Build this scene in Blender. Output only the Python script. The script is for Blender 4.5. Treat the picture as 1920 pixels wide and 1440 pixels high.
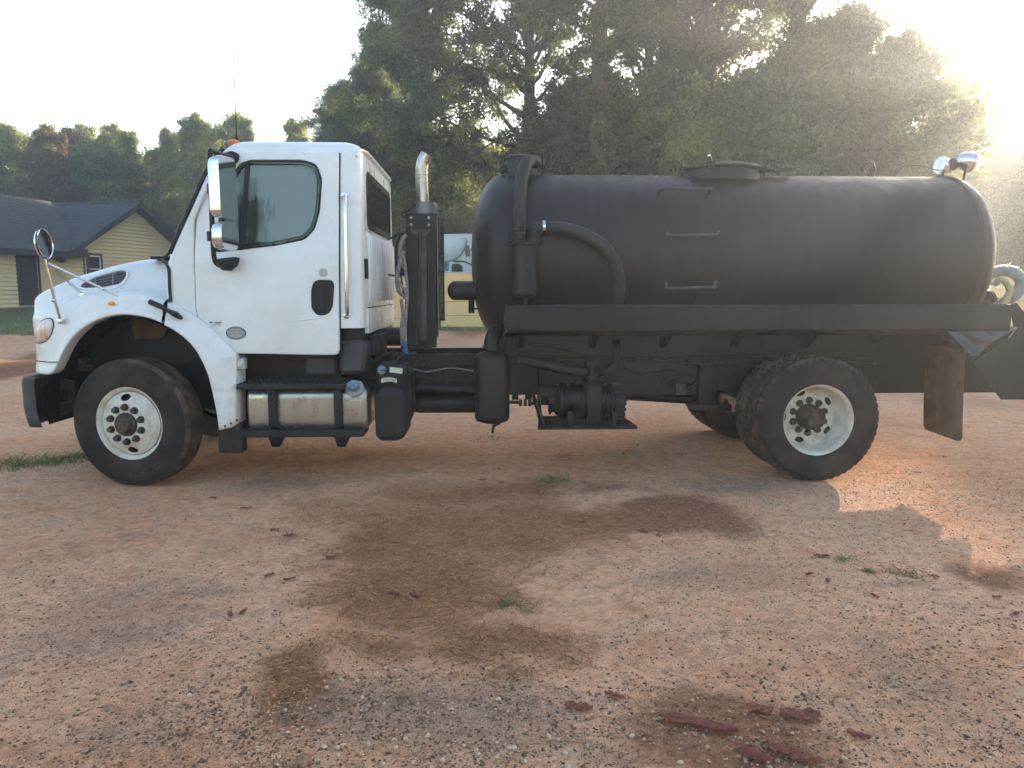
import bpy, bmesh, math, random
import numpy as np
from mathutils import Vector, Matrix, noise as mnoise
from mathutils.bvhtree import BVHTree

for o in list(bpy.data.objects):
    bpy.data.objects.remove(o)
scn = bpy.context.scene
COL = scn.collection
R_ = math.radians
PI = math.pi

# ---------------------------------------------------------------- camera
F_PX, YAW, HOR, CAM_D, CAM_H = 1380.0, R_(2.0), 545.0, 5.96, 1.60
PITCH = math.atan((720 - HOR) / F_PX)
cam = bpy.data.cameras.new('camera')
cam.lens = F_PX / 1920 * 36.0
cam.sensor_width = 36.0
cam.clip_start = 0.05
cam.clip_end = 900
camo = bpy.data.objects.new('camera', cam)
COL.objects.link(camo)
camo.location = (0, -CAM_D, CAM_H)
camo.rotation_euler = (PI / 2 - PITCH, 0, -YAW)
scn.camera = camo

# ---------------------------------------------------------------- sky and sun
SUN_ELEV, SUN_AZ = R_(12.5), R_(36.5)       # azimuth to the right of +Y
SUN_DIR = Vector((math.sin(SUN_AZ) * math.cos(SUN_ELEV), math.cos(SUN_AZ) * math.cos(SUN_ELEV), math.sin(SUN_ELEV)))
world = bpy.data.worlds.new('World')
scn.world = world
world.use_nodes = True
wt = world.node_tree
for n in list(wt.nodes):
    wt.nodes.remove(n)
sky = wt.nodes.new('ShaderNodeTexSky')
sky.sky_type = 'NISHITA'
sky.sun_disc = False
sky.sun_elevation = SUN_ELEV
sky.sun_rotation = SUN_AZ
sky.air_density = 1.0
sky.dust_density = 1.3
sky.ozone_density = 1.0
bg = wt.nodes.new('ShaderNodeBackground')
bg.inputs['Strength'].default_value = 0.15
wo = wt.nodes.new('ShaderNodeOutputWorld')
wt.links.new(sky.outputs[0], bg.inputs[0])
wt.links.new(bg.outputs[0], wo.inputs[0])
sl = bpy.data.lights.new('sun', 'SUN')
sl.energy = 5.0
sl.angle = R_(0.5)
sl.color = (1.0, 0.86, 0.68)
so = bpy.data.objects.new('sun', sl)
COL.objects.link(so)
so.rotation_euler = SUN_DIR.to_track_quat('Z', 'Y').to_euler()

scn.view_settings.view_transform = 'Standard'
scn.view_settings.look = 'None'
scn.view_settings.gamma = 1.0
scn.view_settings.exposure = 1.95
scn.render.engine = 'CYCLES'
scn.cycles.use_denoising = True
scn.cycles.max_bounces = 6
scn.cycles.diffuse_bounces = 3
scn.cycles.adaptive_threshold = 0.04
scn.cycles.transparent_max_bounces = 8
scn.cycles.volume_bounces = 0
scn.cycles.volume_step_rate = 4.0
scn.cycles.sample_clamp_indirect = 4.0

# ---------------------------------------------------------------- helpers
def ray(px, py):
    u = (px - 960) / F_PX
    v = (py - 720) / F_PX
    Fh = math.cos(PITCH) - v * math.sin(PITCH)
    U = -math.sin(PITCH) - v * math.cos(PITCH)
    return Vector((Fh * math.sin(YAW) + u * math.cos(YAW), Fh * math.cos(YAW) - u * math.sin(YAW), U))
CAMP = Vector((0, -CAM_D, CAM_H))
def B(px, py, Y):
    """a photograph point on the truck's lengthwise plane Y -> (X, Z)"""
    d = ray(px, py)
    t = (Y + CAM_D) / d.y
    return (d.x * t, CAM_H + d.z * t)
def proj(x, y, z):
    v = Vector((x, y, z)) - CAMP
    dep_h = v.x * math.sin(YAW) + v.y * math.cos(YAW); rt = v.x * math.cos(YAW) - v.y * math.sin(YAW)
    dep = dep_h * math.cos(PITCH) - v.z * math.sin(PITCH); up = dep_h * math.sin(PITCH) + v.z * math.cos(PITCH)
    return 960 + F_PX * rt / dep, 720 - F_PX * up / dep
def lerp_tab(tab, x):
    if x <= tab[0][0]: return tab[0][1]
    for (a, b), (c, d) in zip(tab[:-1], tab[1:]):
        if x <= c: return b + (d - b) * (x - a) / (c - a)
    return tab[-1][1]
def BX(px, py, Y): return B(px, py, Y)[0]
def BZ(px, py, Y): return B(px, py, Y)[1]
def B3(px, py, Y):
    x, z = B(px, py, Y)
    return Vector((x, Y, z))
def G(px, py, z=0.0):
    d = ray(px, py)
    t = (z - CAM_H) / d.z
    return (d.x * t, -CAM_D + d.y * t)
def BP(pts, Y): return [B(x, y, Y) for x, y in pts]

def terrain(y):
    t = min(max(y - 5.0, 0.0), 22.0)
    return 0.0024 * t * t

def smooth_line(pts, n=6):
    pts = [Vector(p) for p in pts]
    out = []
    for i in range(len(pts) - 1):
        p0 = pts[max(i - 1, 0)]; p1 = pts[i]; p2 = pts[i + 1]; p3 = pts[min(i + 2, len(pts) - 1)]
        for k in range(n):
            t = k / n
            out.append(0.5 * ((2 * p1) + (p2 - p0) * t + (2 * p0 - 5 * p1 + 4 * p2 - p3) * t * t + (3 * p1 - p0 - 3 * p2 + p3) * t ** 3))
    out.append(pts[-1])
    return out

def round_poly(pts, r, seg=5):
    pts = [Vector((p[0], p[1])) for p in pts]
    n = len(pts)
    rs = r if isinstance(r, (list, tuple)) else [r] * n
    out = []
    for i in range(n):
        p = pts[i]; a = pts[i - 1] - p; b = pts[(i + 1) % n] - p
        rr = min(rs[i], a.length * 0.48, b.length * 0.48)
        if rr < 1e-5:
            out.append(p); continue
        s = p + a.normalized() * rr; e = p + b.normalized() * rr
        for k in range(seg + 1):
            t = k / seg
            out.append(s * (1 - t) ** 2 + p * 2 * t * (1 - t) + e * t * t)
    return [(v.x, v.y) for v in out]

def area2(p):
    return sum(p[i - 1][0] * p[i][1] - p[i][0] * p[i - 1][1] for i in range(len(p)))

def inset(poly, d):
    """move the outline inwards by d (outwards if negative)"""
    n = len(poly)
    s = 1.0 if area2(poly) > 0 else -1.0
    out = []
    for i in range(n):
        p = Vector(poly[i]); a = p - Vector(poly[i - 1]); b = Vector(poly[(i + 1) % n]) - p
        if a.length < 1e-7: a = b
        if b.length < 1e-7: b = a
        a.normalize(); b.normalize()
        na = Vector((-a.y, a.x)) * s; nb = Vector((-b.y, b.x)) * s
        m = na + nb
        if m.length < 1e-5: m = na
        m.normalize()
        c = max(m.dot(na), 0.35)
        q = p + m * (d / c)
        out.append((q.x, q.y))
    return out

def _map(plane, a, b, d):
    if plane == 'XZ': return Vector((a, d, b))
    if plane == 'YZ': return Vector((d, a, b))
    return Vector((a, b, d))

def plate(bm, outline, d0, d1, plane='XZ', holes=(), bev=0.0, cuts=None, fun=None):
    """a flat piece with optional holes and a chamfered front rim; front at d0, back at d1"""
    old = set(bm.verts)
    sg = 1.0 if d1 > d0 else -1.0
    fr, bk = [], []
    new_faces = []
    def loop(pts, d):
        vs = [bm.verts.new(_map(plane, p[0], p[1], d)) for p in pts]
        es = []
        for i in range(len(vs)):
            es.append(bm.edges.new((vs[i - 1], vs[i])))
        return vs, es
    for k, pl in enumerate([outline] + list(holes)):
        pl = list(pl)
        fp = inset(pl, bev if k == 0 else -bev) if bev > 0 else pl
        v0, e0 = loop(fp, d0)
        v2, e2 = loop(pl, d1)
        fr += e0; bk += e2
        rings = [v0, v2]
        if bev > 0:
            v1, _ = loop(pl, d0 + sg * bev)
            rings = [v0, v1, v2]
        for ra, rb in zip(rings[:-1], rings[1:]):
            for i in range(len(ra)):
                new_faces.append(bm.faces.new((ra[i - 1], ra[i], rb[i], rb[i - 1])))
    for es in (fr, bk):
        g = bmesh.ops.triangle_fill(bm, use_beauty=True, edges=es)
    nv = [v for v in bm.verts if v not in old]
    if cuts:
        ax, vals = cuts
        nrm = {'X': Vector((1, 0, 0)), 'Y': Vector((0, 1, 0)), 'Z': Vector((0, 0, 1))}[ax]
        for c in vals:
            nvs = [v for v in bm.verts if v not in old]
            fs = set(); es = set()
            for v in nvs:
                fs.update(v.link_faces); es.update(v.link_edges)
            bmesh.ops.bisect_plane(bm, geom=nvs + list(es) + list(fs), plane_co=nrm * c, plane_no=nrm)
    if fun:
        for v in bm.verts:
            if v not in old:
                v.co = fun(v.co)

def add_box(bm, x0, x1, y0, y1, z0, z1, bev=0.0):
    old = set(bm.verts)
    r = bmesh.ops.create_cube(bm, size=1.0)
    for v in r['verts']:
        v.co = Vector(((x0 + x1) / 2 + v.co.x * (x1 - x0), (y0 + y1) / 2 + v.co.y * (y1 - y0), (z0 + z1) / 2 + v.co.z * (z1 - z0)))
    if bev > 0:
        es = set()
        for v in r['verts']: es.update(v.link_edges)
        bmesh.ops.bevel(bm, geom=list(es), offset=bev, segments=2, profile=0.7, affect='EDGES')

def frames(pts):
    t = []
    n = len(pts)
    for i in range(n):
        d = pts[min(i + 1, n - 1)] - pts[max(i - 1, 0)]
        t.append(d.normalized() if d.length > 1e-9 else Vector((0, 0, 1)))
    up = Vector((0, 0, 1)) if abs(t[0].z) < 0.9 else Vector((1, 0, 0))
    u = (up - t[0] * up.dot(t[0])).normalized()
    out = []
    for i in range(n):
        u = u - t[i] * u.dot(t[i])
        u = u.normalized() if u.length > 1e-6 else t[i].orthogonal().normalized()
        out.append((t[i], u, t[i].cross(u)))
    return out

def add_tube(bm, pts, r, n=8, cap=True):
    pts = [Vector(p) for p in pts]
    rs = list(r) if isinstance(r, (list, tuple)) else [r] * len(pts)
    prev = None; first = None
    for p, (t, u, w), rr in zip(pts, frames(pts), rs):
        ring = [bm.verts.new(p + (u * math.cos(2 * PI * k / n) + w * math.sin(2 * PI * k / n)) * rr) for k in range(n)]
        if prev:
            for k in range(n):
                bm.faces.new((prev[k - 1], prev[k], ring[k], ring[k - 1]))
        else:
            first = ring
        prev = ring
    if cap:
        bm.faces.new(first); bm.faces.new(prev[::-1])

def add_lathe(bm, prof, o=(0, 0, 0), ax=(0, 1, 0), n=48, rfun=None, cap=False):
    """prof: (radius, distance along axis)"""
    o = Vector(o); ax = Vector(ax).normalized()
    u = Vector((0, 0, 1)) if abs(ax.z) < 0.9 else Vector((1, 0, 0))
    u = (u - ax * u.dot(ax)).normalized(); w = ax.cross(u)
    prev = None; first = None
    for j, (r, t) in enumerate(prof):
        if r < 1e-6:
            ring = [bm.verts.new(o + ax * t)]
        else:
            ring = []
            for k in range(n):
                a = 2 * PI * k / n
                rr = r + (rfun(j, k) if rfun else 0.0)
                ring.append(bm.verts.new(o + ax * t + (u * math.cos(a) + w * math.sin(a)) * rr))
        if prev:
            if len(prev) == 1 and len(ring) > 1:
                for k in range(n): bm.faces.new((prev[0], ring[k], ring[k - 1]))
            elif len(ring) == 1 and len(prev) > 1:
                for k in range(n): bm.faces.new((prev[k - 1], prev[k], ring[0]))
            elif len(ring) > 1:
                for k in range(n): bm.faces.new((prev[k - 1], prev[k], ring[k], ring[k - 1]))
        else:
            first = ring
        prev = ring
    if cap:
        for q in (first, prev):
            if len(q) > 2: bm.faces.new(q)

def add_cyl(bm, p0, p1, r, n=24, bev=0.0, r1=None):
    p0 = Vector(p0); p1 = Vector(p1); L = (p1 - p0).length
    r1 = r if r1 is None else r1
    if bev > 0:
        prof = [(0, 0), (r - bev, 0), (r - bev * .3, bev * .3), (r, bev), (r1, L - bev), (r1 - bev * .3, L - bev * .3), (r1 - bev, L), (0, L)]
    else:
        prof = [(0, 0), (r, 0), (r1, L), (0, L)]
    add_lathe(bm, prof, p0, p1 - p0, n)

def add_ball(bm, c, sx, sy, sz, rot=None, seg=20):
    M = Matrix.Translation(Vector(c)) @ (rot.to_4x4() if rot else Matrix.Identity(4)) @ Matrix.Diagonal((sx, sy, sz, 1))
    bmesh.ops.create_uvsphere(bm, u_segments=seg, v_segments=max(8, seg // 2), radius=1.0, matrix=M)

def link(name, me, mat=None, parent=None):
    o = bpy.data.objects.new(name, me)
    COL.objects.link(o)
    if mat is not None and me is not None and not me.materials:
        me.materials.append(mat)
    if parent is not None:
        o.parent = parent
        o.matrix_parent_inverse = Matrix.Translation(-root_loc(parent))
    return o
ROOTL = {}
def root_loc(o):
    while o.parent: o = o.parent
    return ROOTL.get(o.name, Vector((0, 0, 0)))

def obj(name, bm, mat, parent=None, smooth=35, recalc=True):
    if recalc:
        bmesh.ops.recalc_face_normals(bm, faces=bm.faces)
    me = bpy.data.meshes.new(name)
    bm.to_mesh(me); bm.free()
    if smooth:
        me.polygons.foreach_set('use_smooth', [True] * len(me.polygons))
        if smooth < 180: me.set_sharp_from_angle(angle=R_(smooth))
    if parent is not None and parent.parent is not None:
        o = bpy.data.objects.new(name, me); COL.objects.link(o); me.materials.append(mat)
        o.parent = parent
        return o
    return link(name, me, mat, parent)

def np_mesh(name, verts, loops, nper, mat=None, smooth=False):
    """verts (N,3); loops flat array of indices, all faces with nper corners"""
    me = bpy.data.meshes.new(name)
    nf = len(loops) // nper
    me.vertices.add(len(verts)); me.vertices.foreach_set('co', np.ascontiguousarray(verts, dtype=np.float32).ravel())
    me.loops.add(len(loops)); me.loops.foreach_set('vertex_index', np.ascontiguousarray(loops, dtype=np.int32))
    me.polygons.add(nf)
    me.polygons.foreach_set('loop_start', np.arange(0, nf * nper, nper, dtype=np.int32))
    me.polygons.foreach_set('loop_total', np.full(nf, nper, dtype=np.int32))
    if smooth: me.polygons.foreach_set('use_smooth', np.ones(nf, dtype=bool))
    me.update(calc_edges=True)
    if mat: me.materials.append(mat)
    return me

def thing(name, label, cat, loc=(0, 0, 0), group=None):
    o = bpy.data.objects.new(name, None)
    COL.objects.link(o)
    o.location = loc
    o.empty_display_size = 0.3
    ROOTL[o.name] = Vector(loc)
    o['label'] = label; o['category'] = cat
    if group: o['group'] = group
    return o
def tag(o, label, cat, group=None, kind=None):
    o['label'] = label; o['category'] = cat
    if group: o['group'] = group
    if kind: o['kind'] = kind
    return o
def BM(): return bmesh.new()

def text_verts(s, size, extrude=0.0):
    cu = bpy.data.curves.new('lettering', 'FONT')
    cu.body = s; cu.size = size; cu.extrude = extrude
    cu.align_x = 'CENTER'; cu.align_y = 'CENTER'
    cu.resolution_u = 3
    t = bpy.data.objects.new('lettering', cu); COL.objects.link(t)
    dg = bpy.context.evaluated_depsgraph_get()
    me = bpy.data.meshes.new_from_object(t.evaluated_get(dg))
    vs = [v.co.copy() for v in me.vertices]; fs = [tuple(p.vertices) for p in me.polygons]
    bpy.data.objects.remove(t); bpy.data.curves.remove(cu); bpy.data.meshes.remove(me)
    return vs, fs

def add_text(bm, s, size, fun, extrude=0.0):
    vs, fs = text_verts(s, size, extrude)
    bv = [bm.verts.new(fun(v)) for v in vs]
    for f in fs:
        try: bm.faces.new([bv[i] for i in f])
        except ValueError: pass

def surface_of(o):
    dg = bpy.context.evaluated_depsgraph_get()
    return BVHTree.FromObject(o.evaluated_get(dg), dg)
def on_surface(bvh, px, py, off=0.0):
    p, n, _, _ = bvh.ray_cast(CAMP, ray(px, py).normalized())
    if p is None: return None, None
    if n.dot(ray(px, py)) > 0: n = -n
    return p + n * off, n

def bool_cut(o, cutters):
    for c in cutters:
        m = o.modifiers.new('cut', 'BOOLEAN'); m.operation = 'DIFFERENCE'; m.solver = 'EXACT'; m.object = c
    dg = bpy.context.evaluated_depsgraph_get()
    me = bpy.data.meshes.new_from_object(o.evaluated_get(dg))
    o.modifiers.clear()
    old = o.data
    o.data = me
    for c in cutters:
        bpy.data.objects.remove(c)
    me.polygons.foreach_set('use_smooth', [True] * len(me.polygons))
    me.set_sharp_from_angle(angle=R_(30))
# ---------------------------------------------------------------- materials
def nodes_of(name):
    m = bpy.data.materials.new(name); m.use_nodes = True
    nt = m.node_tree
    p = nt.nodes['Principled BSDF']
    return m, nt, p
def N(nt, typ, **kw):
    n = nt.nodes.new(typ)
    for k, v in kw.items():
        if k in n.inputs.keys() if hasattr(n.inputs, 'keys') else False: n.inputs[k].default_value = v
        else: setattr(n, k, v)
    return n
def tc(nt): return nt.nodes.new('ShaderNodeTexCoord').outputs['Object']
def nz(nt, vec, scale, detail=4.0, rough=0.55, dist=0.0):
    n = nt.nodes.new('ShaderNodeTexNoise')
    n.inputs['Scale'].default_value = scale; n.inputs['Detail'].default_value = detail
    n.inputs['Roughness'].default_value = rough; n.inputs['Distortion'].default_value = dist
    if vec is not None: nt.links.new(vec, n.inputs['Vector'])
    return n.outputs['Fac']
def ramp(nt, fac, stops, interp='LINEAR'):
    r = nt.nodes.new('ShaderNodeValToRGB')
    r.color_ramp.interpolation = interp
    els = r.color_ramp.elements
    while len(els) < len(stops): els.new(0.5)
    for e, (pos, c) in zip(els, stops):
        e.position = pos
        e.color = (c, c, c, 1) if isinstance(c, (int, float)) else (*c, 1)
    nt.links.new(fac, r.inputs[0])
    return r.outputs[0]
def mixc(nt, fac, a, b, mode='MIX'):
    m = nt.nodes.new('ShaderNodeMix'); m.data_type = 'RGBA'; m.blend_type = mode
    for s, v in ((0, fac), (6, a), (7, b)):
        if isinstance(v, (int, float)): m.inputs[s].default_value = v
        elif isinstance(v, tuple): m.inputs[s].default_value = (*v, 1)
        else: nt.links.new(v, m.inputs[s])
    return m.outputs[2]
def mth(nt, op, a, b=0.0, clamp=False):
    m = nt.nodes.new('ShaderNodeMath'); m.operation = op; m.use_clamp = clamp
    for i, v in enumerate((a, b)):
        if isinstance(v, (int, float)): m.inputs[i].default_value = v
        else: nt.links.new(v, m.inputs[i])
    return m.outputs[0]
def bump(nt, p, h, strength=0.3, dist=0.01):
    b = nt.nodes.new('ShaderNodeBump'); b.inputs['Strength'].default_value = strength; b.inputs['Distance'].default_value = dist
    nt.links.new(h, b.inputs['Height']); nt.links.new(b.outputs[0], p.inputs['Normal'])
def mapping(nt, vec, scale=(1, 1, 1), rot=(0, 0, 0)):
    m = nt.nodes.new('ShaderNodeMapping'); m.inputs['Scale'].default_value = scale; m.inputs['Rotation'].default_value = rot
    nt.links.new(vec, m.inputs[0]); return m.outputs[0]

def pmat(name, col, rough=0.5, metal=0.0, dirt=None, dscale=4.0, damt=0.5, bmp=0.0, bscale=60.0, coat=0.0, rvar=0.12, streak=None):
    """painted / plain surface with blotchy dirt, varying gloss and a little relief"""
    m, nt, p = nodes_of(name)
    v = tc(nt)
    if streak: v2 = mapping(nt, v, streak)
    else: v2 = v
    n1 = nz(nt, v2, dscale, 6.0, 0.62)
    if dirt is not None:
        f = ramp(nt, n1, [(0.42, 0.0), (0.78, damt)])
        c = mixc(nt, f, col, dirt)
    else:
        f = ramp(nt, n1, [(0.3, 0.86), (0.7, 1.1)])
        c = mixc(nt, 1.0, col, f, 'MULTIPLY')
    nt.links.new(c, p.inputs['Base Color'])
    rr = nt.nodes.new('ShaderNodeMapRange'); nt.links.new(nz(nt, v, dscale * 3.1, 5.0), rr.inputs[0])
    rr.inputs[1].default_value = 0.3; rr.inputs[2].default_value = 0.7
    rr.inputs[3].default_value = max(rough - rvar, 0.03); rr.inputs[4].default_value = min(rough + rvar, 1.0)
    nt.links.new(rr.outputs[0], p.inputs['Roughness'])
    p.inputs['Metallic'].default_value = metal
    if rough >= 0.65: p.inputs['Specular IOR Level'].default_value = 0.12
    elif rough >= 0.44: p.inputs['Specular IOR Level'].default_value = 0.32
    p.inputs['Coat Weight'].default_value = coat
    p.inputs['Coat Roughness'].default_value = 0.12
    if bmp > 0: bump(nt, p, nz(nt, v, bscale, 5.0), bmp, 0.004)
    return m

M = {}
M['white'] = pmat('white_paint', (0.78, 0.785, 0.78), 0.32, 0.0, (0.56, 0.53, 0.48), 2.2, 0.5, 0.02, 30, 0.25)
def dusty(m, dust, zlo, zhi, amt):
    nt = m.node_tree; p = nt.nodes['Principled BSDF']
    v = tc(nt)
    sx = nt.nodes.new('ShaderNodeSeparateXYZ'); nt.links.new(v, sx.inputs[0])
    h = nt.nodes.new('ShaderNodeMapRange'); nt.links.new(sx.outputs[2], h.inputs[0])
    h.inputs[1].default_value = zlo; h.inputs[2].default_value = zhi; h.inputs[3].default_value = 1.0; h.inputs[4].default_value = 0.0
    grain = ramp(nt, nz(nt, v, 5.0, 8, .7), [(0.35, 0.25), (0.7, 1.0)])
    f = mth(nt, 'MULTIPLY', mth(nt, 'MULTIPLY', h.outputs[0], grain), amt, True)
    src = p.inputs['Base Color'].links[0].from_socket
    nt.links.new(mixc(nt, f, src, dust), p.inputs['Base Color'])
def drips(m, col, amt):
    nt = m.node_tree; p = nt.nodes['Principled BSDF']; v = tc(nt)
    st = nz(nt, mapping(nt, v, (7, .8, .8)), 1.0, 7, .72, 1.2)
    fine = nz(nt, mapping(nt, v, (40, 2.0, 2.0)), 1.0, 4, .6)
    f = mth(nt, 'MULTIPLY', ramp(nt, st, [(0.50, 0.0), (0.68, 1.0)]), ramp(nt, fine, [(0.35, 0.2), (0.7, 1.0)]))
    src = p.inputs['Base Color'].links[0].from_socket
    nt.links.new(mixc(nt, mth(nt, 'MULTIPLY', f, amt), src, col), p.inputs['Base Color'])
dusty(M['white'], (0.50, 0.36, 0.25), 0.45, 1.35, 0.55)
M['tankblack'] = pmat('satin_black_paint', (0.010, 0.011, 0.0135), 0.47, 0.0, (0.020, 0.021, 0.024), 3.0, 0.6, 0.10, 22, 0.0, 0.10, (5.0, 0.5, 0.5))
drips(M['tankblack'], (0.040, 0.041, 0.043), 0.28)
M['black'] = pmat('black_chassis_paint', (0.008, 0.008, 0.009), 0.45, 0.0, (0.022, 0.019, 0.017), 7.0, 0.6, 0.08, 40)
M['plastic'] = pmat('grained_black_plastic', (0.014, 0.0145, 0.016), 0.55, 0.0, (0.035, 0.033, 0.032), 6.0, 0.5, 0.15, 180)
M['greyplastic'] = pmat('grey_plastic', (0.055, 0.056, 0.06), 0.6, 0.0, (0.09, 0.08, 0.07), 6.0, 0.6, 0.15, 120)
M['bumper'] = pmat('bumper_plastic', (0.05, 0.05, 0.053), 0.5, 0.0, (0.11, 0.10, 0.09), 8.0, 0.5, 0.15, 150)
M['rubber'] = pmat('tyre_rubber', (0.022, 0.020, 0.0195), 0.72, 0.0, (0.085, 0.062, 0.048), 4.0, 0.8, 0.12, 90)
M['tread'] = pmat('dusty_tread', (0.040, 0.033, 0.029), 0.85, 0.0, (0.19, 0.125, 0.09), 9.0, 0.85, 0.2, 90)
M['seal'] = pmat('rubber_seal', (0.012, 0.012, 0.013), 0.55)
M['chrome'] = pmat('chrome', (0.66, 0.67, 0.68), 0.07, 1.0, None, 9.0, 0.5, 0.0, 60, 0.0, 0.04)
M['steel'] = pmat('worn_steel', (0.36, 0.34, 0.32), 0.38, 0.9, (0.22, 0.15, 0.10), 9.0, 0.6, 0.1, 60)
M['alu'] = pmat('brushed_aluminium', (0.42, 0.40, 0.36), 0.33, 0.85, (0.20, 0.165, 0.125), 3.0, 0.85, 0.12, 45, 0.0, 0.1, (1.0, 1.0, 0.15))
M['rim'] = pmat('white_rim_paint', (0.68, 0.64, 0.56), 0.5, 0.0, (0.38, 0.26, 0.16), 8.0, 0.95, 0.06, 60)
M['hub'] = pmat('rusty_hub', (0.055, 0.044, 0.036), 0.66, 0.0, (0.17, 0.115, 0.075), 24.0, 0.9, 0.3, 60)
M['hose'] = pmat('black_hose', (0.020, 0.020, 0.021), 0.55, 0.0, (0.05, 0.05, 0.05), 9.0, 0.6, 0.1, 80)
M['greyhose'] = pmat('grey_suction_hose', (0.30, 0.30, 0.295), 0.4, 0.0, (0.15, 0.145, 0.13), 14.0, 0.6)
M['yellowhose'] = pmat('stained_clear_hose', (0.42, 0.37, 0.20), 0.4, 0.0, (0.25, 0.22, 0.12), 14.0, 0.6)
M['conduit'] = pmat('split_loom', (0.32, 0.30, 0.28), 0.45, 0.0, (0.06, 0.055, 0.05), 40.0, 0.9)
M['blue'] = pmat('blue_cable', (0.05, 0.16, 0.36), 0.5)
M['label'] = pmat('paper_label', (0.62, 0.60, 0.50), 0.6, 0.0, (0.3, 0.28, 0.2), 60.0, 0.5)
M['ink'] = pmat('printed_ink', (0.05, 0.05, 0.055), 0.6)
M['greyink'] = pmat('grey_print', (0.22, 0.22, 0.23), 0.6)
M['stickergrey'] = pmat('silver_sticker', (0.46, 0.45, 0.44), 0.45)
M['bluecap'] = pmat('faded_blue_cap', (0.16, 0.22, 0.30), 0.5)
M['amber'] = pmat('amber_lens', (0.85, 0.30, 0.02), 0.2, 0.0, None, 30, .5, 0, 60, 0.5)
M['orange'] = pmat('orange_lens', (0.70, 0.16, 0.03), 0.25, 0.0, None, 30, .5, 0, 60, 0.5)
M['flap'] = pmat('dusty_mud_flap', (0.085, 0.058, 0.040), 0.8, 0.0, (0.21, 0.135, 0.085), 6.0, 0.9, 0.1, 40)
M['inner'] = pmat('dark_cab_trim', (0.05, 0.05, 0.055), 0.8)
M['stainless'] = pmat('heat_stained_pipe', (0.50, 0.46, 0.40), 0.32, 0.9, (0.30, 0.20, 0.12), 6.0, 0.7)
M['muffler'] = pmat('grey_muffler', (0.20, 0.19, 0.18), 0.5, 0.7, (0.10, 0.07, 0.05), 8.0, 0.6)
M['barepanel'] = pmat('bent_grey_panel', (0.026, 0.028, 0.032), 0.34, 0.0, (0.09, 0.09, 0.10), 4.0, 0.5, 0.08, 10)
M['redpost'] = pmat('rusted_post', (0.10, 0.035, 0.022), 0.8, 0.0, (0.18, 0.08, 0.05), 9.0, 0.7)
M['siding'] = pmat('cream_siding', (0.80, 0.65, 0.40), 0.7, 0.0, (0.72, 0.57, 0.35), 1.5, 0.5, 0.05, 40)
M['trim'] = pmat('charcoal_trim', (0.035, 0.037, 0.042), 0.6)
M['doorblack'] = pmat('black_door_paint', (0.026, 0.028, 0.032), 0.5)
M['whiteframe'] = pmat('white_vinyl', (0.72, 0.72, 0.70), 0.4)
M['concrete'] = pmat('grey_concrete', (0.20, 0.17, 0.15), 0.9, 0.0, (0.13, 0.11, 0.1), 8, .6)
M['fence'] = pmat('tan_fence_board', (0.74, 0.52, 0.25), 0.75, 0.0, (0.64, 0.44, 0.21), 2.0, 0.7, 0.06, 20, 0, .1, (.3, 1, 2.5))
M['fencecap'] = pmat('pale_fence_cap', (0.52, 0.47, 0.40), 0.7)
M['semiwhite'] = pmat('semi_white_paint', (0.62, 0.66, 0.66), 0.4, 0.0, (0.45, 0.47, 0.46), 1.0, 0.5)
M['bark'] = pmat('bark', (0.075, 0.058, 0.045), 0.9, 0.0, (0.13, 0.11, 0.09), 7.0, 0.8, 0.6, 22, 0, .05, (1, 1, .25))
M['palebark'] = pmat('pale_bark', (0.20, 0.18, 0.15), 0.9, 0.0, (0.10, 0.085, 0.07), 7.0, 0.8, 0.5, 22, 0, .05, (1, 1, .25))

# fogged glass: a film of condensation with clear runs over real clear glass
m, nt, p = nodes_of('fogged_glass')
v = tc(nt)
big = nz(nt, v, 1.9, 3.0)
runs = nz(nt, mapping(nt, v, (34, 1, 2.0)), 1.0, 4.0)
ff = mth(nt, 'ADD', mth(nt, 'MULTIPLY', big, 1.5), mth(nt, 'MULTIPLY', runs, 0.5))
fogf = ramp(nt, ff, [(0.78, 0.12), (1.12, 0.85)])
p.inputs['Base Color'].default_value = (0.19, 0.245, 0.225, 1); p.inputs['Roughness'].default_value = 0.08
gl = nt.nodes.new('ShaderNodeBsdfTransparent'); gl.inputs[0].default_value = (0.42, 0.50, 0.47, 1)
gs = nt.nodes.new('ShaderNodeBsdfGlossy'); gs.inputs['Roughness'].default_value = 0.03
fr = nt.nodes.new('ShaderNodeFresnel'); fr.inputs[0].default_value = 1.5
mx = nt.nodes.new('ShaderNodeMixShader'); nt.links.new(fr.outputs[0], mx.inputs[0]); nt.links.new(gl.outputs[0], mx.inputs[1]); nt.links.new(gs.outputs[0], mx.inputs[2])
mx2 = nt.nodes.new('ShaderNodeMixShader'); nt.links.new(fogf, mx2.inputs[0]); nt.links.new(mx.outputs[0], mx2.inputs[1]); nt.links.new(p.outputs[0], mx2.inputs[2])
nt.links.new(mx2.outputs[0], nt.nodes['Material Output'].inputs[0])
M['fog'] = m
# plain tinted glass
def glass(name, tint, op=0.35, base=(0.03, 0.05, 0.05)):
    m, nt, p = nodes_of(name)
    p.inputs['Base Color'].default_value = (*base, 1); p.inputs['Roughness'].default_value = 0.05
    gl = nt.nodes.new('ShaderNodeBsdfTransparent'); gl.inputs[0].default_value = (*tint, 1)
    mx = nt.nodes.new('ShaderNodeMixShader'); mx.inputs[0].default_value = op
    nt.links.new(gl.outputs[0], mx.inputs[1]); nt.links.new(p.outputs[0], mx.inputs[2])
    nt.links.new(mx.outputs[0], nt.nodes['Material Output'].inputs[0])
    return m
M['glass'] = glass('tinted_glass', (0.45, 0.55, 0.52), 0.55)
M['darkglass'] = glass('dark_window_glass', (0.2, 0.22, 0.24), 0.9, (0.035, 0.045, 0.05))
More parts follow.
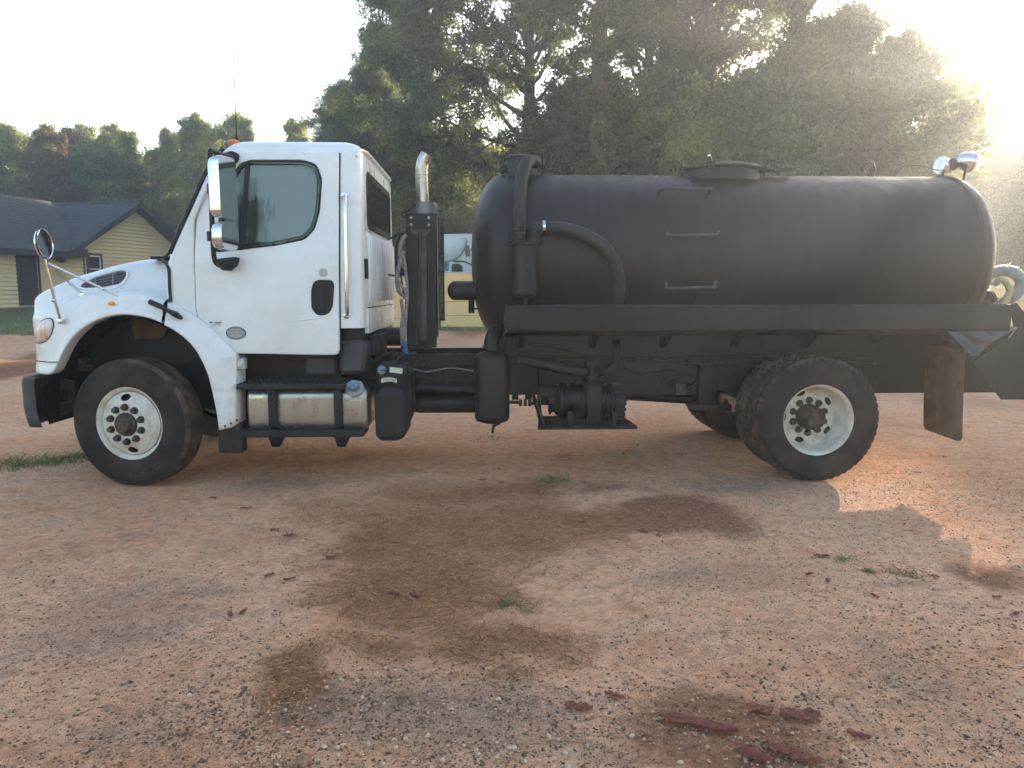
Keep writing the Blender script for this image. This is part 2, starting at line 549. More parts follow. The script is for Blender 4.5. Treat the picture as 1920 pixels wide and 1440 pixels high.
# headlight lens
m, nt, p = nodes_of('headlight_lens')
v = tc(nt)
f = nz(nt, mapping(nt, v, (6, 3, 1)), 3.0, 2.0)
c = ramp(nt, f, [(0.35, (0.62, 0.30, 0.16)), (0.5, (0.66, 0.56, 0.50)), (0.7, (0.75, 0.72, 0.70))])
nt.links.new(c, p.inputs['Base Color']); p.inputs['Roughness'].default_value = 0.15; p.inputs['Coat Weight'].default_value = 0.6
M['headlight'] = m

# leaves: thin, some light passes through them
def leafmat(name, stops, trans=0.45):
    m, nt, p = nodes_of(name)
    g = nt.nodes.new('ShaderNodeNewGeometry')
    oi = nt.nodes.new('ShaderNodeObjectInfo')
    patch = nz(nt, tc(nt), 0.35, 2.0)
    r = mth(nt, 'ADD', mth(nt, 'MULTIPLY', g.outputs['Random Per Island'], 0.55), mth(nt, 'MULTIPLY', patch, 0.62))
    c = ramp(nt, r, stops)
    hv = nt.nodes.new('ShaderNodeHueSaturation'); nt.links.new(c, hv.inputs['Color'])
    hv.inputs['Hue'].default_value = 0.5
    vv = nt.nodes.new('ShaderNodeMapRange'); nt.links.new(oi.outputs['Random'], vv.inputs[0])
    vv.inputs[3].default_value = 0.75; vv.inputs[4].default_value = 1.25; nt.links.new(vv.outputs[0], hv.inputs['Value'])
    c = hv.outputs[0]
    nt.links.new(c, p.inputs['Base Color']); p.inputs['Roughness'].default_value = 0.55; p.inputs['Specular IOR Level'].default_value = 0.3
    tr = nt.nodes.new('ShaderNodeBsdfTranslucent')
    tcg = mixc(nt, 1.0, c, (2.1, 2.1, 1.15), 'MULTIPLY'); nt.links.new(tcg, tr.inputs[0])
    mx = nt.nodes.new('ShaderNodeMixShader'); mx.inputs[0].default_value = trans
    nt.links.new(p.outputs[0], mx.inputs[1]); nt.links.new(tr.outputs[0], mx.inputs[2])
    nt.links.new(mx.outputs[0], nt.nodes['Material Output'].inputs[0])
    return m
M['leaf'] = leafmat('oak_leaf', [(0.2, (0.032, 0.046, 0.022)), (0.5, (0.070, 0.092, 0.038)), (0.75, (0.12, 0.14, 0.070)), (0.95, (0.19, 0.18, 0.09))])
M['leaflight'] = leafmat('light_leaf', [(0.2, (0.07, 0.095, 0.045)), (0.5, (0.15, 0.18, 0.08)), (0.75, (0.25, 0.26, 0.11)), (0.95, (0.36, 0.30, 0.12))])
M['leafrust'] = leafmat('rusty_leaf', [(0.25, (0.07, 0.07, 0.035)), (0.5, (0.13, 0.10, 0.05)), (0.75, (0.19, 0.12, 0.06)), (0.95, (0.24, 0.14, 0.07))])
M['grass'] = leafmat('grass_blade', [(0.2, (0.06, 0.085, 0.035)), (0.5, (0.12, 0.15, 0.065)), (0.75, (0.20, 0.21, 0.10)), (0.95, (0.34, 0.29, 0.17))], 0.3)

def islandmat(name, stops, rough=0.85, bmp=0.4):
    m, nt, p = nodes_of(name)
    g = nt.nodes.new('ShaderNodeNewGeometry')
    c = ramp(nt, g.outputs['Random Per Island'], stops)
    v = tc(nt)
    c = mixc(nt, 1.0, c, ramp(nt, nz(nt, v, 60, 4), [(0.3, 0.7), (0.7, 1.25)]), 'MULTIPLY')
    nt.links.new(c, p.inputs['Base Color']); p.inputs['Roughness'].default_value = rough; p.inputs['Specular IOR Level'].default_value = 0.08
    bump(nt, p, nz(nt, v, 180, 4), bmp, 0.004)
    return m
M['thatch'] = islandmat('dead_grass', [(0.0, (0.20, 0.092, 0.044)), (0.5, (0.34, 0.165, 0.080)), (0.85, (0.48, 0.260, 0.135)), (1.0, (0.56, 0.35, 0.20))], 0.9, .1)
M['gravel'] = islandmat('mixed_gravel', [(0.0, (0.125, 0.082, 0.058)), (0.35, (0.22, 0.145, 0.100)), (0.6, (0.40, 0.235, 0.145)), (0.85, (0.58, 0.35, 0.22)), (1.0, (0.64, 0.46, 0.31))])
M['pebble'] = islandmat('pale_pebble', [(0.0, (0.46, 0.34, 0.22)), (1.0, (0.60, 0.47, 0.33))], 0.7, .2)
M['clay'] = islandmat('dried_clay', [(0.0, (0.36, 0.145, 0.100)), (1.0, (0.44, 0.20, 0.145))], 0.8, .6)
M['sandstone'] = islandmat('brown_stone', [(0.0, (0.25, 0.15, 0.09)), (1.0, (0.28, 0.17, 0.11))], 0.85, .5)

# the yard: packed clay, sand, gravel and thatch
m, nt, p = nodes_of('packed_dirt')
v = tc(nt)
at = nt.nodes.new('ShaderNodeAttribute'); at.attribute_name = 'zone'
sep = nt.nodes.new('ShaderNodeSeparateColor'); nt.links.new(at.outputs['Color'], sep.inputs[0])
n_big = nz(nt, v, 0.55, 6, 0.6); n_mid = nz(nt, v, 3.2, 8, 0.68); n_fin = nz(nt, v, 26, 8, 0.7); n_spk = nz(nt, v, 95, 4, 0.6); n_spk2 = nz(nt, v, 190, 3, 0.6)
base = ramp(nt, n_big, [(0.30, (0.66, 0.325, 0.180)), (0.5, (0.76, 0.415, 0.250)), (0.7, (0.78, 0.46, 0.30))])
base = mixc(nt, ramp(nt, n_mid, [(0.45, 0.0), (0.72, 0.55)]), base, (0.64, 0.44, 0.31))
base = mixc(nt, ramp(nt, n_mid, [(0.30, 0.6), (0.46, 0.0)]), base, (0.46, 0.215, 0.115))
# clay zone
zr = mth(nt, 'ADD', sep.outputs[1], mth(nt, 'MULTIPLY', mth(nt, 'SUBTRACT', n_mid, 0.5), 0.9))
clayc = ramp(nt, n_fin, [(0.3, (0.21, 0.082, 0.042)), (0.7, (0.34, 0.165, 0.10))])
base = mixc(nt, ramp(nt, zr, [(0.30, 0.0), (0.62, 0.85)]), base, clayc)
# gravel zone
zg = mth(nt, 'ADD', sep.outputs[2], mth(nt, 'MULTIPLY', mth(nt, 'SUBTRACT', n_mid, 0.5), 1.0))
gravc = ramp(nt, n_spk, [(0.3, (0.17, 0.12, 0.095)), (0.5, (0.42, 0.27, 0.19)), (0.7, (0.58, 0.39, 0.28))])
base = mixc(nt, ramp(nt, zg, [(0.30, 0.0), (0.75, 0.8)]), base, gravc)
# thatch zone, also the shade painted under the cab
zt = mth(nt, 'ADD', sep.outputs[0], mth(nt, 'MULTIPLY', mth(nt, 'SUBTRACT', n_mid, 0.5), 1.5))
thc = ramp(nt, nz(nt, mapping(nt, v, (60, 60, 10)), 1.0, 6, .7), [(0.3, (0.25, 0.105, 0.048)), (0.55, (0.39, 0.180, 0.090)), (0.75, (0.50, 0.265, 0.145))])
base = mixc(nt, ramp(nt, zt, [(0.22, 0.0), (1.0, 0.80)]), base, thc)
# banded, trampled mottling: darker damp soil and paler dried crust
n_band = nz(nt, mapping(nt, v, (1.6, 5.5, 1)), 1.3, 8, .72, .6)
n_clod = nz(nt, v, 11.0, 8, .75)
base = mixc(nt, ramp(nt, n_band, [(0.30, 0.45), (0.46, 0.0)]), base, (0.30, 0.165, 0.108))
base = mixc(nt, 1.0, base, ramp(nt, n_clod, [(0.30, 0.70), (0.50, 1.0), (0.72, 1.12)]), 'MULTIPLY')
# small embedded stones: each cell of two patterns may hold one, with its own colour and height
hsum = None
for sc_, lo, size in ((150, .80, .36), (62, .90, .34), (300, .76, .38)):
    vo_ = nt.nodes.new('ShaderNodeTexVoronoi'); vo_.inputs['Scale'].default_value = sc_; nt.links.new(v, vo_.inputs['Vector'])
    sr = nt.nodes.new('ShaderNodeSeparateColor'); nt.links.new(vo_.outputs['Color'], sr.inputs[0])
    dens = mth(nt, 'ADD', sr.outputs[0], mth(nt, 'ADD', mth(nt, 'MULTIPLY', zg, .30), mth(nt, 'MULTIPLY', mth(nt, 'SUBTRACT', n_mid, .5), .55)))
    dens = mth(nt, 'SUBTRACT', dens, mth(nt, 'MULTIPLY', sep.outputs[0], .5))
    pres = mth(nt, 'GREATER_THAN', dens, lo)
    dome = mth(nt, 'MULTIPLY', mth(nt, 'SUBTRACT', size, mth(nt, 'MULTIPLY', vo_.outputs['Distance'], 1.0)), 6.0, True)
    mask = mth(nt, 'MULTIPLY', pres, mth(nt, 'MULTIPLY', dome, 2.0, True))
    stc = ramp(nt, sr.outputs[1], [(0.0, (0.085, 0.062, 0.052)), (0.45, (0.17, 0.12, 0.098)), (0.65, (0.36, 0.22, 0.15)), (0.88, (0.52, 0.34, 0.24)), (1.0, (0.60, 0.48, 0.38))])
    base = mixc(nt, mth(nt, 'MULTIPLY', mask, .9), base, stc)
    hk = mth(nt, 'MULTIPLY', mth(nt, 'MULTIPLY', pres, dome), 90.0 / sc_)
    hsum = hk if hsum is None else mth(nt, 'ADD', hsum, hk)
base = mixc(nt, 1.0, base, ramp(nt, n_fin, [(0.28, 0.78), (0.72, 1.2)]), 'MULTIPLY')
nt.links.new(base, p.inputs['Base Color']); p.inputs['Roughness'].default_value = 0.93
p.inputs['Specular IOR Level'].default_value = 0.0
hh = mth(nt, 'ADD', mth(nt, 'MULTIPLY', n_fin, 0.9), mth(nt, 'ADD', mth(nt, 'MULTIPLY', n_spk, 0.5), mth(nt, 'MULTIPLY', n_spk2, 0.25)))
hh = mth(nt, 'ADD', mth(nt, 'ADD', hh, hsum), mth(nt, 'MULTIPLY', n_clod, 2.2))
bump(nt, p, hh, 1.0, 0.010)
M['dirt'] = m
m, nt, p = nodes_of('lawn_soil')
v = tc(nt)
c = ramp(nt, nz(nt, v, 1.2, 6, .65), [(0.3, (0.055, 0.075, 0.030)), (0.55, (0.095, 0.115, 0.050)), (0.75, (0.16, 0.15, 0.085))])
nt.links.new(c, p.inputs['Base Color']); p.inputs['Roughness'].default_value = 0.95
bump(nt, p, nz(nt, v, 30, 6), 0.8, 0.03)
M['lawn'] = m
m, nt, p = nodes_of('roof_shingle')
v = tc(nt)
br = nt.nodes.new('ShaderNodeTexBrick'); br.inputs['Scale'].default_value = 1.0
nt.links.new(v, br.inputs['Vector'])
br.inputs['Color1'].default_value = (0.045, 0.047, 0.056, 1); br.inputs['Color2'].default_value = (0.062, 0.063, 0.072, 1); br.inputs['Mortar'].default_value = (0.03, 0.03, 0.035, 1)
br.inputs['Brick Width'].default_value = 0.3; br.inputs['Row Height'].default_value = 0.14; br.inputs['Mortar Size'].default_value = 0.006
c = mixc(nt, 1.0, br.outputs[0], ramp(nt, nz(nt, v, 3.0, 6), [(0.3, 0.8), (0.7, 1.3)]), 'MULTIPLY')
nt.links.new(c, p.inputs['Base Color']); p.inputs['Roughness'].default_value = 0.85
M['shingle'] = m
# ---------------------------------------------------------------- terrain
def axis(lo, hi, fine_lo, fine_hi, step, grow=1.22, smax=9.0):
    a = list(np.arange(fine_lo, fine_hi + 1e-6, step))
    s = step; x = a[-1]
    while x < hi:
        s = min(s * grow, smax); x += s; a.append(x)
    s = step; x = a[0]; b = []
    while x > lo:
        s = min(s * grow, smax); x -= s; b.append(x)
    return np.array(b[::-1] + a)
ZONES = []   # (kind, centre, half axes, rotation): 0 thatch (and under-cab shade), 1 clay, 2 gravel
def zone(kind, x0, y0, x1, y1, w=1.0):
    cx, cy = G((x0 + x1) / 2, (y0 + y1) / 2)
    ax_, _ = G(x0, (y0 + y1) / 2); bx_, _ = G(x1, (y0 + y1) / 2)
    _, ty = G((x0 + x1) / 2, y0); _, by = G((x0 + x1) / 2, y1)
    ZONES.append((kind, cx, (ty + by) / 2, abs(bx_ - ax_) / 2, abs(ty - by) / 2, w))
zone(0, 500, 925, 1200, 1085); zone(0, 560, 1040, 980, 1190); zone(0, 690, 900, 1010, 960); zone(0, 480, 1200, 600, 1310, .9)
zone(0, 360, 826, 900, 884, .75); zone(0, 650, 1150, 1080, 1260, .8); zone(0, 1150, 930, 1260, 980, .5)  # first zone paints shade beneath the cab, plus dark soil, in thatch colour
zone(1, 1120, 930, 1410, 1002); zone(1, 560, 980, 800, 1060, .55); zone(1, 1190, 1280, 1560, 1470, .95); zone(1, 480, 1270, 640, 1380, .7)
zone(1, 900, 890, 1300, 935, .5); zone(1, -200, 640, 60, 780, .8); zone(1, 1780, 1040, 1960, 1130, .6); zone(1, 0, 980, 330, 1090, .35); zone(1, 820, 625, 920, 648, .9)
zone(1, 1700, 1380, 1960, 1470, .3)
zone(2, 560, 1250, 1120, 1440, .75); zone(2, 1150, 1040, 1520, 1130, .55); zone(2, 1560, 1160, 1960, 1440, .55); zone(2, 0, 1080, 420, 1260, .6)
zone(2, 1280, 890, 1560, 930, .7); zone(2, 380, 880, 640, 930, .6); zone(2, 1640, 715, 1960, 790, .5); zone(2, 0, 680, 70, 705, .8); zone(2, 100, 1300, 420, 1440, .5)
gx = axis(-160, 160, -4.6, 5.6, 0.055); gy = axis(-26, 260, -4.4, 2.2, 0.055)
XX, YY = np.meshgrid(gx, gy)
tt = np.clip(YY - 5.0, 0, 22.0)
ZZ = 0.0024 * tt * tt
flat = np.stack([XX.ravel(), YY.ravel()], 1)
nzv = np.array([mnoise.noise((a * 0.7, b * 0.7, 0.0)) * 0.55 + mnoise.noise((a * 2.6, b * 2.6, 3.0)) * 0.3 + mnoise.noise((a * 9.0, b * 9.0, 5.0)) * 0.22 for a, b in flat])
near = np.clip(1.0 - (np.abs(flat[:, 0]) - 8) / 20, 0.2, 1)
ZZ = ZZ.ravel() + nzv * 0.022 * near - 0.008
# the packed spots under the tyres stay level
zc_ = np.zeros((len(flat), 4), dtype=np.float32); zc_[:, 3] = 1
warp = np.array([mnoise.noise((a * 1.4, b * 1.4, 9.0)) for a, b in flat])
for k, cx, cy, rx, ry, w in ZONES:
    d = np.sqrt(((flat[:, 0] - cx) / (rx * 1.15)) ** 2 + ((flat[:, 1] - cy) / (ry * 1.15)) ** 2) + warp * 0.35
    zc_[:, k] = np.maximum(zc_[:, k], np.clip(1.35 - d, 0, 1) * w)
ny_, nx_ = XX.shape
idx = np.arange(ny_ * nx_).reshape(ny_, nx_)
lp = np.stack([idx[:-1, :-1], idx[:-1, 1:], idx[1:, 1:], idx[1:, :-1]], -1).reshape(-1)
me = np_mesh('ground', np.stack([flat[:, 0], flat[:, 1], ZZ], 1), lp, 4, M['dirt'], True)
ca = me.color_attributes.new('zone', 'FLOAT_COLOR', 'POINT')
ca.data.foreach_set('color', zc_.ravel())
ground = link('ground', me); ground['kind'] = 'structure'
ground['label'] = 'packed reddish dirt yard with gravel and dead grass'

# the lawn up by the house and along the fence, a sheet just above the dirt with a ragged front edge
def lawn_edge(x):
    e = 16.2 if x < -7.0 else 17.1
    return e + 0.5 * mnoise.noise((x * 0.8, 2.0, 0)) + 0.25 * mnoise.noise((x * 3, 5.0, 0))
lx = np.concatenate([np.arange(-60, -26, 2.0), np.arange(-26, 22, 0.25), np.arange(22, 70, 2.0)])
ly = np.concatenate([np.linspace(0, 1, 14), np.linspace(1.15, 9, 14)])
vs = []
for x in lx:
    e = lawn_edge(x)
    for t in ly:
        y = e + t * 8.0
        vs.append((x, y, terrain(y) + 0.02 + 0.03 * mnoise.noise((x, y, 1.0)) + (-.05 if t == 0 else 0)))
n1, n2 = len(lx), len(ly)
idx = np.arange(n1 * n2).reshape(n1, n2)
lp = np.stack([idx[:-1, :-1], idx[1:, :-1], idx[1:, 1:], idx[:-1, 1:]], -1).reshape(-1)
lawn = link('lawn', np_mesh('lawn', np.array(vs), lp, 4, M['lawn'], True)); lawn['kind'] = 'structure'

def blades(name, pts, hmin, hmax, width, mat, lean=0.5, seed=1):
    """one triangle-pair blade per point (x, y, z)"""
    rng = np.random.default_rng(seed)
    P = np.asarray(pts, dtype=np.float64); n = len(P)
    a = rng.uniform(0, 2 * PI, n); h = rng.uniform(hmin, hmax, n)
    ln = rng.uniform(0.1, lean, n) * h; la = rng.uniform(0, 2 * PI, n)
    w = width * rng.uniform(0.6, 1.3, n)
    sx, sy = np.cos(a) * w, np.sin(a) * w
    dx, dy = np.cos(la) * ln, np.sin(la) * ln
    v0 = P + np.stack([-sx, -sy, np.zeros(n)], 1); v1 = P + np.stack([sx, sy, np.zeros(n)], 1)
    v2 = P + np.stack([sx * .7 + dx * .45, sy * .7 + dy * .45, h * .6], 1); v3 = P + np.stack([dx, dy, h], 1)
    V = np.stack([v0, v1, v2, v3], 1).reshape(-1, 3)
    return link(name, np_mesh(name, V, np.arange(4 * n), 4, mat))
rng = np.random.default_rng(4)
px_ = rng.uniform(-30, 16, 26000)
py_ = np.array([lawn_edge(x) for x in px_]) + rng.exponential(2.2, 26000) - 0.15
lawn_grass = blades('grass', np.stack([px_, py_, np.array([terrain(y) for y in py_]) + 0.0], 1), 0.04, 0.13, 0.012, M['grass'], 0.8, 5)
tag(lawn_grass, 'short green lawn grass by the house and along the fence', 'grass', kind='stuff')
# ---------------------------------------------------------------- the vacuum truck
T = thing('vacuum_truck', 'white cab vacuum tank truck with long black tank parked on the dirt', 'truck', (0.9, 1.22, 0.0))
MID = 1.22
def mir(Y): return 2 * MID - Y

# ---- frame
zf1 = BZ(830, 664, .79); zf0 = BZ(830, 741, .79)
for y in (0.79, 1.57):
    bm = BM()
    s = 1 if y < 1 else -1
    yy = [y, y + s * .08]
    prof = [(y, zf1), (y + s * .08, zf1), (y + s * .08, zf1 - .012), (y + s * .012, zf1 - .012), (y + s * .012, zf0 + .012), (y + s * .08, zf0 + .012), (y + s * .08, zf0), (y, zf0)]
    plate(bm, prof, BX(130, 700, .79), BX(1870, 690, .79), 'YZ')
    fr_ = obj('frame_rail', bm, M['black'], T)
    for px in (795, 838, 873, 1010, 1235, 1260, 1640):
        for py in (682, 716):
            x, z = B(px, py, .79)
            if y < 1:
                bm = BM(); add_cyl(bm, (x, y, z), (x, y - .014, z), .014, 8); obj('bolt', bm, M['hub'], fr_)
for px in (300, 760, 1250, 1560, 1820):
    bm = BM(); x = BX(px, 690, .9)
    add_box(bm, x - .06, x + .06, .872, 1.488, zf0 + .03, zf1 - .03)
    obj('crossmember', bm, M['black'], T)
# side pipe and lower reservoir along the frame
bm = BM()
add_tube(bm, [B3(765, 727, .62), B3(892, 731, .62)], .045, 12)
obj('air_pipe', bm, M['black'], T)
bm = BM()
p0 = B3(772, 757, .70); p1 = B3(892, 757, .70)
add_lathe(bm, [(0, 0), (.05, .005), (.075, .03), (.085, .07), (.085, (p1 - p0).length + .1), (.07, (p1 - p0).length + .15), (0, (p1 - p0).length + .16)], p0, (1, 0, 0), 20)
obj('air_reservoir', bm, M['black'], T)

# ---- wheels
RAD = 0.528
def tyre_bm(w, lug, seg=216):
    """axis Y, outer face at y=0 (towards -Y), inner at y=w"""
    bm = BM()
    R = RAD
    h = w / 2
    half = [(.300, .030), (.306, .010), (.330, .001), (.375, -.004), (.420, -.002), (.455, .004), (.462, .003), (.480, .009), (.500, .022), (R - .012, .036), (R - .004, .044)]
    tread = []
    g = [0.075, 0.110, 0.140] if not lug else [0.085, 0.14]
    ys = [(.050, 0)]
    for c in g:
        ys += [(c - .006, 0), (c - .004, -.014), (c + .004, -.014), (c + .006, 0)]
    ys = [(y, d) for y, d in ys if y < h + .001]
    tread = [(R + d, y) for y, d in ys]
    tread += [(r, w - y) for r, y in tread[::-1] if abs(y - h) > .004]
    prof = half + tread + [(r, w - y) for r, y in half[::-1]]
    nh = len(half)
    def rf(j, k):
        r, y = prof[j]
        if lug:
            if nh - 3 <= j < len(prof) - nh + 3:
                side = 0 if y < h else 2
                c = (k + (1 if .09 < y < w - .09 else 0) * 2 + side) % 4
                return -.008 if c == 0 else 0.0
        else:
            if (j in (nh - 2, nh - 1, len(prof) - nh, len(prof) - nh + 1)) and k % 3 == 0: return -.004
        return 0.0
    add_lathe(bm, prof, (0, 0, 0), (0, 1, 0), seg, rf)
    return bm
def wheel(name, c, rotz, kind, far=False, label=None):
    """kind: 'front' (disc bulging out), 'dual' (deep dish), 'inner'"""
    Mx = Matrix.Translation(Vector(c)) @ Matrix.Rotation(rotz + (PI if far else 0), 4, 'Z')
    w = .285
    rb = BM()
    if kind == 'front':
        add_lathe(rb, [(.262, .07), (.272, .045), (.285, .034), (.297, .022), (.302, .022), (.304, .030), (.298, .04), (.285, .055), (.285, .2)], n=64)
        y_in, y_out, r_in, r_out = -.012, .050, .172, .262
        add_lathe(rb, [(.085, .012), (.085, -.012), (.165, -.012), (.172, -.010)], n=64)
        hh = [(PI / 2, ), (-PI / 2, )]
        hrs, hrt, nh_ = .028, .046, 2
        nut_r, nut_y = .1425, -.012
        add_lathe(rb, [(.262, .045), (.262, .07)], n=64)
    else:
        add_lathe(rb, [(.250, .243), (.262, .225), (.268, .170), (.272, .080), (.285, .040), (.297, .026), (.303, .026), (.305, .034), (.298, .05), (.29, .26)], n=64)
        y_in, y_out, r_in, r_out = .225, .247, .178, .252
        add_lathe(rb, [(.085, .240), (.085, .225), (.172, .225), (.178, .227)], n=64)
        hrs, hrt, nh_ = .027, .040, 5
        nut_r, nut_y = .1425, .225
    # the disc with its hand holes cut out
    circ = lambda r, n=64: [(r * math.cos(2 * PI * k / n), r * math.sin(2 * PI * k / n)) for k in range(n)]
    holes = [circ(r_in)]
    for i in range(nh_):
        a = PI / 2 + .08 + 2 * PI * i / nh_ + (0 if nh_ == 2 else .25)
        rc = (r_in + r_out) / 2
        hp = []
        for k in range(20):
            q = 2 * PI * k / 20
            rr = rc + hrs * math.cos(q); t = hrt * math.sin(q)
            hp.append((rr * math.cos(a) - t * math.sin(a), rr * math.sin(a) + t * math.cos(a)))
        holes.append(hp)
    def cone(co):
        r = math.hypot(co.x, co.z)
        return Vector((co.x, co.y + y_in + (y_out - y_in) * (r - r_in) / (r_out - r_in), co.z))
    plate(rb, circ(r_out), 0.0, .010, 'XZ', holes, 0, None, cone)
    rb.transform(Mx)
    wo_ = obj('wheel', rb, M['rim'], T, 40)
    if label: wo_['label'] = label
    bm = tyre_bm(w, kind != 'front'); 
    # the tread a second material
    bm.transform(Mx)
    c_ = Vector(c); yh = Mx @ Vector((0, w / 2, 0))
    for v_ in bm.verts:          # the load flattens the contact patch and bulges the sidewall above it
        if v_.co.z < .13:
            k_ = 1 - max(v_.co.z, 0) / .13
            v_.co.y = yh.y + (v_.co.y - yh.y) * (1 + .09 * k_)
        v_.co.z = max(v_.co.z, .006 + .002 * mnoise.noise(v_.co * 20))
    to = obj('tyre', bm, M['rubber'], wo_, 30)
    to.data.materials.append(M['tread'])
    inv = Mx.inverted()
    mi = []
    for pl in to.data.polygons:
        q = inv @ pl.center
        mi.append(1 if math.hypot(q.x, q.z) > .506 else 0)
    to.data.polygons.foreach_set('material_index', mi)
    if kind == 'inner': return wo_
    # drum behind, so the hand holes look dark
    bm = BM(); add_lathe(bm, [(0, .262), (.245, .262), (.245, .28), (0, .28)] if kind != 'front' else [(0, .09), (.22, .09), (.22, .26), (0, .26)], n=32); bm.transform(Mx)
    obj('brake_drum', bm, M['hub'], wo_)
    bm = BM()
    if kind == 'front':
        add_lathe(bm, [(.098, .0), (.096, -.028), (.090, -.034), (.066, -.036), (.064, -.060), (.058, -.068), (.030, -.070), (0, -.070)], n=32)
    else:
        add_lathe(bm, [(.112, .230), (.110, .170), (.100, .163), (.100, .110), (.094, .100), (.062, .098), (.060, .075), (.048, .067), (0, .065)], n=32)
        for k in range(8):
            a = 2 * PI * k / 8
            add_cyl(bm, (.080 * math.cos(a), .102, .080 * math.sin(a)), (.080 * math.cos(a), .082, .080 * math.sin(a)), .011, 6)
    bm.transform(Mx); obj('hub', bm, M['hub'], wo_, 40)
    for k in range(10):
        a = 2 * PI * (k + .5) / 10
        bm = BM(); q = (nut_r * math.cos(a), nut_r * math.sin(a))
        add_cyl(bm, (q[0], nut_y + .004, q[1]), (q[0], nut_y - .006, q[1]), .030, 16)
        add_cyl(bm, (q[0], nut_y - .004, q[1]), (q[0], nut_y - .036, q[1]), .024, 6, .004)
        bm.transform(Mx); obj('lug_nut', bm, M['hub'], wo_)
    return wo_
FWX = BX(240, 795, .06); RWX = BX(1537, 795, .0)
STEER = -R_(11)
fw = wheel('wheel', (FWX, .05, RAD - .006), STEER, 'front')
# raised lettering on the front tyre's lower sidewall
bm = BM()
Mx = Matrix.Translation(Vector((FWX, .05, RAD - .006))) @ Matrix.Rotation(STEER, 4, 'Z')
def on_arc(v):
    r = .412 + v.y; a = R_(-78) - v.x / .412
    return Mx @ Vector((r * math.cos(a), -.0055 - v.z, r * math.sin(a)))
add_text(bm, 'GOODYEAR', .075, on_arc, .0025)
obj('lettering', bm, M['tread'], fw, 0)
wheel('wheel', (FWX, mir(.05), RAD - .006), STEER, 'front', True)
wheel('wheel', (RWX, .0, RAD - .006), 0, 'dual')
wheel('wheel', (RWX, .335, RAD - .006), 0, 'inner')
wheel('wheel', (RWX, mir(.0), RAD - .006), 0, 'dual', True)
wheel('wheel', (RWX, mir(.335), RAD - .006), 0, 'inner', True)
# axles
bm = BM()
add_cyl(bm, (RWX, .3, RAD), (RWX, mir(.3), RAD), .075, 16)
add_ball(bm, (RWX - .03, MID, RAD), .24, .2, .23)
obj('rear_axle', bm, M['black'], T)
bm = BM()
add_box(bm, FWX - .06, FWX + .06, .35, mir(.35), .40, .52, .02)
obj('front_axle', bm, M['black'], T)
for y in (.80, 1.58):
    bm = BM()
    for k in range(5):
        pts = [(RWX - .72 + .06 * k, y, .70 - .012 * k), (RWX - .3, y, .62 - .016 * k), (RWX + .3, y, .62 - .016 * k), (RWX + .72 - .06 * k, y, .70 - .012 * k)]
        L = smooth_line(pts, 5)
        for a, b in zip(L[:-1], L[1:]):
            pass
        add_tube(bm, L, .014, 4)
    obj('leaf_spring', bm, M['black'], T)
    bm = BM()
    x0 = BX(1312, 700, .7)
    add_box(bm, x0, x0 + .17, y - .10, y - .01, .55, .92, .01)
    add_box(bm, x0 - .08, x0 + .30, y - .13, y, .50, .56, .01)
    obj('spring_hanger', bm, M['black'], T)
    bm = BM()
    for k in range(4):
        pts = smooth_line([(FWX - .6 + .05 * k, y, .70 - .011 * k), (FWX, y, .58 - .011 * k), (FWX + .6 - .05 * k, y, .70 - .011 * k)], 6)
        add_tube(bm, pts, .012, 4)
    obj('leaf_spring', bm, M['black'], T)
bm = BM()
add_cyl(bm, B3(1168, 738, 1.1), B3(1330, 748, 1.18), .062, 20)
add_cyl(bm, B3(1160, 737, 1.1), B3(1176, 739, 1.1), .075, 20)
obj('drive_shaft', bm, M['black'], T)
bm = BM()
add_cyl(bm, (-2.2, MID, .72), (-1.3, MID, .74), .17, 24)
add_box(bm, -3.1, -2.1, MID - .3, MID + .3, .62, 1.35, .05)
obj('engine', bm, M['black'], T)

# ---- hood with integral front fenders
ST = [  # px, outer Y, lip y, crest y, crease y, shoulder offset
    (66, .30, 700, 600, 590, .06), (69, .21, 702, 597, 586, .10), (82, .125, 705, 590, 580, .18), (100, .075, 704, 580, 571, .25),
    (111, .055, 675, 574, 565, .29), (130, .04, 637, 566, 557, .33), (160, .03, 612, 557, 548, .37), (190, .03, 597, 552, 543, .40),
    (225, .03, 590, 550, 541, .42), (262, .03, 594, 553, 544, .43), (286, .03, 600, 560, 550, .43), (303, .03, 608, 567, 557, .43)]
TOPC = [(66, 562), (70, 554), (78, 546), (100, 535), (140, 517), (200, 499), (250, 487), (287, 482), (330, 479), (400, 476), (520, 476)]
def ztop_at(X, Y):
    z = 1.7
    for _ in range(3):
        px, _p = proj(X, Y, z); z = BZ(px, lerp_tab(TOPC, px), Y)
    return z
bm = BM(); rows = []
for px, yl, lip, crest, crease, so_ in ST:
    X = BX(px, lip, yl)
    zs_ = ztop_at(X, yl + so_ + .06)
    zcr = BZ(px, crease, yl + so_ * .5)
    sec = [(yl + .14, BZ(px, lip, yl) + .004), (yl + .018, BZ(px, lip, yl)), (yl, BZ(px, lip - 3, yl)), (yl + .004, BZ(px, lip - 10, yl)), (yl + .026, BZ(px, lip - 12 - (lip - crest) * .1, yl)),
           (yl + .03, BZ(px, (lip + crest) / 2, yl)), (yl + .05 * min(1, so_ / .3), BZ(px, crest, yl)), (yl + .30 * so_, BZ(px, crest - 6, yl + .3 * so_)), (yl + .62 * so_, zcr),
           (yl + .80 * so_, zcr + (zs_ - zcr) * .45), (yl + .94 * so_, zcr + (zs_ - zcr) * .86), (yl + so_ + .10, zs_ - .002), (max(.86, yl + so_ + .2), zs_ + .006), (MID, zs_ + .012)]
    full = [(X, y, z) for y, z in sec] + [(X, mir(y), z) for y, z in sec[-2::-1]]
    rows.append([bm.verts.new(p) for p in full])
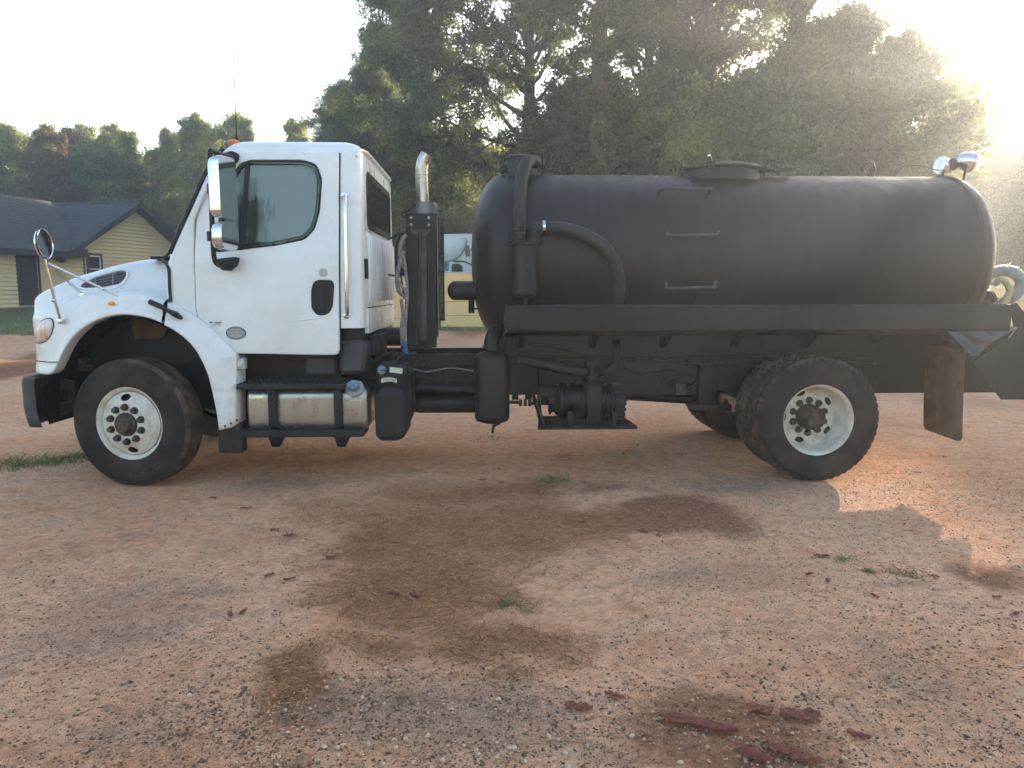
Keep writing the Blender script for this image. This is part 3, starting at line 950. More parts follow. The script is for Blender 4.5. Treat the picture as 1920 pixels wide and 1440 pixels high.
for a, b in zip(rows[:-1], rows[1:]):
    for i in range(len(a) - 1):
        bm.faces.new((a[i], a[i + 1], b[i + 1], b[i]))
# nose: close the front with a slightly bulged grille surround
c0 = rows[0]; n0 = len(c0)
mid = [bm.verts.new((v.co.x - .015, MID + (v.co.y - MID) * .93, v.co.z * .94 + .05)) for v in c0]
for i in range(n0 - 1):
    bm.faces.new((c0[i], mid[i], mid[i + 1], c0[i + 1]))
bm.faces.new(mid[::-1])
hood = obj('hood', bm, M['white'], T, 50)
sm = hood.modifiers.new('sub', 'SUBSURF'); sm.levels = 2; sm.render_levels = 2
# grille in the nose
bm = BM()
gxn = BX(65, 650, .36) - .035
for k in range(7):
    z = .92 + k * .065
    add_box(bm, gxn - .02, gxn + .05, .66, mir(.66), z, z + .02)
add_box(bm, gxn - .01, gxn + .02, .64, mir(.64), .88, 1.42)
obj('grille', bm, M['plastic'], hood)
# wheel-well liner and inner fender
for y0, y1 in ((.12, .62), (mir(.62), mir(.12))):
    bm = BM()
    add_tube(bm, [(0, 0, 0)], .1) if False else None
    ring = []
    for yy in (y0, y1):
        rr = []
        for k in range(25):
            a = R_(-12) + R_(204) * k / 24
            rr.append(bm.verts.new((FWX + .02 + .70 * math.cos(a), yy, .66 + .72 * math.sin(a))))
        ring.append(rr)
    for k in range(24): bm.faces.new((ring[0][k], ring[0][k + 1], ring[1][k + 1], ring[1][k]))
    inn = ring[1] if y0 < 1 else ring[0]
    cc = bm.verts.new((FWX, y1 if y0 < 1 else y0, .62))
    for k in range(24): bm.faces.new((inn[k], inn[k + 1], cc))
    obj('wheel_well', bm, M['black'], T)
bm = BM()   # tan heat panel visible in the well
plate(bm, BP([(250, 596), (300, 603), (318, 616), (312, 632), (257, 636)], .55), .50, .52)
obj('splash_panel', bm, M['flap'], T)
# headlight
hb0 = surface_of(hood)
hpx = round_poly([(66, 640), (70, 618), (78, 602), (90, 597), (99, 599), (101, 610), (97, 626), (89, 638), (76, 644)], 5, 3)
ctr = (84, 621)
def hl_pt(x, y, sc, off):
    for k in range(20):
        q = sc * (1 - .03 * k)
        p, n_ = on_surface(hb0, ctr[0] + (x - ctr[0]) * q, ctr[1] + (y - ctr[1]) * q, off)
        if p is not None: return p
    return B3(x, y, .2)
def hl_bm(scale_list):
    bm = BM(); rings = []
    for sc, off in scale_list:
        rings.append([bm.verts.new(hl_pt(x, y, sc, off)) for x, y in hpx])
    for p, q in zip(rings[:-1], rings[1:]):
        for i in range(len(p)): bm.faces.new((p[i - 1], p[i], q[i], q[i - 1]))
    return bm, rings
for s in (0, 1):
    flip = Matrix.Translation((0, 2 * MID, 0)) @ Matrix.Diagonal((1, -1, 1, 1))
    bm, rg_ = hl_bm([(1.0, -.006), (1.0, .006), (.93, .014), (.75, .022), (.45, .028), (.15, .030)])
    bm.faces.new(rg_[-1])
    if s: bm.transform(flip)
    hl = obj('headlight', bm, M['headlight'], T, 60)
    bm, rg_ = hl_bm([(1.07, -.004), (1.07, .004), (1.0, .005), (.99, -.004)])
    if s: bm.transform(flip)
    obj('lamp_rim', bm, M['seal'], hl, 40)
bm = BM()   # seam under the headlight and across the lower nose
add_tube(bm, [B3(66, 676, .25), B3(72, 677, .16), B3(90, 679, .085), B3(109, 679, .05)], .004, 5)
obj('panel_seam', bm, M['seal'], hood)
# hood side vent
hb = surface_of(hood)
vpx = round_poly([(146, 541), (152, 530), (180, 516), (226, 504), (240, 506), (243, 515), (238, 528), (226, 539), (196, 545), (160, 546)], 7, 3)
def on_hood(px, py, off):
    p, n_ = on_surface(hb, px, py, off)
    if p is None: print('miss', px, py); p = B3(px, py, .4)
    return p
def surf_ring(bm, outer, inner, o0, o1):
    """a raised rim following the surface between two outlines"""
    V = [[bm.verts.new(on_hood(x, y, o)) for x, y in pl] for pl, o in ((outer, -.004), (outer, o0 * .7), (inset(outer, .8), o0), (inset(inner, -.6), o0), (inner, o1))]
    for p, q in zip(V[:-1], V[1:]):
        for i in range(len(p)): bm.faces.new((p[i - 1], p[i], q[i], q[i - 1]))
vin = inset(vpx, 4.5)
if area2(vpx) and abs(area2(vin)) > abs(area2(vpx)): vin = inset(vpx, -4.5)
bm = BM(); surf_ring(bm, vpx, vin, .014, .002); vent = obj('hood_vent', bm, M['white'], hood, 40)
bm = BM(); cpt = bm.verts.new(on_hood(197, 524, .003)); rv = [bm.verts.new(on_hood(x, y, .003)) for x, y in vin]
mv = [bm.verts.new(on_hood(197 + (x - 197) * .5, 524 + (y - 524) * .5, .003)) for x, y in vin]
for i in range(len(rv)): bm.faces.new((rv[i - 1], rv[i], mv[i], mv[i - 1])); bm.faces.new((mv[i - 1], mv[i], cpt))
obj('vent_backing', bm, M['seal'], vent)
def inside(x, z, poly):
    c = False
    for i in range(len(poly)):
        (x1, z1), (x2, z2) = poly[i - 1], poly[i]
        if (z1 > z) != (z2 > z) and x < (x2 - x1) * (z - z1) / (z2 - z1) + x1: c = not c
    return c
bm = BM()
def hseg(pa, pb, n, rad):
    run = []
    for k in range(n + 1):
        t = k / n; x = pa[0] + (pb[0] - pa[0]) * t; y = pa[1] + (pb[1] - pa[1]) * t
        if inside(x, y, vin): run.append(on_hood(x, y, .010))
        else:
            if len(run) > 1: add_tube(bm, run, rad, 4)
            run = []
    if len(run) > 1: add_tube(bm, run, rad, 4)
for k in range(10):
    hseg((140, 520 + k * 5.2), (250, 498 + k * 5.2), 44, .0045)
for k in range(34):
    hseg((146 + k * 3, 560), (148 + k * 3, 495), 26, .0024 if k % 11 else .0065)
obj('vent_mesh', bm, M['steel'], vent)
# amber side marker
mp_, _n = on_surface(hb, 211, 569)
bm = BM(); add_ball(bm, mp_, .048, .016, .027, None, 20)
mk = obj('marker_light', bm, M['white'], hood, 180)
bm = BM(); add_ball(bm, mp_ + Vector((0, -.004, 0)), .034, .020, .018, None, 20)
obj('amber_lens', bm, M['amber'], mk, 180)
# hood latch
bm = BM()
L = [B3(281, 566, .06), B3(300, 574, .03), B3(314, 582, .02), B3(330, 590, .03), B3(342, 598, .05)]
add_tube(bm, L, [.022, .022, .016, .027, .012], 8)
obj('hood_latch', bm, M['plastic'], T)
# rear part of the fender, fixed to the cab
bm = BM()
arch = BP([(307, 610), (320, 616), (342, 631), (357, 645), (369, 661), (380, 681), (390, 705), (398, 735), (405, 770), (410, 807)], .03)
outer = BP([(432, 803), (441, 797), (440, 735), (437, 668), (420, 645), (395, 623), (368, 600), (340, 583), (307, 568)], .03)
def fend(co):
    r = math.hypot(co.x - FWX, co.z - .62)
    k = min(max((r - .80) / .14, 0), 1)
    e = .06 * k * k * (3 - 2 * k)
    k2 = 1 - min(max((r - .70) / .035, 0), 1)
    return Vector((co.x, co.y + e + (.0 if co.y > .2 else -.012 * k2), co.z))
plate(bm, arch + outer, .03, .26, 'XZ', (), .010, ('Z', [.5 + .06 * k for k in range(18)]), fend)
obj('fender', bm, M['white'], T, 40)
bm = BM(); plate(bm, [(p[0], p[1]) for p in arch + outer], mir(.03), mir(.26), 'XZ', (), .01); obj('fender', bm, M['white'], T, 40)
bm = BM(); add_box(bm, BX(408, 800, .1), BX(452, 800, .1), .10, .24, BZ(440, 850, .1), BZ(440, 795, .1), .01); obj('fender_mud_flap', bm, M['rubber'], T)
for px, py in ((422, 799), (433, 794), (444, 788)):
    bm = BM(); add_ball(bm, B3(px, py, .028), .010, .008, .010, None, 8); obj('fender_rivet', bm, M['hub'], T)
bm = BM()   # small lamp behind the fender
q = B3(451, 682, .14)
add_box(bm, q.x - .038, q.x + .038, .12, .2, q.z - .045, q.z + .045, .012)
lamp = obj('step_lamp', bm, M['stickergrey'], T)
bm = BM(); add_ball(bm, (q.x, .118, q.z - .005), .024, .018, .026, None, 14); obj('lens', bm, M['label'], lamp, 180)

# ---- bumper
bm = BM()
xb = BX(49, 740, .22)
fp = [(xb + .16, .07), (xb + .05, .10), (xb, .24), (xb - .06, .70), (xb - .08, MID), (xb - .06, mir(.70)), (xb, mir(.24)), (xb + .05, mir(.10)), (xb + .16, mir(.07))]
ztop, zbot = BZ(60, 706, .15), BZ(66, 800, .12)
rows = []
L = smooth_line([(a, b, 0) for a, b in fp], 4)
for z, off in ((zbot, .07), (zbot + .06, .03), (zbot + .16, .0), (ztop - .04, 0.0), (ztop, .03), (ztop, .16)):
    rows.append([bm.verts.new((v.x + off * (1 if abs(v.y - MID) < 1.05 else .4), MID + (v.y - MID) * (1 - off * .12), z)) for v in L])
for a, b in zip(rows[:-1], rows[1:]):
    for i in range(len(a) - 1): bm.faces.new((a[i], a[i + 1], b[i + 1], b[i]))
bp = obj('bumper', bm, M['bumper'], T, 40)
so2 = bp.modifiers.new('thick', 'SOLIDIFY'); so2.thickness = .012; so2.offset = -1
bm = BM()
plate(bm, BP([(82, 722), (104, 708), (140, 714), (140, 770), (118, 776), (92, 792), (82, 780)], .30), .30, .34, 'XZ', [BP([(110, 742), (118, 730), (135, 728), (135, 752), (112, 756)], .30)])
obj('bumper_bracket', bm, M['black'], T)
for y in (.66, mir(.74)):
    bm = BM(); add_box(bm, xb + .1, xb + .8, y, y + .08, .62, .80); obj('bumper_arm', bm, M['black'], T)
bm = BM()
for k in range(5):
    add_tube(bm, [B3(112 + k * 5, 728, .33), B3(112 + k * 5, 754, .33)], .005, 4)
obj('bumper_mesh', bm, M['black'], T)
bm = BM(); add_box(bm, B3(158, 680, .5).x - .03, B3(158, 680, .5).x + .03, .46, .54, BZ(158, 695, .5), BZ(158, 672, .5), .01)
add_ball(bm, B3(162, 690, .45), .06, .04, .03); obj('brake_valve', bm, M['hub'], T)

# ---- cab shell
zb = BZ(540, 667, .15)
def cabY(z): return .15 + max(z - 1.80, 0) * .085
Xr = BX(686, 500, .34)
def front_x(z):
    key = sorted([(BZ(x, y, .3), BX(x, y, .3)) for x, y in ((424, 274), (408, 290), (388, 324), (366, 378), (340, 440), (323, 483), (319, 500), (318, 570))])
    if z <= key[0][0]: return key[0][1]
    for (z0, x0), (z1, x1) in zip(key[:-1], key[1:]):
        if z0 <= z <= z1: return x0 + (x1 - x0) * (z - z0) / (z1 - z0)
    return key[-1][1]
zroof = BZ(560, 268, .45)
def ring_pts(z, ins, xin=0.0):
    x0 = front_x(min(z, zroof - .05)) + ins * .9; x1 = Xr - ins - xin
    y0 = cabY(z) + .022 + ins; y1 = mir(y0)
    rf_, rr_ = .10, .11
    return round_poly([(x0, y0), (x1, y0), (x1, y1), (x0, y1)], [rf_, rr_, rr_, rf_], 6)
levels = [(zb + .225, 0), (zb + .30, 0), (zb + .38, 0), (1.56, 0), (1.65, 0), (1.80, 0), (1.95, 0), (2.1, 0), (2.25, 0), (2.4, 0), (2.52, 0), (zroof - .12, .0), (zroof - .07, .012), (zroof - .035, .04), (zroof - .012, .09), (zroof, .19), (zroof + .012, .45), (zroof + .018, .8)]
bm = BM()
def loft(bm, off):
    rows = []
    for z, ins in levels:
        zz = z
        if off > 0:
            if z == levels[0][0]: zz = z + off
            if z > zroof - .06: zz = z - off
        rows.append([bm.verts.new((x, y, zz)) for x, y in ring_pts(z, ins + off)])
    n = len(rows[0])
    for a, b in zip(rows[:-1], rows[1:]):
        for i in range(n): bm.faces.new((a[i - 1], a[i], b[i], b[i - 1]))
    bm.faces.new(rows[0][::-1]); bm.faces.new(rows[-1])
loft(bm, 0.0)
bmesh.ops.recalc_face_normals(bm, faces=bm.faces)
b2 = BM(); loft(b2, .05); bmesh.ops.recalc_face_normals(b2, faces=b2.faces); bmesh.ops.reverse_faces(b2, faces=b2.faces)
tmp = bpy.data.meshes.new('tmp'); b2.to_mesh(tmp); b2.free(); bm.from_mesh(tmp); bpy.data.meshes.remove(tmp)
cab = obj('cab', bm, M['white'], T, 30, recalc=False)
WIN = round_poly(BP([(406, 473), (437, 470), (520, 460), (572, 449), (590, 430), (599, 395), (602, 335), (592, 308), (566, 299), (466, 299), (446, 307), (432, 332), (414, 396), (404, 450)], .19), .03, 3)
def cutter(poly, d0, d1, plane):
    b = BM(); plate(b, poly, d0, d1, plane); return obj('cutter', b, M['seal'], None, 0)
RW = round_poly([(.50, BZ(683, 417, .5) - .01), (.50, BZ(682, 330, .5)), (mir(.50), BZ(682, 330, .5)), (mir(.50), BZ(683, 417, .5) - .01)], .06)
WS = round_poly([(.30, 1.98), (.36, zroof - .16), (mir(.36), zroof - .16), (mir(.30), 1.98)], .08)
bool_cut(cab, [cutter(inset(WIN, -.02), -.2, 2.7, 'XZ'), cutter(RW, Xr - .4, Xr + .3, 'YZ'), cutter(WS, front_x(1.9) - .5, front_x(2.6) + .14, 'YZ')])
# windshield, rear glass
bm = BM()
def ws(y, z): return Vector((front_x(z) + .004, y, z))
a = [ws(.26, 1.94), ws(mir(.26), 1.94), ws(mir(.33), zroof - .13), ws(.33, zroof - .13)]
n = 8; grid = []
for i in range(n + 1):
    t = i / n; l = a[0].lerp(a[3], t); r = a[1].lerp(a[2], t)
    grid.append([])
    for j in range(n + 1):
        q = l.lerp(r, j / n); q.x = front_x(q.z) + .004 - .03 * (1 - (2 * j / n - 1) ** 2)
        grid[-1].append(bm.verts.new(q))
for i in range(n):
    for j in range(n): bm.faces.new((grid[i][j], grid[i][j + 1], grid[i + 1][j + 1], grid[i + 1][j]))
obj('windshield', bm, M['glass'], cab, 180)
bm = BM(); plate(bm, inset(RW, -.02), Xr - .012, Xr - .006, 'YZ'); rg = obj('rear_window', bm, M['darkglass'], cab)
bm = BM(); plate(bm, inset(RW, -.045), Xr + .008, Xr - .004, 'YZ', [inset(RW, .012)], .003); obj('seal', bm, M['seal'], rg)
# pillar trim along the windshield edge and drip edge at the roof's rear
for s in (0, 1):
    bm = BM()
    pts = [Vector((front_x(z) + .006, cabY(z) + .05, z)) for z in np.linspace(1.90, zroof - .08, 14)]
    add_tube(bm, pts, .019, 6)
    if s: bm.transform(Matrix.Translation((0, 2 * MID, 0)) @ Matrix.Diagonal((1, -1, 1, 1)))
    obj('pillar_trim', bm, M['seal'], cab)
bm = BM()
pts = [(Xr - .045, cabY(2.55) + .045, zroof - .14), (Xr - .03, .30, zroof - .085), (Xr + .0, .42, zroof - .075), (Xr + .012, .6, zroof - .075), (Xr + .012, mir(.6), zroof - .075), (Xr + .0, mir(.42), zroof - .075), (Xr - .05, mir(.30), zroof - .045)]
add_tube(bm, smooth_line(pts, 5), .016, 6); obj('roof_drip_edge', bm, M['white'], cab)
# pressed ribs on the back wall
for k in range(13):
    bm = BM()
    y = .42 + k * .133
    z0, z1 = BZ(686, 566, .5), BZ(684, 432, .5) - .02
    add_tube(bm, [(Xr + .0, y, z0), (Xr + .012, y, z0 + .05), (Xr + .012, y, z1 - .05), (Xr + .0, y, z1)], [.012, .022, .022, .012], 8)
    obj('pressed_rib', bm, M['white'], cab, 60)
bm = BM(); add_box(bm, Xr - .02, Xr + .028, .27, .30, BZ(684, 523, .3), BZ(684, 485, .3), .008); obj('rear_pull', bm, M['plastic'], cab)
bm = BM(); add_box(bm, Xr - .10, Xr + .014, .33, mir(.33), BZ(686, 624, .4), BZ(686, 578, .4), .006); obj('rear_skirt', bm, M['white'], cab)
bm = BM(); add_tube(bm, [(Xr + .004, .36, BZ(686, 577, .4)), (Xr + .004, mir(.36), BZ(686, 577, .4))], .005, 5); obj('skirt_seam', bm, M['seal'], cab)
# seam between hood and cab, and cowl side seams
bm = BM()
pts = [B3(298, 484, .42), B3(307, 489, .30), B3(314, 498, .20), B3(317, 512, .155), B3(318, 540, .15), B3(320, 566, .145)]
add_tube(bm, smooth_line(pts, 4), .013, 6); obj('hood_seal', bm, M['seal'], cab)
bm = BM(); add_tube(bm, [B3(343, 443, .168), B3(361, 441, .168)], .0035, 5); obj('cowl_seam', bm, M['greyink'], cab)
# side body below the hood line, in front of the door
bm = BM(); plate(bm, BP([(321, 478), (330, 462), (345, 428), (366, 380), (386, 340), (392, 345), (374, 385), (364, 412), (363, 470), (367, 580), (373, 605), (345, 590), (321, 570)], .158), .158, .25, 'XZ', (), .006)
obj('cowl_side', bm, M['white'], cab, 40)
# wipers and cowl grille
bm = BM()
add_box(bm, front_x(1.9) - .22, front_x(1.9) + .02, .36, mir(.36), 1.86, 1.885, .008)
for y in (.5, 1.25):
    add_tube(bm, [(front_x(1.9) - .05, y, 1.89), (front_x(2.0) - .035, y + .25, 2.0), (front_x(2.15) - .035, y + .5, 2.12)], .009, 5)
obj('wiper_set', bm, M['seal'], cab)
bm = BM(); add_tube(bm, [B3(297, 487, .45), B3(312, 479, .36), B3(323, 468, .30)], .012, 6); obj('cowl_corner', bm, M['plastic'], cab)
# doors
DOOR = BP([(424, 279), (410, 296), (394, 328), (373, 376), (363, 411), (362, 470), (366, 580), (371, 600), (378, 609), (436, 664), (600, 667)], .152) 
DOOR += round_poly(BP([(600, 667), (638, 668), (637, 600)], .152), .03, 4)[6:-6] if False else BP([(628, 667), (635, 664), (638, 655), (636, 480), (633, 279)], .152)
def lean(co): return Vector((co.x, co.y + max(co.z - 1.80, 0) * .085, co.z))
def lean_far(co): return Vector((co.x, co.y - max(co.z - 1.80, 0) * .085, co.z))
cuts = ('Z', [1.80 + .1 * k for k in range(9)])
for s in (0, 1):
    y0, sg, fn = (.152, 1, lean) if s == 0 else (mir(.152), -1, lean_far)
    bm = BM(); plate(bm, inset(DOOR, .006), y0, y0 + sg * .035, 'XZ', [WIN], .008, cuts, fn)
    d = obj('door', bm, M['white'], T, 40)
    bm = BM(); plate(bm, [(x, min(z, BZ(500, 284, .2))) for x, z in inset(DOOR, -.004)], y0 + sg * .012, y0 + sg * .030, 'XZ', [inset(WIN, -.02)], 0, cuts, fn); obj('door_seal', bm, M['seal'], d)
    bm = BM(); plate(bm, inset(WIN, -.002), y0 - sg * .004, y0 + sg * .03, 'XZ', [inset(WIN, .032)], .004, cuts, fn); obj('window_seal', bm, M['seal'], d)
    bm = BM(); plate(bm, inset(WIN, .016), y0 + sg * .016, y0 + sg * .021, 'XZ', (), 0, cuts, fn); obj('window_pane', bm, M['fog'], d)
    bm = BM(); plate(bm, BP([(455, 303), (464, 303), (457, 470), (448, 471)], .165), y0 + sg * .002, y0 + sg * .03, 'XZ', (), .003, cuts, fn); obj('window_divider', bm, M['seal'], d)
    # handle in its recess
    rc = round_poly(BP([(588, 528), (600, 524), (622, 525), (627, 532), (624, 575), (617, 588), (605, 592), (593, 590), (584, 578), (583, 545)], .15), .02, 3)
    bm = BM(); plate(bm, rc, y0 - sg * .006, y0 + sg * .01, 'XZ', [inset(rc, .016)], .003); hd = obj('handle', bm, M['plastic'], d)
    bm = BM(); plate(bm, inset(rc, .012), y0 - sg * .001, y0 + sg * .008, 'XZ'); obj('handle_recess', bm, M['seal'], d)
    bm = BM(); plate(bm, round_poly(BP([(601, 536), (609, 536), (608, 590), (600, 590)], .15), .012), y0 - sg * .018, y0 - sg * .002, 'XZ', (), .005); obj('handle_grip', bm, M['plastic'], d)
    bm = BM(); c = B3(606, 511, .15); add_cyl(bm, (c.x, y0 + sg * .01, c.z), (c.x, y0 - sg * .004, c.z), .036, 24, .003); obj('lock_cover', bm, M['stickergrey'], d)
    # soft crease pressed into the lower door
    bm = BM(); pts = [B3(500, 608, .15), B3(560, 601, .15), B3(600, 596, .15), B3(622, 588, .15)]
    pts = [Vector((p.x, y0 + sg * .004, p.z)) for p in pts]
    add_tube(bm, smooth_line(pts, 5), [.002 + .0065 * min(i / 6, 1) * (1 if i < 14 else .4) for i in range(16)], 8); obj('door_crease', bm, M['white'], d, 180)
    if s == 0: door = d
    # grab handle on the corner panel
    bm = BM(); yy = cabY(2.2)
    pts = [B3(646, 367, .21), B3(646, 372, .16), B3(647, 400, .135), B3(649, 480, .125), B3(650, 560, .125), B3(651, 588, .15), B3(651, 592, .20)]
    if s: pts = [Vector((p.x, mir(p.y), p.z)) for p in pts]
    add_tube(bm, smooth_line(pts, 4), .016, 10)
    for p in (pts[0], pts[-1]):
        add_cyl(bm, p + Vector((0, -.03 if s == 0 else .03, 0)), p + Vector((0, .02 if s == 0 else -.02, 0)), .028, 12, .004)
    obj('grab_handle', bm, M['chrome'], cab, 60)
# decals on the driver's door
bm = BM()
c = B3(442.5, 624.5, .1495)
ell = lambda a, b, n=40: [(c.x + a * math.cos(2 * PI * k / n), c.z + b * math.sin(2 * PI * k / n)) for k in range(n)]
plate(bm, ell(.083, .054), .1490, .1515, 'XZ'); dec = obj('oval_sticker', bm, M['stickergrey'], door)
bm = BM()
plate(bm, ell(.082, .053), .1484, .1490, 'XZ', [ell(.074, .046)])
plate(bm, ell(.069, .041), .1484, .1490, 'XZ', [ell(.0655, .0375)])
for s_, dz, sz in (('CERTIFIED', .014, .023), ('CLEAN IDLE', -.006, .023), ('4 * 4', -.024, .014)):
    add_text(bm, s_ if sz > .015 else 'NOx  6', sz, lambda v, dz=dz: Vector((c.x + v.x, .1484, c.z + dz + v.y)))
obj('lettering', bm, M['ink'], door, 0)
bm = BM(); c2 = B3(404, 607, .1495)
add_box(bm, c2.x - .050, c2.x + .050, .1490, .1515, c2.z - .026, c2.z + .026); obj('small_label', bm, M['whiteframe'], door)
bm = BM()
for (dx, dz, w, h) in ((-.036, .015, .010, .004), (-.034, .008, .014, .005), (.020, .012, .028, .004), (.020, .005, .026, .004), (.005, -.006, .03, .002), (-.02, -.018, .022, .002), (.03, -.018, .012, .0015)):
    add_box(bm, c2.x + dx - w, c2.x + dx + w, .1484, .1489, c2.z + dz - h, c2.z + dz + h)
obj('label_print', bm, M['greyink'], door)
# interior: floor, seats, wheel, dash
bm = BM()
add_box(bm, front_x(1.9) + .1, front_x(1.9) + .45, .30, mir(.30), 1.45, 1.90, .05)
obj('dashboard', bm, M['inner'], cab)
for y in (.62, 1.82):
    bm = BM(); xs_ = Xr - .75
    add_box(bm, xs_, xs_ + .48, y - .24, y + .24, 1.45, 1.62, .05)
    add_box(bm, xs_ + .38, xs_ + .54, y - .23, y + .23, 1.55, 2.18, .06)
    add_box(bm, xs_ + .42, xs_ + .54, y - .13, y + .13, 2.16, 2.36, .05)
    obj('seat', bm, M['inner'], cab)
bm = BM()
cx, cz = front_x(1.9) + .62, 1.88
ringp = [Vector((cx + .10 * math.cos(a), .62 + .22 * math.sin(a), cz + .20 * math.cos(a))) for a in np.linspace(0, 2 * PI, 25)]
add_tube(bm, ringp, .014, 6); add_cyl(bm, (cx, .62, cz), (cx - .2, .62, cz - .25), .03)
obj('steering_wheel', bm, M['inner'], cab)
# roof marker lamps and antenna
for k, y in enumerate((.42, .80, 1.22, 1.64, 2.02)):
    bm = BM(); q = B3(451, 267, .6)
    add_ball(bm, (q.x - (.05 if 0 < k < 4 else 0), y, zroof - .004), .05, .03, .022, None, 14); obj('roof_marker', bm, M['orange'], cab, 180)
bm = BM(); q0 = B3(444, 266, 2.0); q1 = B3(436.5, 75, 2.0)
add_tube(bm, [Vector((q0.x, 2.0, zroof - .05)), q0, q0.lerp(q1, .25), q1], [.012, .010, .0045, .003], 6); add_ball(bm, q0 + Vector((0, 0, -.0)), .02, .02, .05)
obj('antenna', bm, M['seal'], cab)

# ---- mirrors
for s in (0, 1):
    fx = (lambda p: p) if s == 0 else (lambda p: Vector((p.x, mir(p.y), p.z)))
    bm = BM()
    pts = [B3(437, 296, .19), B3(415, 289, .02), B3(397, 283, -.10), B3(394, 290, -.12), B3(395, 340, -.13), B3(397, 400, -.13), B3(399, 450, -.13), B3(402, 485, -.12), B3(410, 497, -.06), B3(425, 498, .06), B3(432, 494, .15)]
    add_tube(bm, [fx(p) for p in smooth_line(pts, 4)], .019, 8)
    for py in (354, 443):
        add_cyl(bm, fx(B3(396, py - 9, -.13)), fx(B3(397, py + 9, -.13)), .034, 12, .006)
    arm = obj('mirror_arm', bm, M['plastic'], T, 60)
    bm = BM(); plate(bm, round_poly(BP([(425, 484), (446, 482), (443, 497), (430, 508), (420, 507), (405, 487)], .1), .015), .04, .15, 'XZ', (), .01)
    if s: bm.transform(Matrix.Translation((0, 2 * MID, 0)) @ Matrix.Diagonal((1, -1, 1, 1)))
    obj('lower_mount', bm, M['plastic'], arm, 50)
    bm = BM(); plate(bm, round_poly(BP([(420, 287), (436, 283), (447, 288), (446, 300), (436, 309), (425, 306)], .19), .02), .165, .22, 'XZ', (), .012)
    if s: bm.transform(Matrix.Translation((0, 2 * MID, 0)) @ Matrix.Diagonal((1, -1, 1, 1)))
    obj('upper_mount', bm, M['plastic'], arm, 50)
    # chrome shells: a half-pillow, its mirror glass facing back
    def shell(x0, y0, x1, y1, rr, yc, depth):
        a = B3(x0, y1, yc); b = B3(x1, y0, yc)
        bm = BM()
        w, h = b.x - a.x, b.z - a.z
        rows = []
        for t, sc, wy in ((0.0, .35, .7), (.12, .62, .86), (.35, .88, .96), (.7, 1.0, 1.0), (1.0, 1.0, 1.0)):
            ring = []
            for (u, v) in round_poly([(-.115, -h / 2), (.115, -h / 2), (.115, h / 2), (-.115, h / 2)], rr, 5):
                ring.append(bm.verts.new((a.x + w * t, yc + u * (.55 + .45 * sc), (a.z + b.z) / 2 + v * (.80 + .2 * sc))))
            rows.append(ring)
        n = len(rows[0])
        for p, q in zip(rows[:-1], rows[1:]):
            for i in range(n): bm.faces.new((p[i - 1], p[i], q[i], q[i - 1]))
        bm.faces.new(rows[0])
        bm.faces.new(rows[-1])
        return bm, rows
    for (x0, y0, x1, y1, rr) in ((404, 294, 427, 411, .06), (408, 416, 432, 470, .09)):
        bm, _ = shell(x0, y0, x1, y1, rr, -.14, .1)
        rotm = Matrix.Translation(B3((x0 + x1) / 2, (y0 + y1) / 2, -.14)) @ Matrix.Rotation(R_(-14), 4, 'Z') @ Matrix.Translation(-B3((x0 + x1) / 2, (y0 + y1) / 2, -.14))
        bm.transform(rotm)
        if s: bm.transform(Matrix.Translation((0, 2 * MID, 0)) @ Matrix.Diagonal((1, -1, 1, 1)))
        obj('mirror_shell', bm, M['chrome'], arm, 60)
# round fender mirrors on struts
for s in (0, 1):
    fx = (lambda p: p) if s == 0 else (lambda p: Vector((p.x, mir(p.y), p.z)))
    bm = BM(); top = B3(85, 486, -.02)
    add_tube(bm, [fx(top + Vector((-.01, 0, .06))), fx(B3(101, 556, .0)), fx(B3(114, 601, .06))], [.012, .012, .012], 8)
    add_tube(bm, [fx(B3(88, 496, -.02)), fx(B3(130, 530, .12)), fx(B3(154, 551, .24))], .009, 8)
    add_tube(bm, [fx(B3(90, 494, -.02)), fx(B3(190, 540, .04)), fx(B3(243, 565, .12))], [.009, .009, .006], 8)
    for q in (B3(115, 603, .06), B3(156, 554, .24), B3(243, 567, .10)):
        add_box(bm, *sum(([fx(q)[i] - d, fx(q)[i] + d] for i, d in enumerate((.022, .02, .018))), []), .006)
    for q in (B3(100, 563, .0), B3(132, 532, .13), B3(194, 542, .045)):
        add_ball(bm, fx(q), .016, .016, .016, None, 10)
    fm = obj('fender_mirror', bm, M['chrome'], hood, 60)
    bm = BM(); c = fx(B3(83, 457, -.02))
    nrm = Vector((.985, .05 if s == 0 else -.05, .06)).normalized()
    add_lathe(bm, [(0, -.055), (.06, -.048), (.105, -.022), (.118, 0), (.120, .008), (.112, .012), (.110, .006), (0, .012)], c, nrm, 36)
    obj('mirror_head', bm, M['chrome'], fm, 40)
    bm = BM(); add_lathe(bm, [(.113, .008), (.119, .010), (.121, .004), (.117, -.004)], c, nrm, 36); obj('mirror_rim', bm, M['seal'], fm, 40)

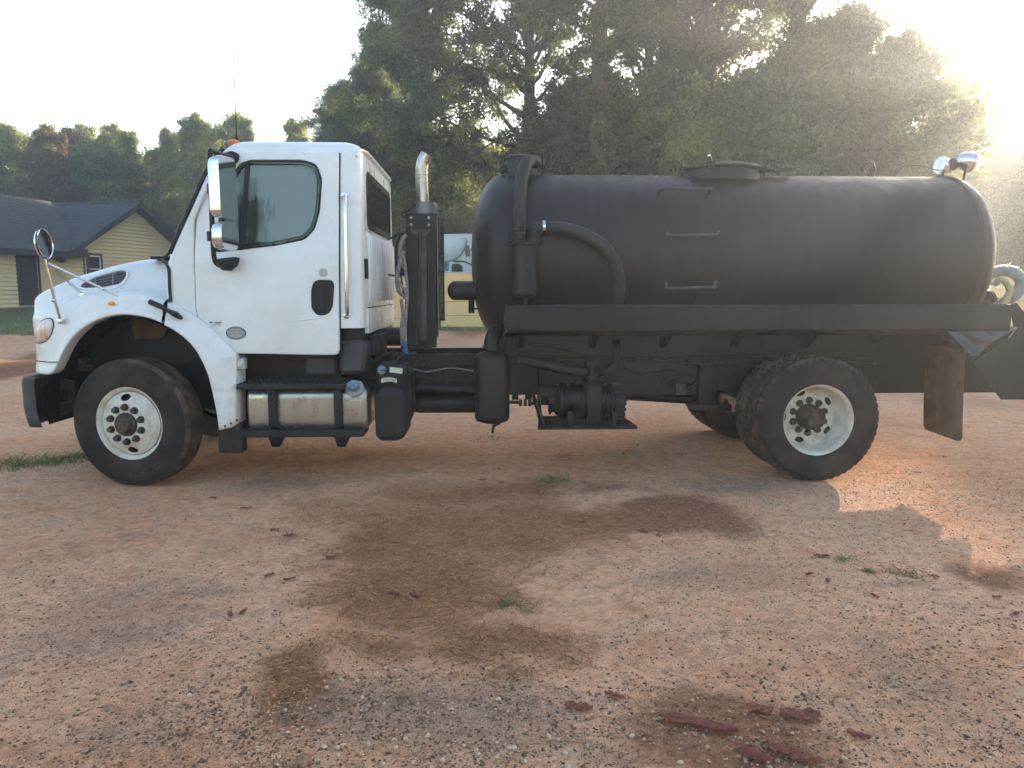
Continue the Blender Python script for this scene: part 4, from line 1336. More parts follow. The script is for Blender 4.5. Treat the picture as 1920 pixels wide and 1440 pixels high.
# ---- underside of the cab, steps, fuel tank
bm = BM(); add_box(bm, BX(440, 690, .45), Xr - .25, .42, mir(.42), BZ(540, 722, .3), zb + .24, .02); obj('cab_floor', bm, M['black'], T)
bm = BM(); add_box(bm, BX(455, 690, .30), BX(640, 690, .30), .20, .45, zb + .02, zb + .24); obj('door_sill', bm, M['black'], T)
bm = BM()
plate(bm, round_poly(BP([(638, 640), (676, 637), (688, 648), (687, 662), (682, 700), (640, 703), (637, 690)], .24), .02), .24, .75, 'XZ', (), .03)
obj('cab_corner_guard', bm, M['greyplastic'], T, 40)
bm = BM(); add_box(bm, BX(640, 620, .3), Xr - .02, .28, mir(.28), BZ(660, 640, .3), zb + .26, .02); obj('cab_support', bm, M['black'], T)
bm = BM(); plate(bm, BP([(572, 668), (630, 668), (630, 703), (572, 703)], .33), .33, .6, 'XZ', (), .02); obj('battery_box', bm, M['greyplastic'], T, 40)
zt1, zt0 = BZ(560, 720, .04) - .047, BZ(560, 808, .12)
bm = BM()
sec = round_poly([(.115, zt0), (.115, zt1), (.70, zt1), (.70, zt0)], .09, 8)
xa, xe = BX(463, 750, .12), BX(690, 750, .14)
rows = []
for x, ins in ((xa, .02), (xa + .012, .004), (xa + .02, 0), (xe - .05, 0), (xe - .022, .006), (xe - .006, .022), (xe, .05)):
    rows.append([bm.verts.new((x, y, z)) for y, z in inset(sec, ins)])
for a, b in zip(rows[:-1], rows[1:]):
    for i in range(len(a)): bm.faces.new((a[i - 1], a[i], b[i], b[i - 1]))
bm.faces.new(rows[0]); bm.faces.new(rows[-1])
ft = obj('fuel_tank', bm, M['alu'], T, 40)
bm = BM()
q = B3(664, 727, .125); ax = Vector((0, -.75, .66))
add_lathe(bm, [(0, -.012), (.078, -.012), (.082, -.004), (.078, .002), (.05, .006), (.046, .02), (0, .02)], q, ax, 36); obj('filler_neck', bm, M['alu'], ft, 40)
bm = BM(); add_lathe(bm, [(.040, .015), (.046, .020), (.046, .050), (.040, .056), (.012, .058), (.012, .066), (0, .066)], q, ax, 24); obj('fuel_cap', bm, M['bluecap'], ft, 40)
bm = BM(); c = B3(666, 747, .11); add_box(bm, c.x - .044, c.x + .044, .111, .116, c.z - .020, c.z + .020); obj('tank_label', bm, M['label'], ft)
bm = BM(); add_text(bm, 'DIESEL', .024, lambda v: Vector((c.x + v.x, .1100, c.z + v.y))); obj('lettering', bm, M['greyink'], ft, 0)
for px in (512, 635):
    bm = BM(); x = BX(px, 760, .11); sc_ = inset(sec, -.006); 
    plate(bm, sc_, x - .032, x + .032, 'YZ', [inset(sec, -.001)]); obj('tank_strap', bm, M['black'], ft)
    bm = BM(); add_box(bm, x - .035, x + .035, .085, .108, BZ(px, 800, .1), BZ(px, 722, .1), .004); obj('step_bracket', bm, M['plastic'], T)
    bm = BM(); plate(bm, BP([(px - 12, 810), (px + 26, 810), (px + 12, 838), (px - 2, 838)], .4), .4, .46); obj('lower_bracket', bm, M['black'], T)
def step(px0, px1, py, thick, yf, yb):
    a = BX(px0, py, yf); b = BX(px1, py, yf); z = BZ((px0 + px1) / 2, py, yf)
    bm = BM(); add_box(bm, a, b, yf, yb, z - thick, z, .008); st = obj('step', bm, M['plastic'], T)
    bm = BM(); nx = int((b - a) / .035)
    for i in range(nx):
        for j in range(9):
            x = a + .03 + i * .035 + (j % 2) * .016; y = yf + .03 + j * (yb - yf - .05) / 8
            add_box(bm, x - .009, x + .009, y - .004, y + .004, z, z + .006)
    obj('tread_cleats', bm, M['plastic'], st, 0)
step(443, 643, 720, .045, .04, .46); step(440, 681, 808, .055, .05, .34)
# diesel exhaust fluid tank
bm = BM()
d0 = BP([(701, 742), (708, 732), (722, 726), (740, 726), (756, 732), (760, 742), (763, 812), (756, 822), (744, 827), (714, 827), (704, 818)], .14)
plate(bm, round_poly(d0, .015), .14, .48, 'XZ', (), .02); dt = obj('fluid_tank', bm, M['plastic'], T, 45)
bm = BM(); plate(bm, round_poly(BP([(706, 690), (712, 683), (760, 686), (765, 692), (764, 734), (704, 736)], .18), .012), .18, .46, 'XZ', (), .015); obj('tank_top', bm, M['plastic'], dt, 45)
bm = BM(); q = B3(716.5, 693.5, .18); add_lathe(bm, [(0, -.03), (.026, -.03), (.036, -.022), (.036, .0)], q, (0, 1, 0), 24); cp = obj('fluid_cap', bm, M['bluecap'], dt)
bm = BM(); add_box(bm, q.x - .006, q.x + .034, .142, .152, q.z - .006, q.z + .004); obj('cap_grip', bm, M['seal'], cp if False else dt)
bm = BM(); plate(bm, BP([(731, 688), (755, 691), (754, 701), (730, 698)], .17), .172, .178, 'XZ'); obj('part_label', bm, M['label'], dt)
bm = BM(); plate(bm, BP([(715, 710), (724, 708), (735, 708), (744, 711), (744, 718), (735, 716), (724, 716), (715, 718)], .17), .172, .178, 'XZ'); obj('warning_label', bm, M['label'], dt)
bm = BM(); c = B3(730, 711.3, .17); add_text(bm, 'WARNING', .022, lambda v: Vector((c.x + v.x, .1712, c.z + v.y - .25 * v.x * v.x * 8))); 
add_box(bm, c.x - .045, c.x + .045, .1706, .1714, c.z - .020, c.z - .017); obj('lettering', bm, M['ink'], dt, 0)
bm = BM()
for pp in ([B3(728, 686, .3), B3(735, 676, .32), B3(750, 680, .33), B3(764, 690, .3), B3(768, 740, .24), B3(766, 800, .24)], [B3(688, 664, .5), B3(702, 676, .45), B3(715, 668, .5), B3(735, 660, .6)], [B3(757, 686, .22), B3(766, 686, .2), B3(766, 730, .2), B3(763, 780, .2)], [B3(742, 684, .3), B3(748, 672, .3), B3(760, 664, .4)]):
    add_tube(bm, smooth_line(pp, 5), .009, 6)
obj('fluid_hoses', bm, M['hose'], dt, 60)
bm = BM(); plate(bm, BP([(764, 690), (775, 700), (778, 770), (765, 800), (762, 760)], .35), .35, .5); obj('tank_bracket', bm, M['black'], dt)
# ---- exhaust stack behind the cab
YE = .95
bm = BM()
c = B3(791, 390, YE); rad = .5 * (BX(818, 390, YE) - BX(764, 390, YE))
zb_ = BZ(791, 640, YE); zt_ = BZ(791, 378, YE)
XE, YC = c.x, YE + rad
add_lathe(bm, [(0, zb_), (rad * .8, zb_), (rad, zb_ + .05), (rad, zt_ - .14), (rad * 1.03, zt_ - .13), (rad * 1.03, zt_ - .11), (rad, zt_ - .10), (rad, zt_ - .02), (rad * .96, zt_), (.06, zt_ + .008), (0, zt_ + .008)], (XE, YC, 0), (0, 0, 1), 32)
ex = obj('exhaust_muffler', bm, M['muffler'], T, 40)
bm = BM()
pts = smooth_line([Vector((XE, YC, zt_ - .02)), B3(791, 340, YC), B3(791, 318, YC), B3(793, 304, YC), B3(800, 290, YC)], 6)
add_tube(bm, pts, .058, 18, False)
pts2 = pts[::-1]
add_tube(bm, pts, .054, 18, False)
for py in (328, 336, 342):
    q = B3(791, py, YC); add_lathe(bm, [(.057, -.006), (.061, -.003), (.061, .003), (.057, .006)], q, (0, 0, 1), 18)
obj('stack_pipe', bm, M['stainless'], ex, 40)
# black mounting stand: two posts, head plate with bolts, gusset and brace rod
YS = YE - .03
for a, b in ((761, 785), (800, 818)):
    bm = BM(); plate(bm, BP([(a, 400), (b, 400), (b, 651), (a + 2, 651)], YS), YS, YS + .07, 'XZ', (), .004); obj('stand_post', bm, M['black'], ex)
bm = BM(); plate(bm, BP([(761, 400), (818, 400), (818, 430), (761, 430)], YS - .015), YS - .02, YS - .006, 'XZ', (), .003); hp_ = obj('stand_head', bm, M['black'], ex)
bm = BM(); plate(bm, BP([(768, 430), (810, 430), (796, 448), (784, 448)], YS - .01), YS - .022, YS - .008, 'XZ', (), .002); obj('gusset', bm, M['greyplastic'], ex)
for px, py in ((771, 408), (804, 408), (771, 421), (804, 421)):
    bm = BM(); q = B3(px, py, YS - .02); add_cyl(bm, q, q + Vector((0, -.014, 0)), .012, 8); obj('bolt', bm, M['steel'], ex)
bm = BM(); add_tube(bm, [B3(788, 442, YS - .02), B3(787, 520, YS - .02), B3(781, 648, YS - .02)], .013, 8); add_ball(bm, B3(788, 440, YS - .025), .02, .012, .03); obj('brace_rod', bm, M['greyplastic'], ex)
bm = BM(); plate(bm, BP([(783, 428), (803, 428), (803, 650), (783, 650)], YS + .06), YS + .062, YS + .075); obj('stand_back', bm, M['black'], ex)
for py in (540, 585, 592, 617):
    bm = BM(); plate(bm, BP([(785, py - 2.5), (801, py - 2.5), (801, py + 2.5), (785, py + 2.5)], YS + .05), YS + .04, YS + .06); obj('stand_rung', bm, M['hub'], ex)
bm = BM(); plate(bm, BP([(752, 648), (808, 648), (808, 655), (752, 655)], .80), .78, 1.3, 'XZ', (), .004); obj('stand_foot', bm, M['black'], ex)
# perforated heat guard, curved round the muffler on the tank side
bm = BM()
RG = rad + .055
zg0, zg1 = BZ(825, 600, YE), BZ(825, 393, YE)
na, nzz = 12, 46
A0, A1 = R_(-42), R_(80)
def gp(a, z): return Vector((XE + RG * math.cos(a), YC + RG * math.sin(a), z))
for k in range(nzz + 1):
    z = zg0 + (zg1 - zg0) * k / nzz
    add_tube(bm, [gp(A0 + (A1 - A0) * i / na, z) for i in range(na + 1)], .0055, 4, False)
for k in range(nzz):
    za = zg0 + (zg1 - zg0) * k / nzz; zb2 = zg0 + (zg1 - zg0) * (k + 1) / nzz
    for i in range(na + 1):
        a = A0 + (A1 - A0) * (i + (.5 if k % 2 else 0)) / na
        if a <= A1 + .01: add_tube(bm, [gp(a, za), gp(a, zb2)], .005, 4, False)
g_ = obj('heat_guard', bm, M['steel'], ex, 0)
bm = BM()
for a in (A0, A1):
    add_tube(bm, [gp(a, zg0 - .1), gp(a, zg1 + .02)], .010, 6)
for z in (zg0, zg0 + .45, zg0 + .62, zg1):
    add_tube(bm, [gp(A0 + (A1 - A0) * i / 10, z) for i in range(11)], .011, 5)
obj('guard_frame', bm, M['muffler'], ex, 40)
# wiring and air lines between cab and stand
bm = BM()
for pp in ([(757, 470), (748, 500), (744, 525), (748, 545), (760, 558)], [(762, 440), (752, 455), (750, 480), (756, 500)]):
    add_tube(bm, smooth_line([B3(x, y, .85) for x, y in pp], 6), .020, 8)
for pp in ([(742, 515), (752, 535), (762, 552), (761, 600), (757, 640)], [(757, 480), (762, 520), (764, 560), (759, 600), (754, 640)], [(752, 560), (755, 590), (752, 620), (757, 660)]):
    L = smooth_line([B3(x, y, .82) for x, y in pp], 14)
    add_tube(bm, L, [.013 + .003 * (i % 2) for i in range(len(L))], 8)
obj('wiring_loom', bm, M['conduit'], T, 60)
bm = BM()
for pp in ([(727, 450), (745, 440), (760, 436)], [(728, 515), (740, 517), (746, 518)], [(752, 400), (765, 396), (780, 382)], [(756, 408), (770, 400)], [(750, 440), (742, 470), (744, 500), (752, 520), (758, 560)]):
    add_tube(bm, smooth_line([B3(x, y, .88) for x, y in pp], 5), .008, 6)
obj('cable_set', bm, M['hose'], T, 60)
for k in range(2):
    bm = BM(); add_tube(bm, smooth_line([B3(757 + k * 4, 640, .80), B3(759 + k * 4, 655, .78), B3(762 + k * 3, 664, .78)], 4), .010, 8); obj('blue_line', bm, M['blue'], T)
bm = BM(); add_cyl(bm, B3(706, 632, 1.2), B3(752, 632, 1.2), .085, 20); obj('intake_pipe', bm, M['black'], T)
bm = BM(); plate(bm, BP([(690, 628), (714, 628), (714, 668), (686, 668)], .5), .5, .9, 'XZ', (), .015); obj('shift_housing', bm, M['black'], T)
bm = BM()
for pp in ([(692, 666), (705, 676), (716, 668), (735, 660)], [(716, 664), (745, 662), (770, 668)], [(690, 655), (700, 660), (720, 655)]):
    add_tube(bm, smooth_line([B3(x, y, .7) for x, y in pp], 5), .010, 6)
obj('hose_run', bm, M['hose'], T, 60)

# ---- the tank
R_T, ZC = .78, 1.905
XA = BX(946, 400, .55); XB = BX(1848, 470, .45)
Lc = XB - XA
head = []
D = .30
for k in range(15):
    a = PI / 2 * k / 14
    head.append((R_T * math.sin(a) ** .82 if k else 0.0, -D * math.cos(a)))
prof = [(r, t) for r, t in head]
prof += [(R_T, .03), (R_T + .004, .032), (R_T + .004, .055), (R_T, .057)]
prof += [(R_T, Lc * f) for f in np.linspace(.1, .38, 5)] + [(R_T, Lc * .40 - .01), (R_T + .0045, Lc * .40), (R_T, Lc * .40 + .01)] + [(R_T, Lc * f) for f in np.linspace(.45, .95, 8)]
prof += [(R_T, Lc - .055), (R_T + .006, Lc - .05), (R_T + .014, Lc - .045), (R_T + .014, Lc - .012), (R_T + .004, Lc - .008), (R_T, Lc)]
prof += [(r, Lc - t) for r, t in head[::-1]][1:]
bm = BM(); add_lathe(bm, prof, (XA, MID, ZC), (1, 0, 0), 128)
tank = obj('tank', bm, M['tankblack'], T, 30)
# saddle / subframe under the tank
for y in (.74, 1.62):
    bm = BM(); add_box(bm, XA - .05, XB + .25, y, y + .08, zf1 - .005, 1.32); obj('tank_sill', bm, M['black'], T)
for k in range(7):
    bm = BM(); x = XA + .15 + k * (Lc - .3) / 6
    plate(bm, [(.42, 1.26), (.60, 1.16), (.835, zf1 + .002), (1.605, zf1 + .002), (mir(.60), 1.16), (mir(.42), 1.26)], x - .03, x + .03, 'YZ'); obj('tank_saddle', bm, M['black'], T)
# manhole with lid, hinge and clamps
c = Vector((BX(1352, 320, 1.1), 1.12, ZC + R_T - .06))
zl_ = BZ(1352, 309, .95)
bm = BM()
add_lathe(bm, [(.365, c.z - .02), (.345, zl_ - .045), (.365, zl_ - .04), (.375, zl_ - .03), (.375, zl_ - .018), (.36, zl_ - .008), (.25, zl_ + .022), (0, zl_ + .036)], (c.x, c.y, 0), (0, 0, 1), 64)
mh = obj('manhole', bm, M['black'], tank, 35)
for a in (R_(190), R_(-20), R_(95), R_(240)):
    bm = BM(); q = Vector((c.x + .39 * math.cos(a), c.y + .39 * math.sin(a), 0))
    add_box(bm, q.x - .03, q.x + .03, q.y - .03, q.y + .03, zl_ - .06, zl_ + .0, .006)
    add_tube(bm, [Vector((q.x, q.y, c.z + .0)), Vector((q.x, q.y, zl_ + .03))], .010, 6)
    add_tube(bm, smooth_line([Vector((q.x, q.y, zl_ + .01)), Vector((q.x + .06 * math.cos(a), q.y + .06 * math.sin(a), zl_ + .045)), Vector((q.x + .17 * math.cos(a), q.y + .17 * math.sin(a), zl_ + .02))], 4), .009, 6)
    obj('clamp', bm, M['black'], mh if False else tank, 40)
bm = BM()
for dx in (.40, .50): add_tube(bm, smooth_line([Vector((c.x + dx, 1.0, zl_ - .03)), Vector((c.x + dx + .02, 1.02, zl_ + .03)), Vector((c.x + dx + .06, 1.05, zl_ + .02)), Vector((c.x + dx + .05, 1.05, zl_ - .04))], 4), .008, 6)
add_tube(bm, [Vector((c.x + .33, c.y - .22, zl_ - .01)), Vector((c.x + .45, c.y - .33, c.z + .02))], .012, 6)
add_box(bm, c.x + .30, c.x + .62, .95, 1.05, zl_ - .05, zl_ - .02)
obj('hinge', bm, M['black'], tank, 40)
# primary trap turret at the front
tx = BX(980, 310, 1.05); zt2 = BZ(980, 291, 1.0)
bm = BM(); rt = .5 * (BX(1013, 320, 1.1) - BX(948, 320, 1.1))
add_lathe(bm, [(rt, ZC + R_T - .08), (rt, zt2 - .03), (rt + .015, zt2 - .028), (rt + .015, zt2 - .005), (rt - .03, zt2 + .01), (0, zt2 + .014)], (tx, 1.12, 0), (0, 0, 1), 40)
tr = obj('trap_turret', bm, M['tankblack'], tank, 35)
for s in (-1, 1):
    bm = BM(); x = tx + s * (rt + .03)
    add_tube(bm, [(x, 1.08, zt2 - .16), (x, 1.08, zt2 + .05)], .009, 6); add_box(bm, x - .02, x + .02, 1.05, 1.11, zt2 - .14, zt2 - .08); add_box(bm, x - .03, x + .03, 1.06, 1.10, zt2 - .012, zt2 + .0)
    obj('swing_bolt', bm, M['black'], tank)
# secondary trap and its hoses
Y2 = .36
q0 = B3(985, 556, Y2); q1 = B3(985, 456, Y2); r2 = .5 * (BX(1009, 500, Y2) - BX(962, 500, Y2))
bm = BM()
add_lathe(bm, [(0, q0.z - .01), (r2 * .6, q0.z - .008), (r2, q0.z + .02), (r2, q1.z - .02), (r2 + .028, q1.z - .018), (r2 + .028, q1.z), (0, q1.z + .004)], (q0.x, Y2 + .02, 0), (0, 0, 1), 36)
tp = obj('secondary_trap', bm, M['tankblack'], tank, 35)
bm = BM()
for k in range(6):
    a = 2 * PI * k / 6 + .3; add_ball(bm, (q0.x + (r2 + .02) * math.cos(a), Y2 + .02 + (r2 + .02) * math.sin(a), q1.z + .01), .016, .012, .014, None, 8)
add_tube(bm, [(q0.x, Y2 + .02, q0.z), (q0.x, Y2 + .02, q0.z - .07)], .018, 8)
add_box(bm, q0.x - .02, q0.x + .03, Y2 + .05, .6, q1.z - .3, q1.z - .22)
obj('trap_fittings', bm, M['black'], tank)
bm = BM()   # float-ball guide arcs and a small handle on its face
q = B3(988, 545, Y2 - .1)
for rr in (.022, .036): add_tube(bm, [q + Vector((rr * math.cos(a), -.004, rr * math.sin(a) - .02)) for a in np.linspace(R_(20), R_(160), 9)], .004, 5)
add_tube(bm, [B3(988, 491, Y2 - .1), B3(989, 493, Y2 - .12), B3(988, 503, Y2 - .1)], .010, 6)
obj('trap_marks', bm, M['greyplastic'], tank)
def ribbed(bm, pts, r, rib, pitch, n=14):
    L = smooth_line(pts, 24)
    # even spacing
    d = [0]
    for a, b in zip(L[:-1], L[1:]): d.append(d[-1] + (b - a).length)
    out, rs = [], []
    m = int(d[-1] / (pitch / 4)); j = 0
    for i in range(m + 1):
        s = d[-1] * i / m
        while j < len(d) - 2 and d[j + 1] < s: j += 1
        t = (s - d[j]) / max(d[j + 1] - d[j], 1e-6)
        out.append(L[j].lerp(L[j + 1], t)); rs.append(r + rib * (1 if i % 4 in (0, 1) else 0))
    add_tube(bm, out, rs, n)
bm = BM()
ribbed(bm, [B3(1003, 304, 1.0), B3(993, 301, .88), B3(985, 309, .72), B3(979, 332, .58), B3(975, 365, .46), B3(974, 400, .38), B3(974, 430, .34), B3(974, 448, Y2 + .0)], .052, .006, .022, 16)
obj('ribbed_hose', bm, M['hose'], tank, 50)
bm = BM()
add_tube(bm, [B3(1000, 458, Y2 + .03), B3(1000, 438, Y2 + .03)], .055, 14)
add_tube(bm, [B3(997, 427, Y2 + .03), B3(1015, 427, Y2 + .03)], .054, 14)
add_ball(bm, B3(1000, 434, Y2 + .03), .062, .055, .075)
obj('pipe_elbow', bm, M['tankblack'], tank, 50)
bm = BM()
pts = [B3(1010, 426, Y2 + .03), B3(1050, 428, Y2), B3(1085, 436, Y2 - .02), B3(1118, 452, Y2 - .03), B3(1142, 474, Y2 - .03), B3(1156, 500, Y2 - .02), B3(1161, 530, Y2), B3(1158, 560, Y2 + .05), B3(1153, 585, Y2 + .1)]
add_tube(bm, smooth_line(pts, 8), .054, 16); obj('suction_hose', bm, M['hose'], tank, 60)
bm = BM(); q = B3(1019.5, 426, Y2 + .02); add_lathe(bm, [(.055, -.012), (.059, -.012), (.059, .012), (.055, .012)], q, (1, 0, .0), 24); obj('hose_clamp', bm, M['chrome'], tank)
# capped pipe out of the front head, with drain cock
YP = 1.0
p0 = B3(839, 545, YP); p1 = B3(926, 545, YP); rp = .5 * (BZ(880, 527, YP) - BZ(880, 563, YP)); Lp = (p1 - p0).length
bm = BM()
add_lathe(bm, [(0, 0)] + [(rp * math.sin(PI / 2 * k / 6), .07 * (1 - math.cos(PI / 2 * k / 6))) for k in range(1, 7)] + [(rp, Lp - .13), (rp + .006, Lp - .12), (rp + .006, Lp + .3), (0, Lp + .3)], p0, (1, 0, 0), 32)
pipe = obj('capped_pipe', bm, M['tankblack'], tank, 40)
bm = BM(); q = B3(884, 562, YP); add_tube(bm, [q + Vector((0, 0, .03)), B3(884, 587, YP)], .028, 12); add_tube(bm, [B3(878, 579, YP - .03), B3(896, 579, YP - .03)], .008, 6); obj('drain_cock', bm, M['black'], tank)
# rungs welded to the flank
def tankY(z, off=0.0):
    return MID - math.sqrt(max((R_T + off) ** 2 - (z - ZC) ** 2, 0.0))
for (xa_, ya_, xb_, yb_, drop) in ((1240, 353, 1333, 353, 13), (1252, 442, 1344, 440, -5), (1250, 541, 1340, 539, -11)):
    bm = BM()
    za = BZ(xa_, ya_, .55); 
    yw = .33 if abs(za - ZC) < .3 else .42
    za = BZ(xa_, ya_, yw); zb2 = BZ(xb_, yb_, yw)
    zA = BZ(xa_, ya_ + drop, .5); zB = BZ(xb_, yb_ + drop, .5)
    pts = [Vector((BX(xa_ - 2, ya_ + drop, .5), tankY(zA, -.01), zA)), Vector((BX(xa_, ya_, yw), yw, za)), Vector((BX(xa_ + 6, ya_, yw), yw, za)), Vector((BX(xb_ - 6, yb_, yw), yw, zb2)), Vector((BX(xb_, yb_, yw), yw, zb2)), Vector((BX(xb_ + 2, yb_ + drop, .5), tankY(zB, -.01), zB))]
    add_tube(bm, pts, .014, 8); obj('rung', bm, M['greyplastic'], tank, 60)
# lifting eyes
for px in (1066, 1630):
    bm = BM(); q = B3(px, 316, 1.2); add_tube(bm, [q + Vector((.055 * math.cos(a), 0, .055 * math.sin(a) + .0)) for a in np.linspace(-PI / 2, 1.5 * PI, 21)], .0065, 6)
    add_box(bm, q.x - .03, q.x + .03, q.y - .03, q.y + .03, ZC + R_T - .03, q.z - .045); obj('lifting_eye', bm, M['black'], tank, 60)
# work lamps at the rear top
for k, (px, py, rr, dirv, ry) in enumerate(((1770, 311, .075, (-.75, -.1, .1), 1.25), (1812, 303, .09, (.95, -.1, -.15), 1.15))):
    bm = BM(); q = B3(px, py, ry); dv = Vector(dirv).normalized()
    add_lathe(bm, [(0, -.10)] + [(rr * math.sin(PI / 2 * j / 7), -.10 * math.cos(PI / 2 * j / 7)) for j in range(1, 8)] + [(rr, .035), (rr + .006, .037), (rr + .006, .052), (rr - .006, .054), (0, .045)], q, dv, 28)
    wl = obj('work_lamp', bm, M['chrome'], tank, 40)
    bm = BM(); add_tube(bm, [q + Vector((0, 0, -.05)), Vector((q.x - .02, q.y, ZC + R_T - .05))], .012, 6); obj('lamp_post', bm, M['black'], tank)
bm = BM(); add_ball(bm, B3(1786, 308, 1.2), .05, .05, .06); obj('lamp_bracket', bm, M['greyplastic'], tank)
bm = BM(); add_tube(bm, smooth_line([B3(1680, 325, 1.25), B3(1695, 312, 1.25), B3(1730, 311, 1.25), B3(1750, 318, 1.25), B3(1764, 318, 1.25)], 6), .005, 5); obj('lamp_cable', bm, M['greyplastic'], tank)
# rear fittings and grey hoses on the far end
bm = BM()
pl = B3(1838, 545, .9)
add_lathe(bm, [(.12, -.25), (.12, .06), (.15, .07), (.15, .1), (.08, .12), (.08, .18), (0, .18)], (XB + D + .0, .95, 1.46), (1, 0, 0), 24); obj('rear_valve', bm, M['black'], tank)
bm = BM()
ribbed(bm, [B3(1852, 515, .85), B3(1880, 508, .80), B3(1902, 512, .76), B3(1915, 528, .74), B3(1908, 548, .74), B3(1890, 562, .76), B3(1865, 580, .8)], .050, .005, .02, 14); obj('grey_hose', bm, M['greyhose'], T, 50)
bm = BM(); add_tube(bm, smooth_line([B3(1868, 530, .72), B3(1876, 524, .70), B3(1886, 530, .70), B3(1893, 545, .70), B3(1886, 562, .70), B3(1876, 578, .72)], 6), .030, 12); obj('yellow_hose', bm, M['yellowhose'], T, 50)
bm = BM(); add_tube(bm, [B3(1846, 529, .72), B3(1858, 531, .72), B3(1870, 531, .72)], [.008, .012, .030], 8); obj('hose_nozzle', bm, M['steel'], T)
bm = BM(); add_tube(bm, [B3(1912, 514, .74), B3(1935, 515, .74)], .010, 6); add_box(bm, *sum(([v - .04, v + .04] for v in B3(1920, 530, .8)), []), .005); obj('hose_bracket', bm, M['black'], T)

# ---- hose trays along both sides
zt_a = BZ(1300, 571, .02); zt_b = BZ(1300, 620, .02)
xt0, xt1 = BX(951, 600, .03), BX(1893, 600, .03)
for s in (0, 1):
    fy = (lambda y: y) if s == 0 else mir
    bm = BM()
    pr = [(.020, zt_a), (.012, zt_a - .012), (.012, zt_b + .01), (.03, zt_b - .008), (.50, zt_b - .07), (.50, zt_b - .062), (.045, zt_b + .004), (.020, zt_b + .014), (.020, zt_a - .012), (.034, zt_a - .012), (.034, zt_a)]
    nxs = 60
    rows = []
    for i in range(nxs + 1):
        x = xt0 + (xt1 - xt0) * i / nxs
        # a shallow dent in the lower edge near the middle
        u = (x - BX(1150, 615, .02)) / .55
        dent = math.exp(-u * u) if s == 0 else 0
        row = []
        for j, (y, z) in enumerate(pr):
            yy = y + (dent * .028 if j in (2, 3, 6, 7) else 0) + (.003 * mnoise.noise((x * 1.3, 0, s)) if j < 9 else 0)
            zz = z - (dent * .010 if j in (2, 3, 6, 7) else 0) + .003 * mnoise.noise((x * .8, 4, s))
            row.append(bm.verts.new((x, fy(yy), zz)))
        rows.append(row)
    n = len(pr)
    for a, b in zip(rows[:-1], rows[1:]):
        for i in range(n): bm.faces.new((a[i - 1], a[i], b[i], b[i - 1]))
    bm.faces.new(rows[0]); bm.faces.new(rows[-1])
    ty = obj('hose_tray', bm, M['tankblack'], T, 30)
    bm = BM(); plate(bm, [(fy(.015), zt_a + .003), (fy(.05), zt_a + .003), (fy(.56), zt_a - .10), (fy(.56), zt_b - .20), (fy(.12), zt_b - .03), (fy(.015), zt_b - .01)], xt0 - .016, xt0 - .004, 'YZ'); obj('tray_end', bm, M['tankblack'], ty)
# rear corner: end plate, bent skirt flap
bm = BM()
plate(bm, BP([(1893, 570), (1906, 568), (1925, 592), (1975, 640), (1975, 749), (1877, 749), (1864, 733), (1822, 678), (1902, 622)], .03), .024, .034, 'XZ', (), .002)
obj('rear_skirt_plate', bm, M['tankblack'], T)
bm = BM(); plate(bm, BP([(1760, 622), (1902, 620), (1975, 650), (1975, 749), (1860, 733), (1843, 728), (1805, 731), (1806, 664)], .5), .50, .52); obj('tail_box', bm, M['black'], T)
bm = BM()
tri = [B3(1774, 621, .012), B3(1800, 622, .015), B3(1845, 621, .012), B3(1903, 618, .012), B3(1885, 630, -.01), B3(1855, 649, -.03), B3(1836, 664, -.045), B3(1822, 668, -.04), B3(1808, 655, -.02), B3(1795, 640, .0), B3(1815, 634, .030), B3(1848, 638, -.050), B3(1828, 650, .015)]
v_ = [bm.verts.new(p) for p in tri]
for f in ((0, 1, 10, 9), (1, 2, 11, 10), (2, 3, 4, 11), (4, 5, 11), (11, 5, 6, 12), (12, 6, 7), (12, 7, 8), (10, 11, 12), (9, 10, 12, 8)):
    bm.faces.new([v_[i] for i in f])
bf = obj('bent_flap', bm, M['barepanel'], T, 180)
sb = bf.modifiers.new('sub', 'SUBSURF'); sb.levels = 2; sb.render_levels = 2; sb.subdivision_type = 'SIMPLE'
so3 = bf.modifiers.new('thick', 'SOLIDIFY'); so3.thickness = .004
bm = BM(); add_ball(bm, B3(1903, 616, .02), .014, .012, .014, None, 8); add_tube(bm, [B3(1890, 634, .03), B3(1897, 626, .02), B3(1903, 617, .02)], .007, 5); obj('rivet', bm, M['steel'], T)
# mud flaps behind the rear wheels
XM = BX(1803, 740, .04)
for s in (0, 1):
    bm = BM(); fy = (lambda y: y) if s == 0 else mir
    ol = round_poly([(fy(.035), BZ(1798, 829, .04)), (fy(.035), zt_b - .16), (fy(.62), zt_b - .16), (fy(.62), BZ(1798, 829, .04) + .005)], [.06, 0, 0, .06])
    plate(bm, ol, XM, XM + .012, 'YZ', (), .002, ('Z', list(np.linspace(.32, 1.1, 9))), lambda co: Vector((co.x + .05 * (1.1 - co.z) ** 2 - .02 * math.sin(co.y * 7), co.y, co.z)))
    obj('mud_flap', bm, M['flap'], T, 50)

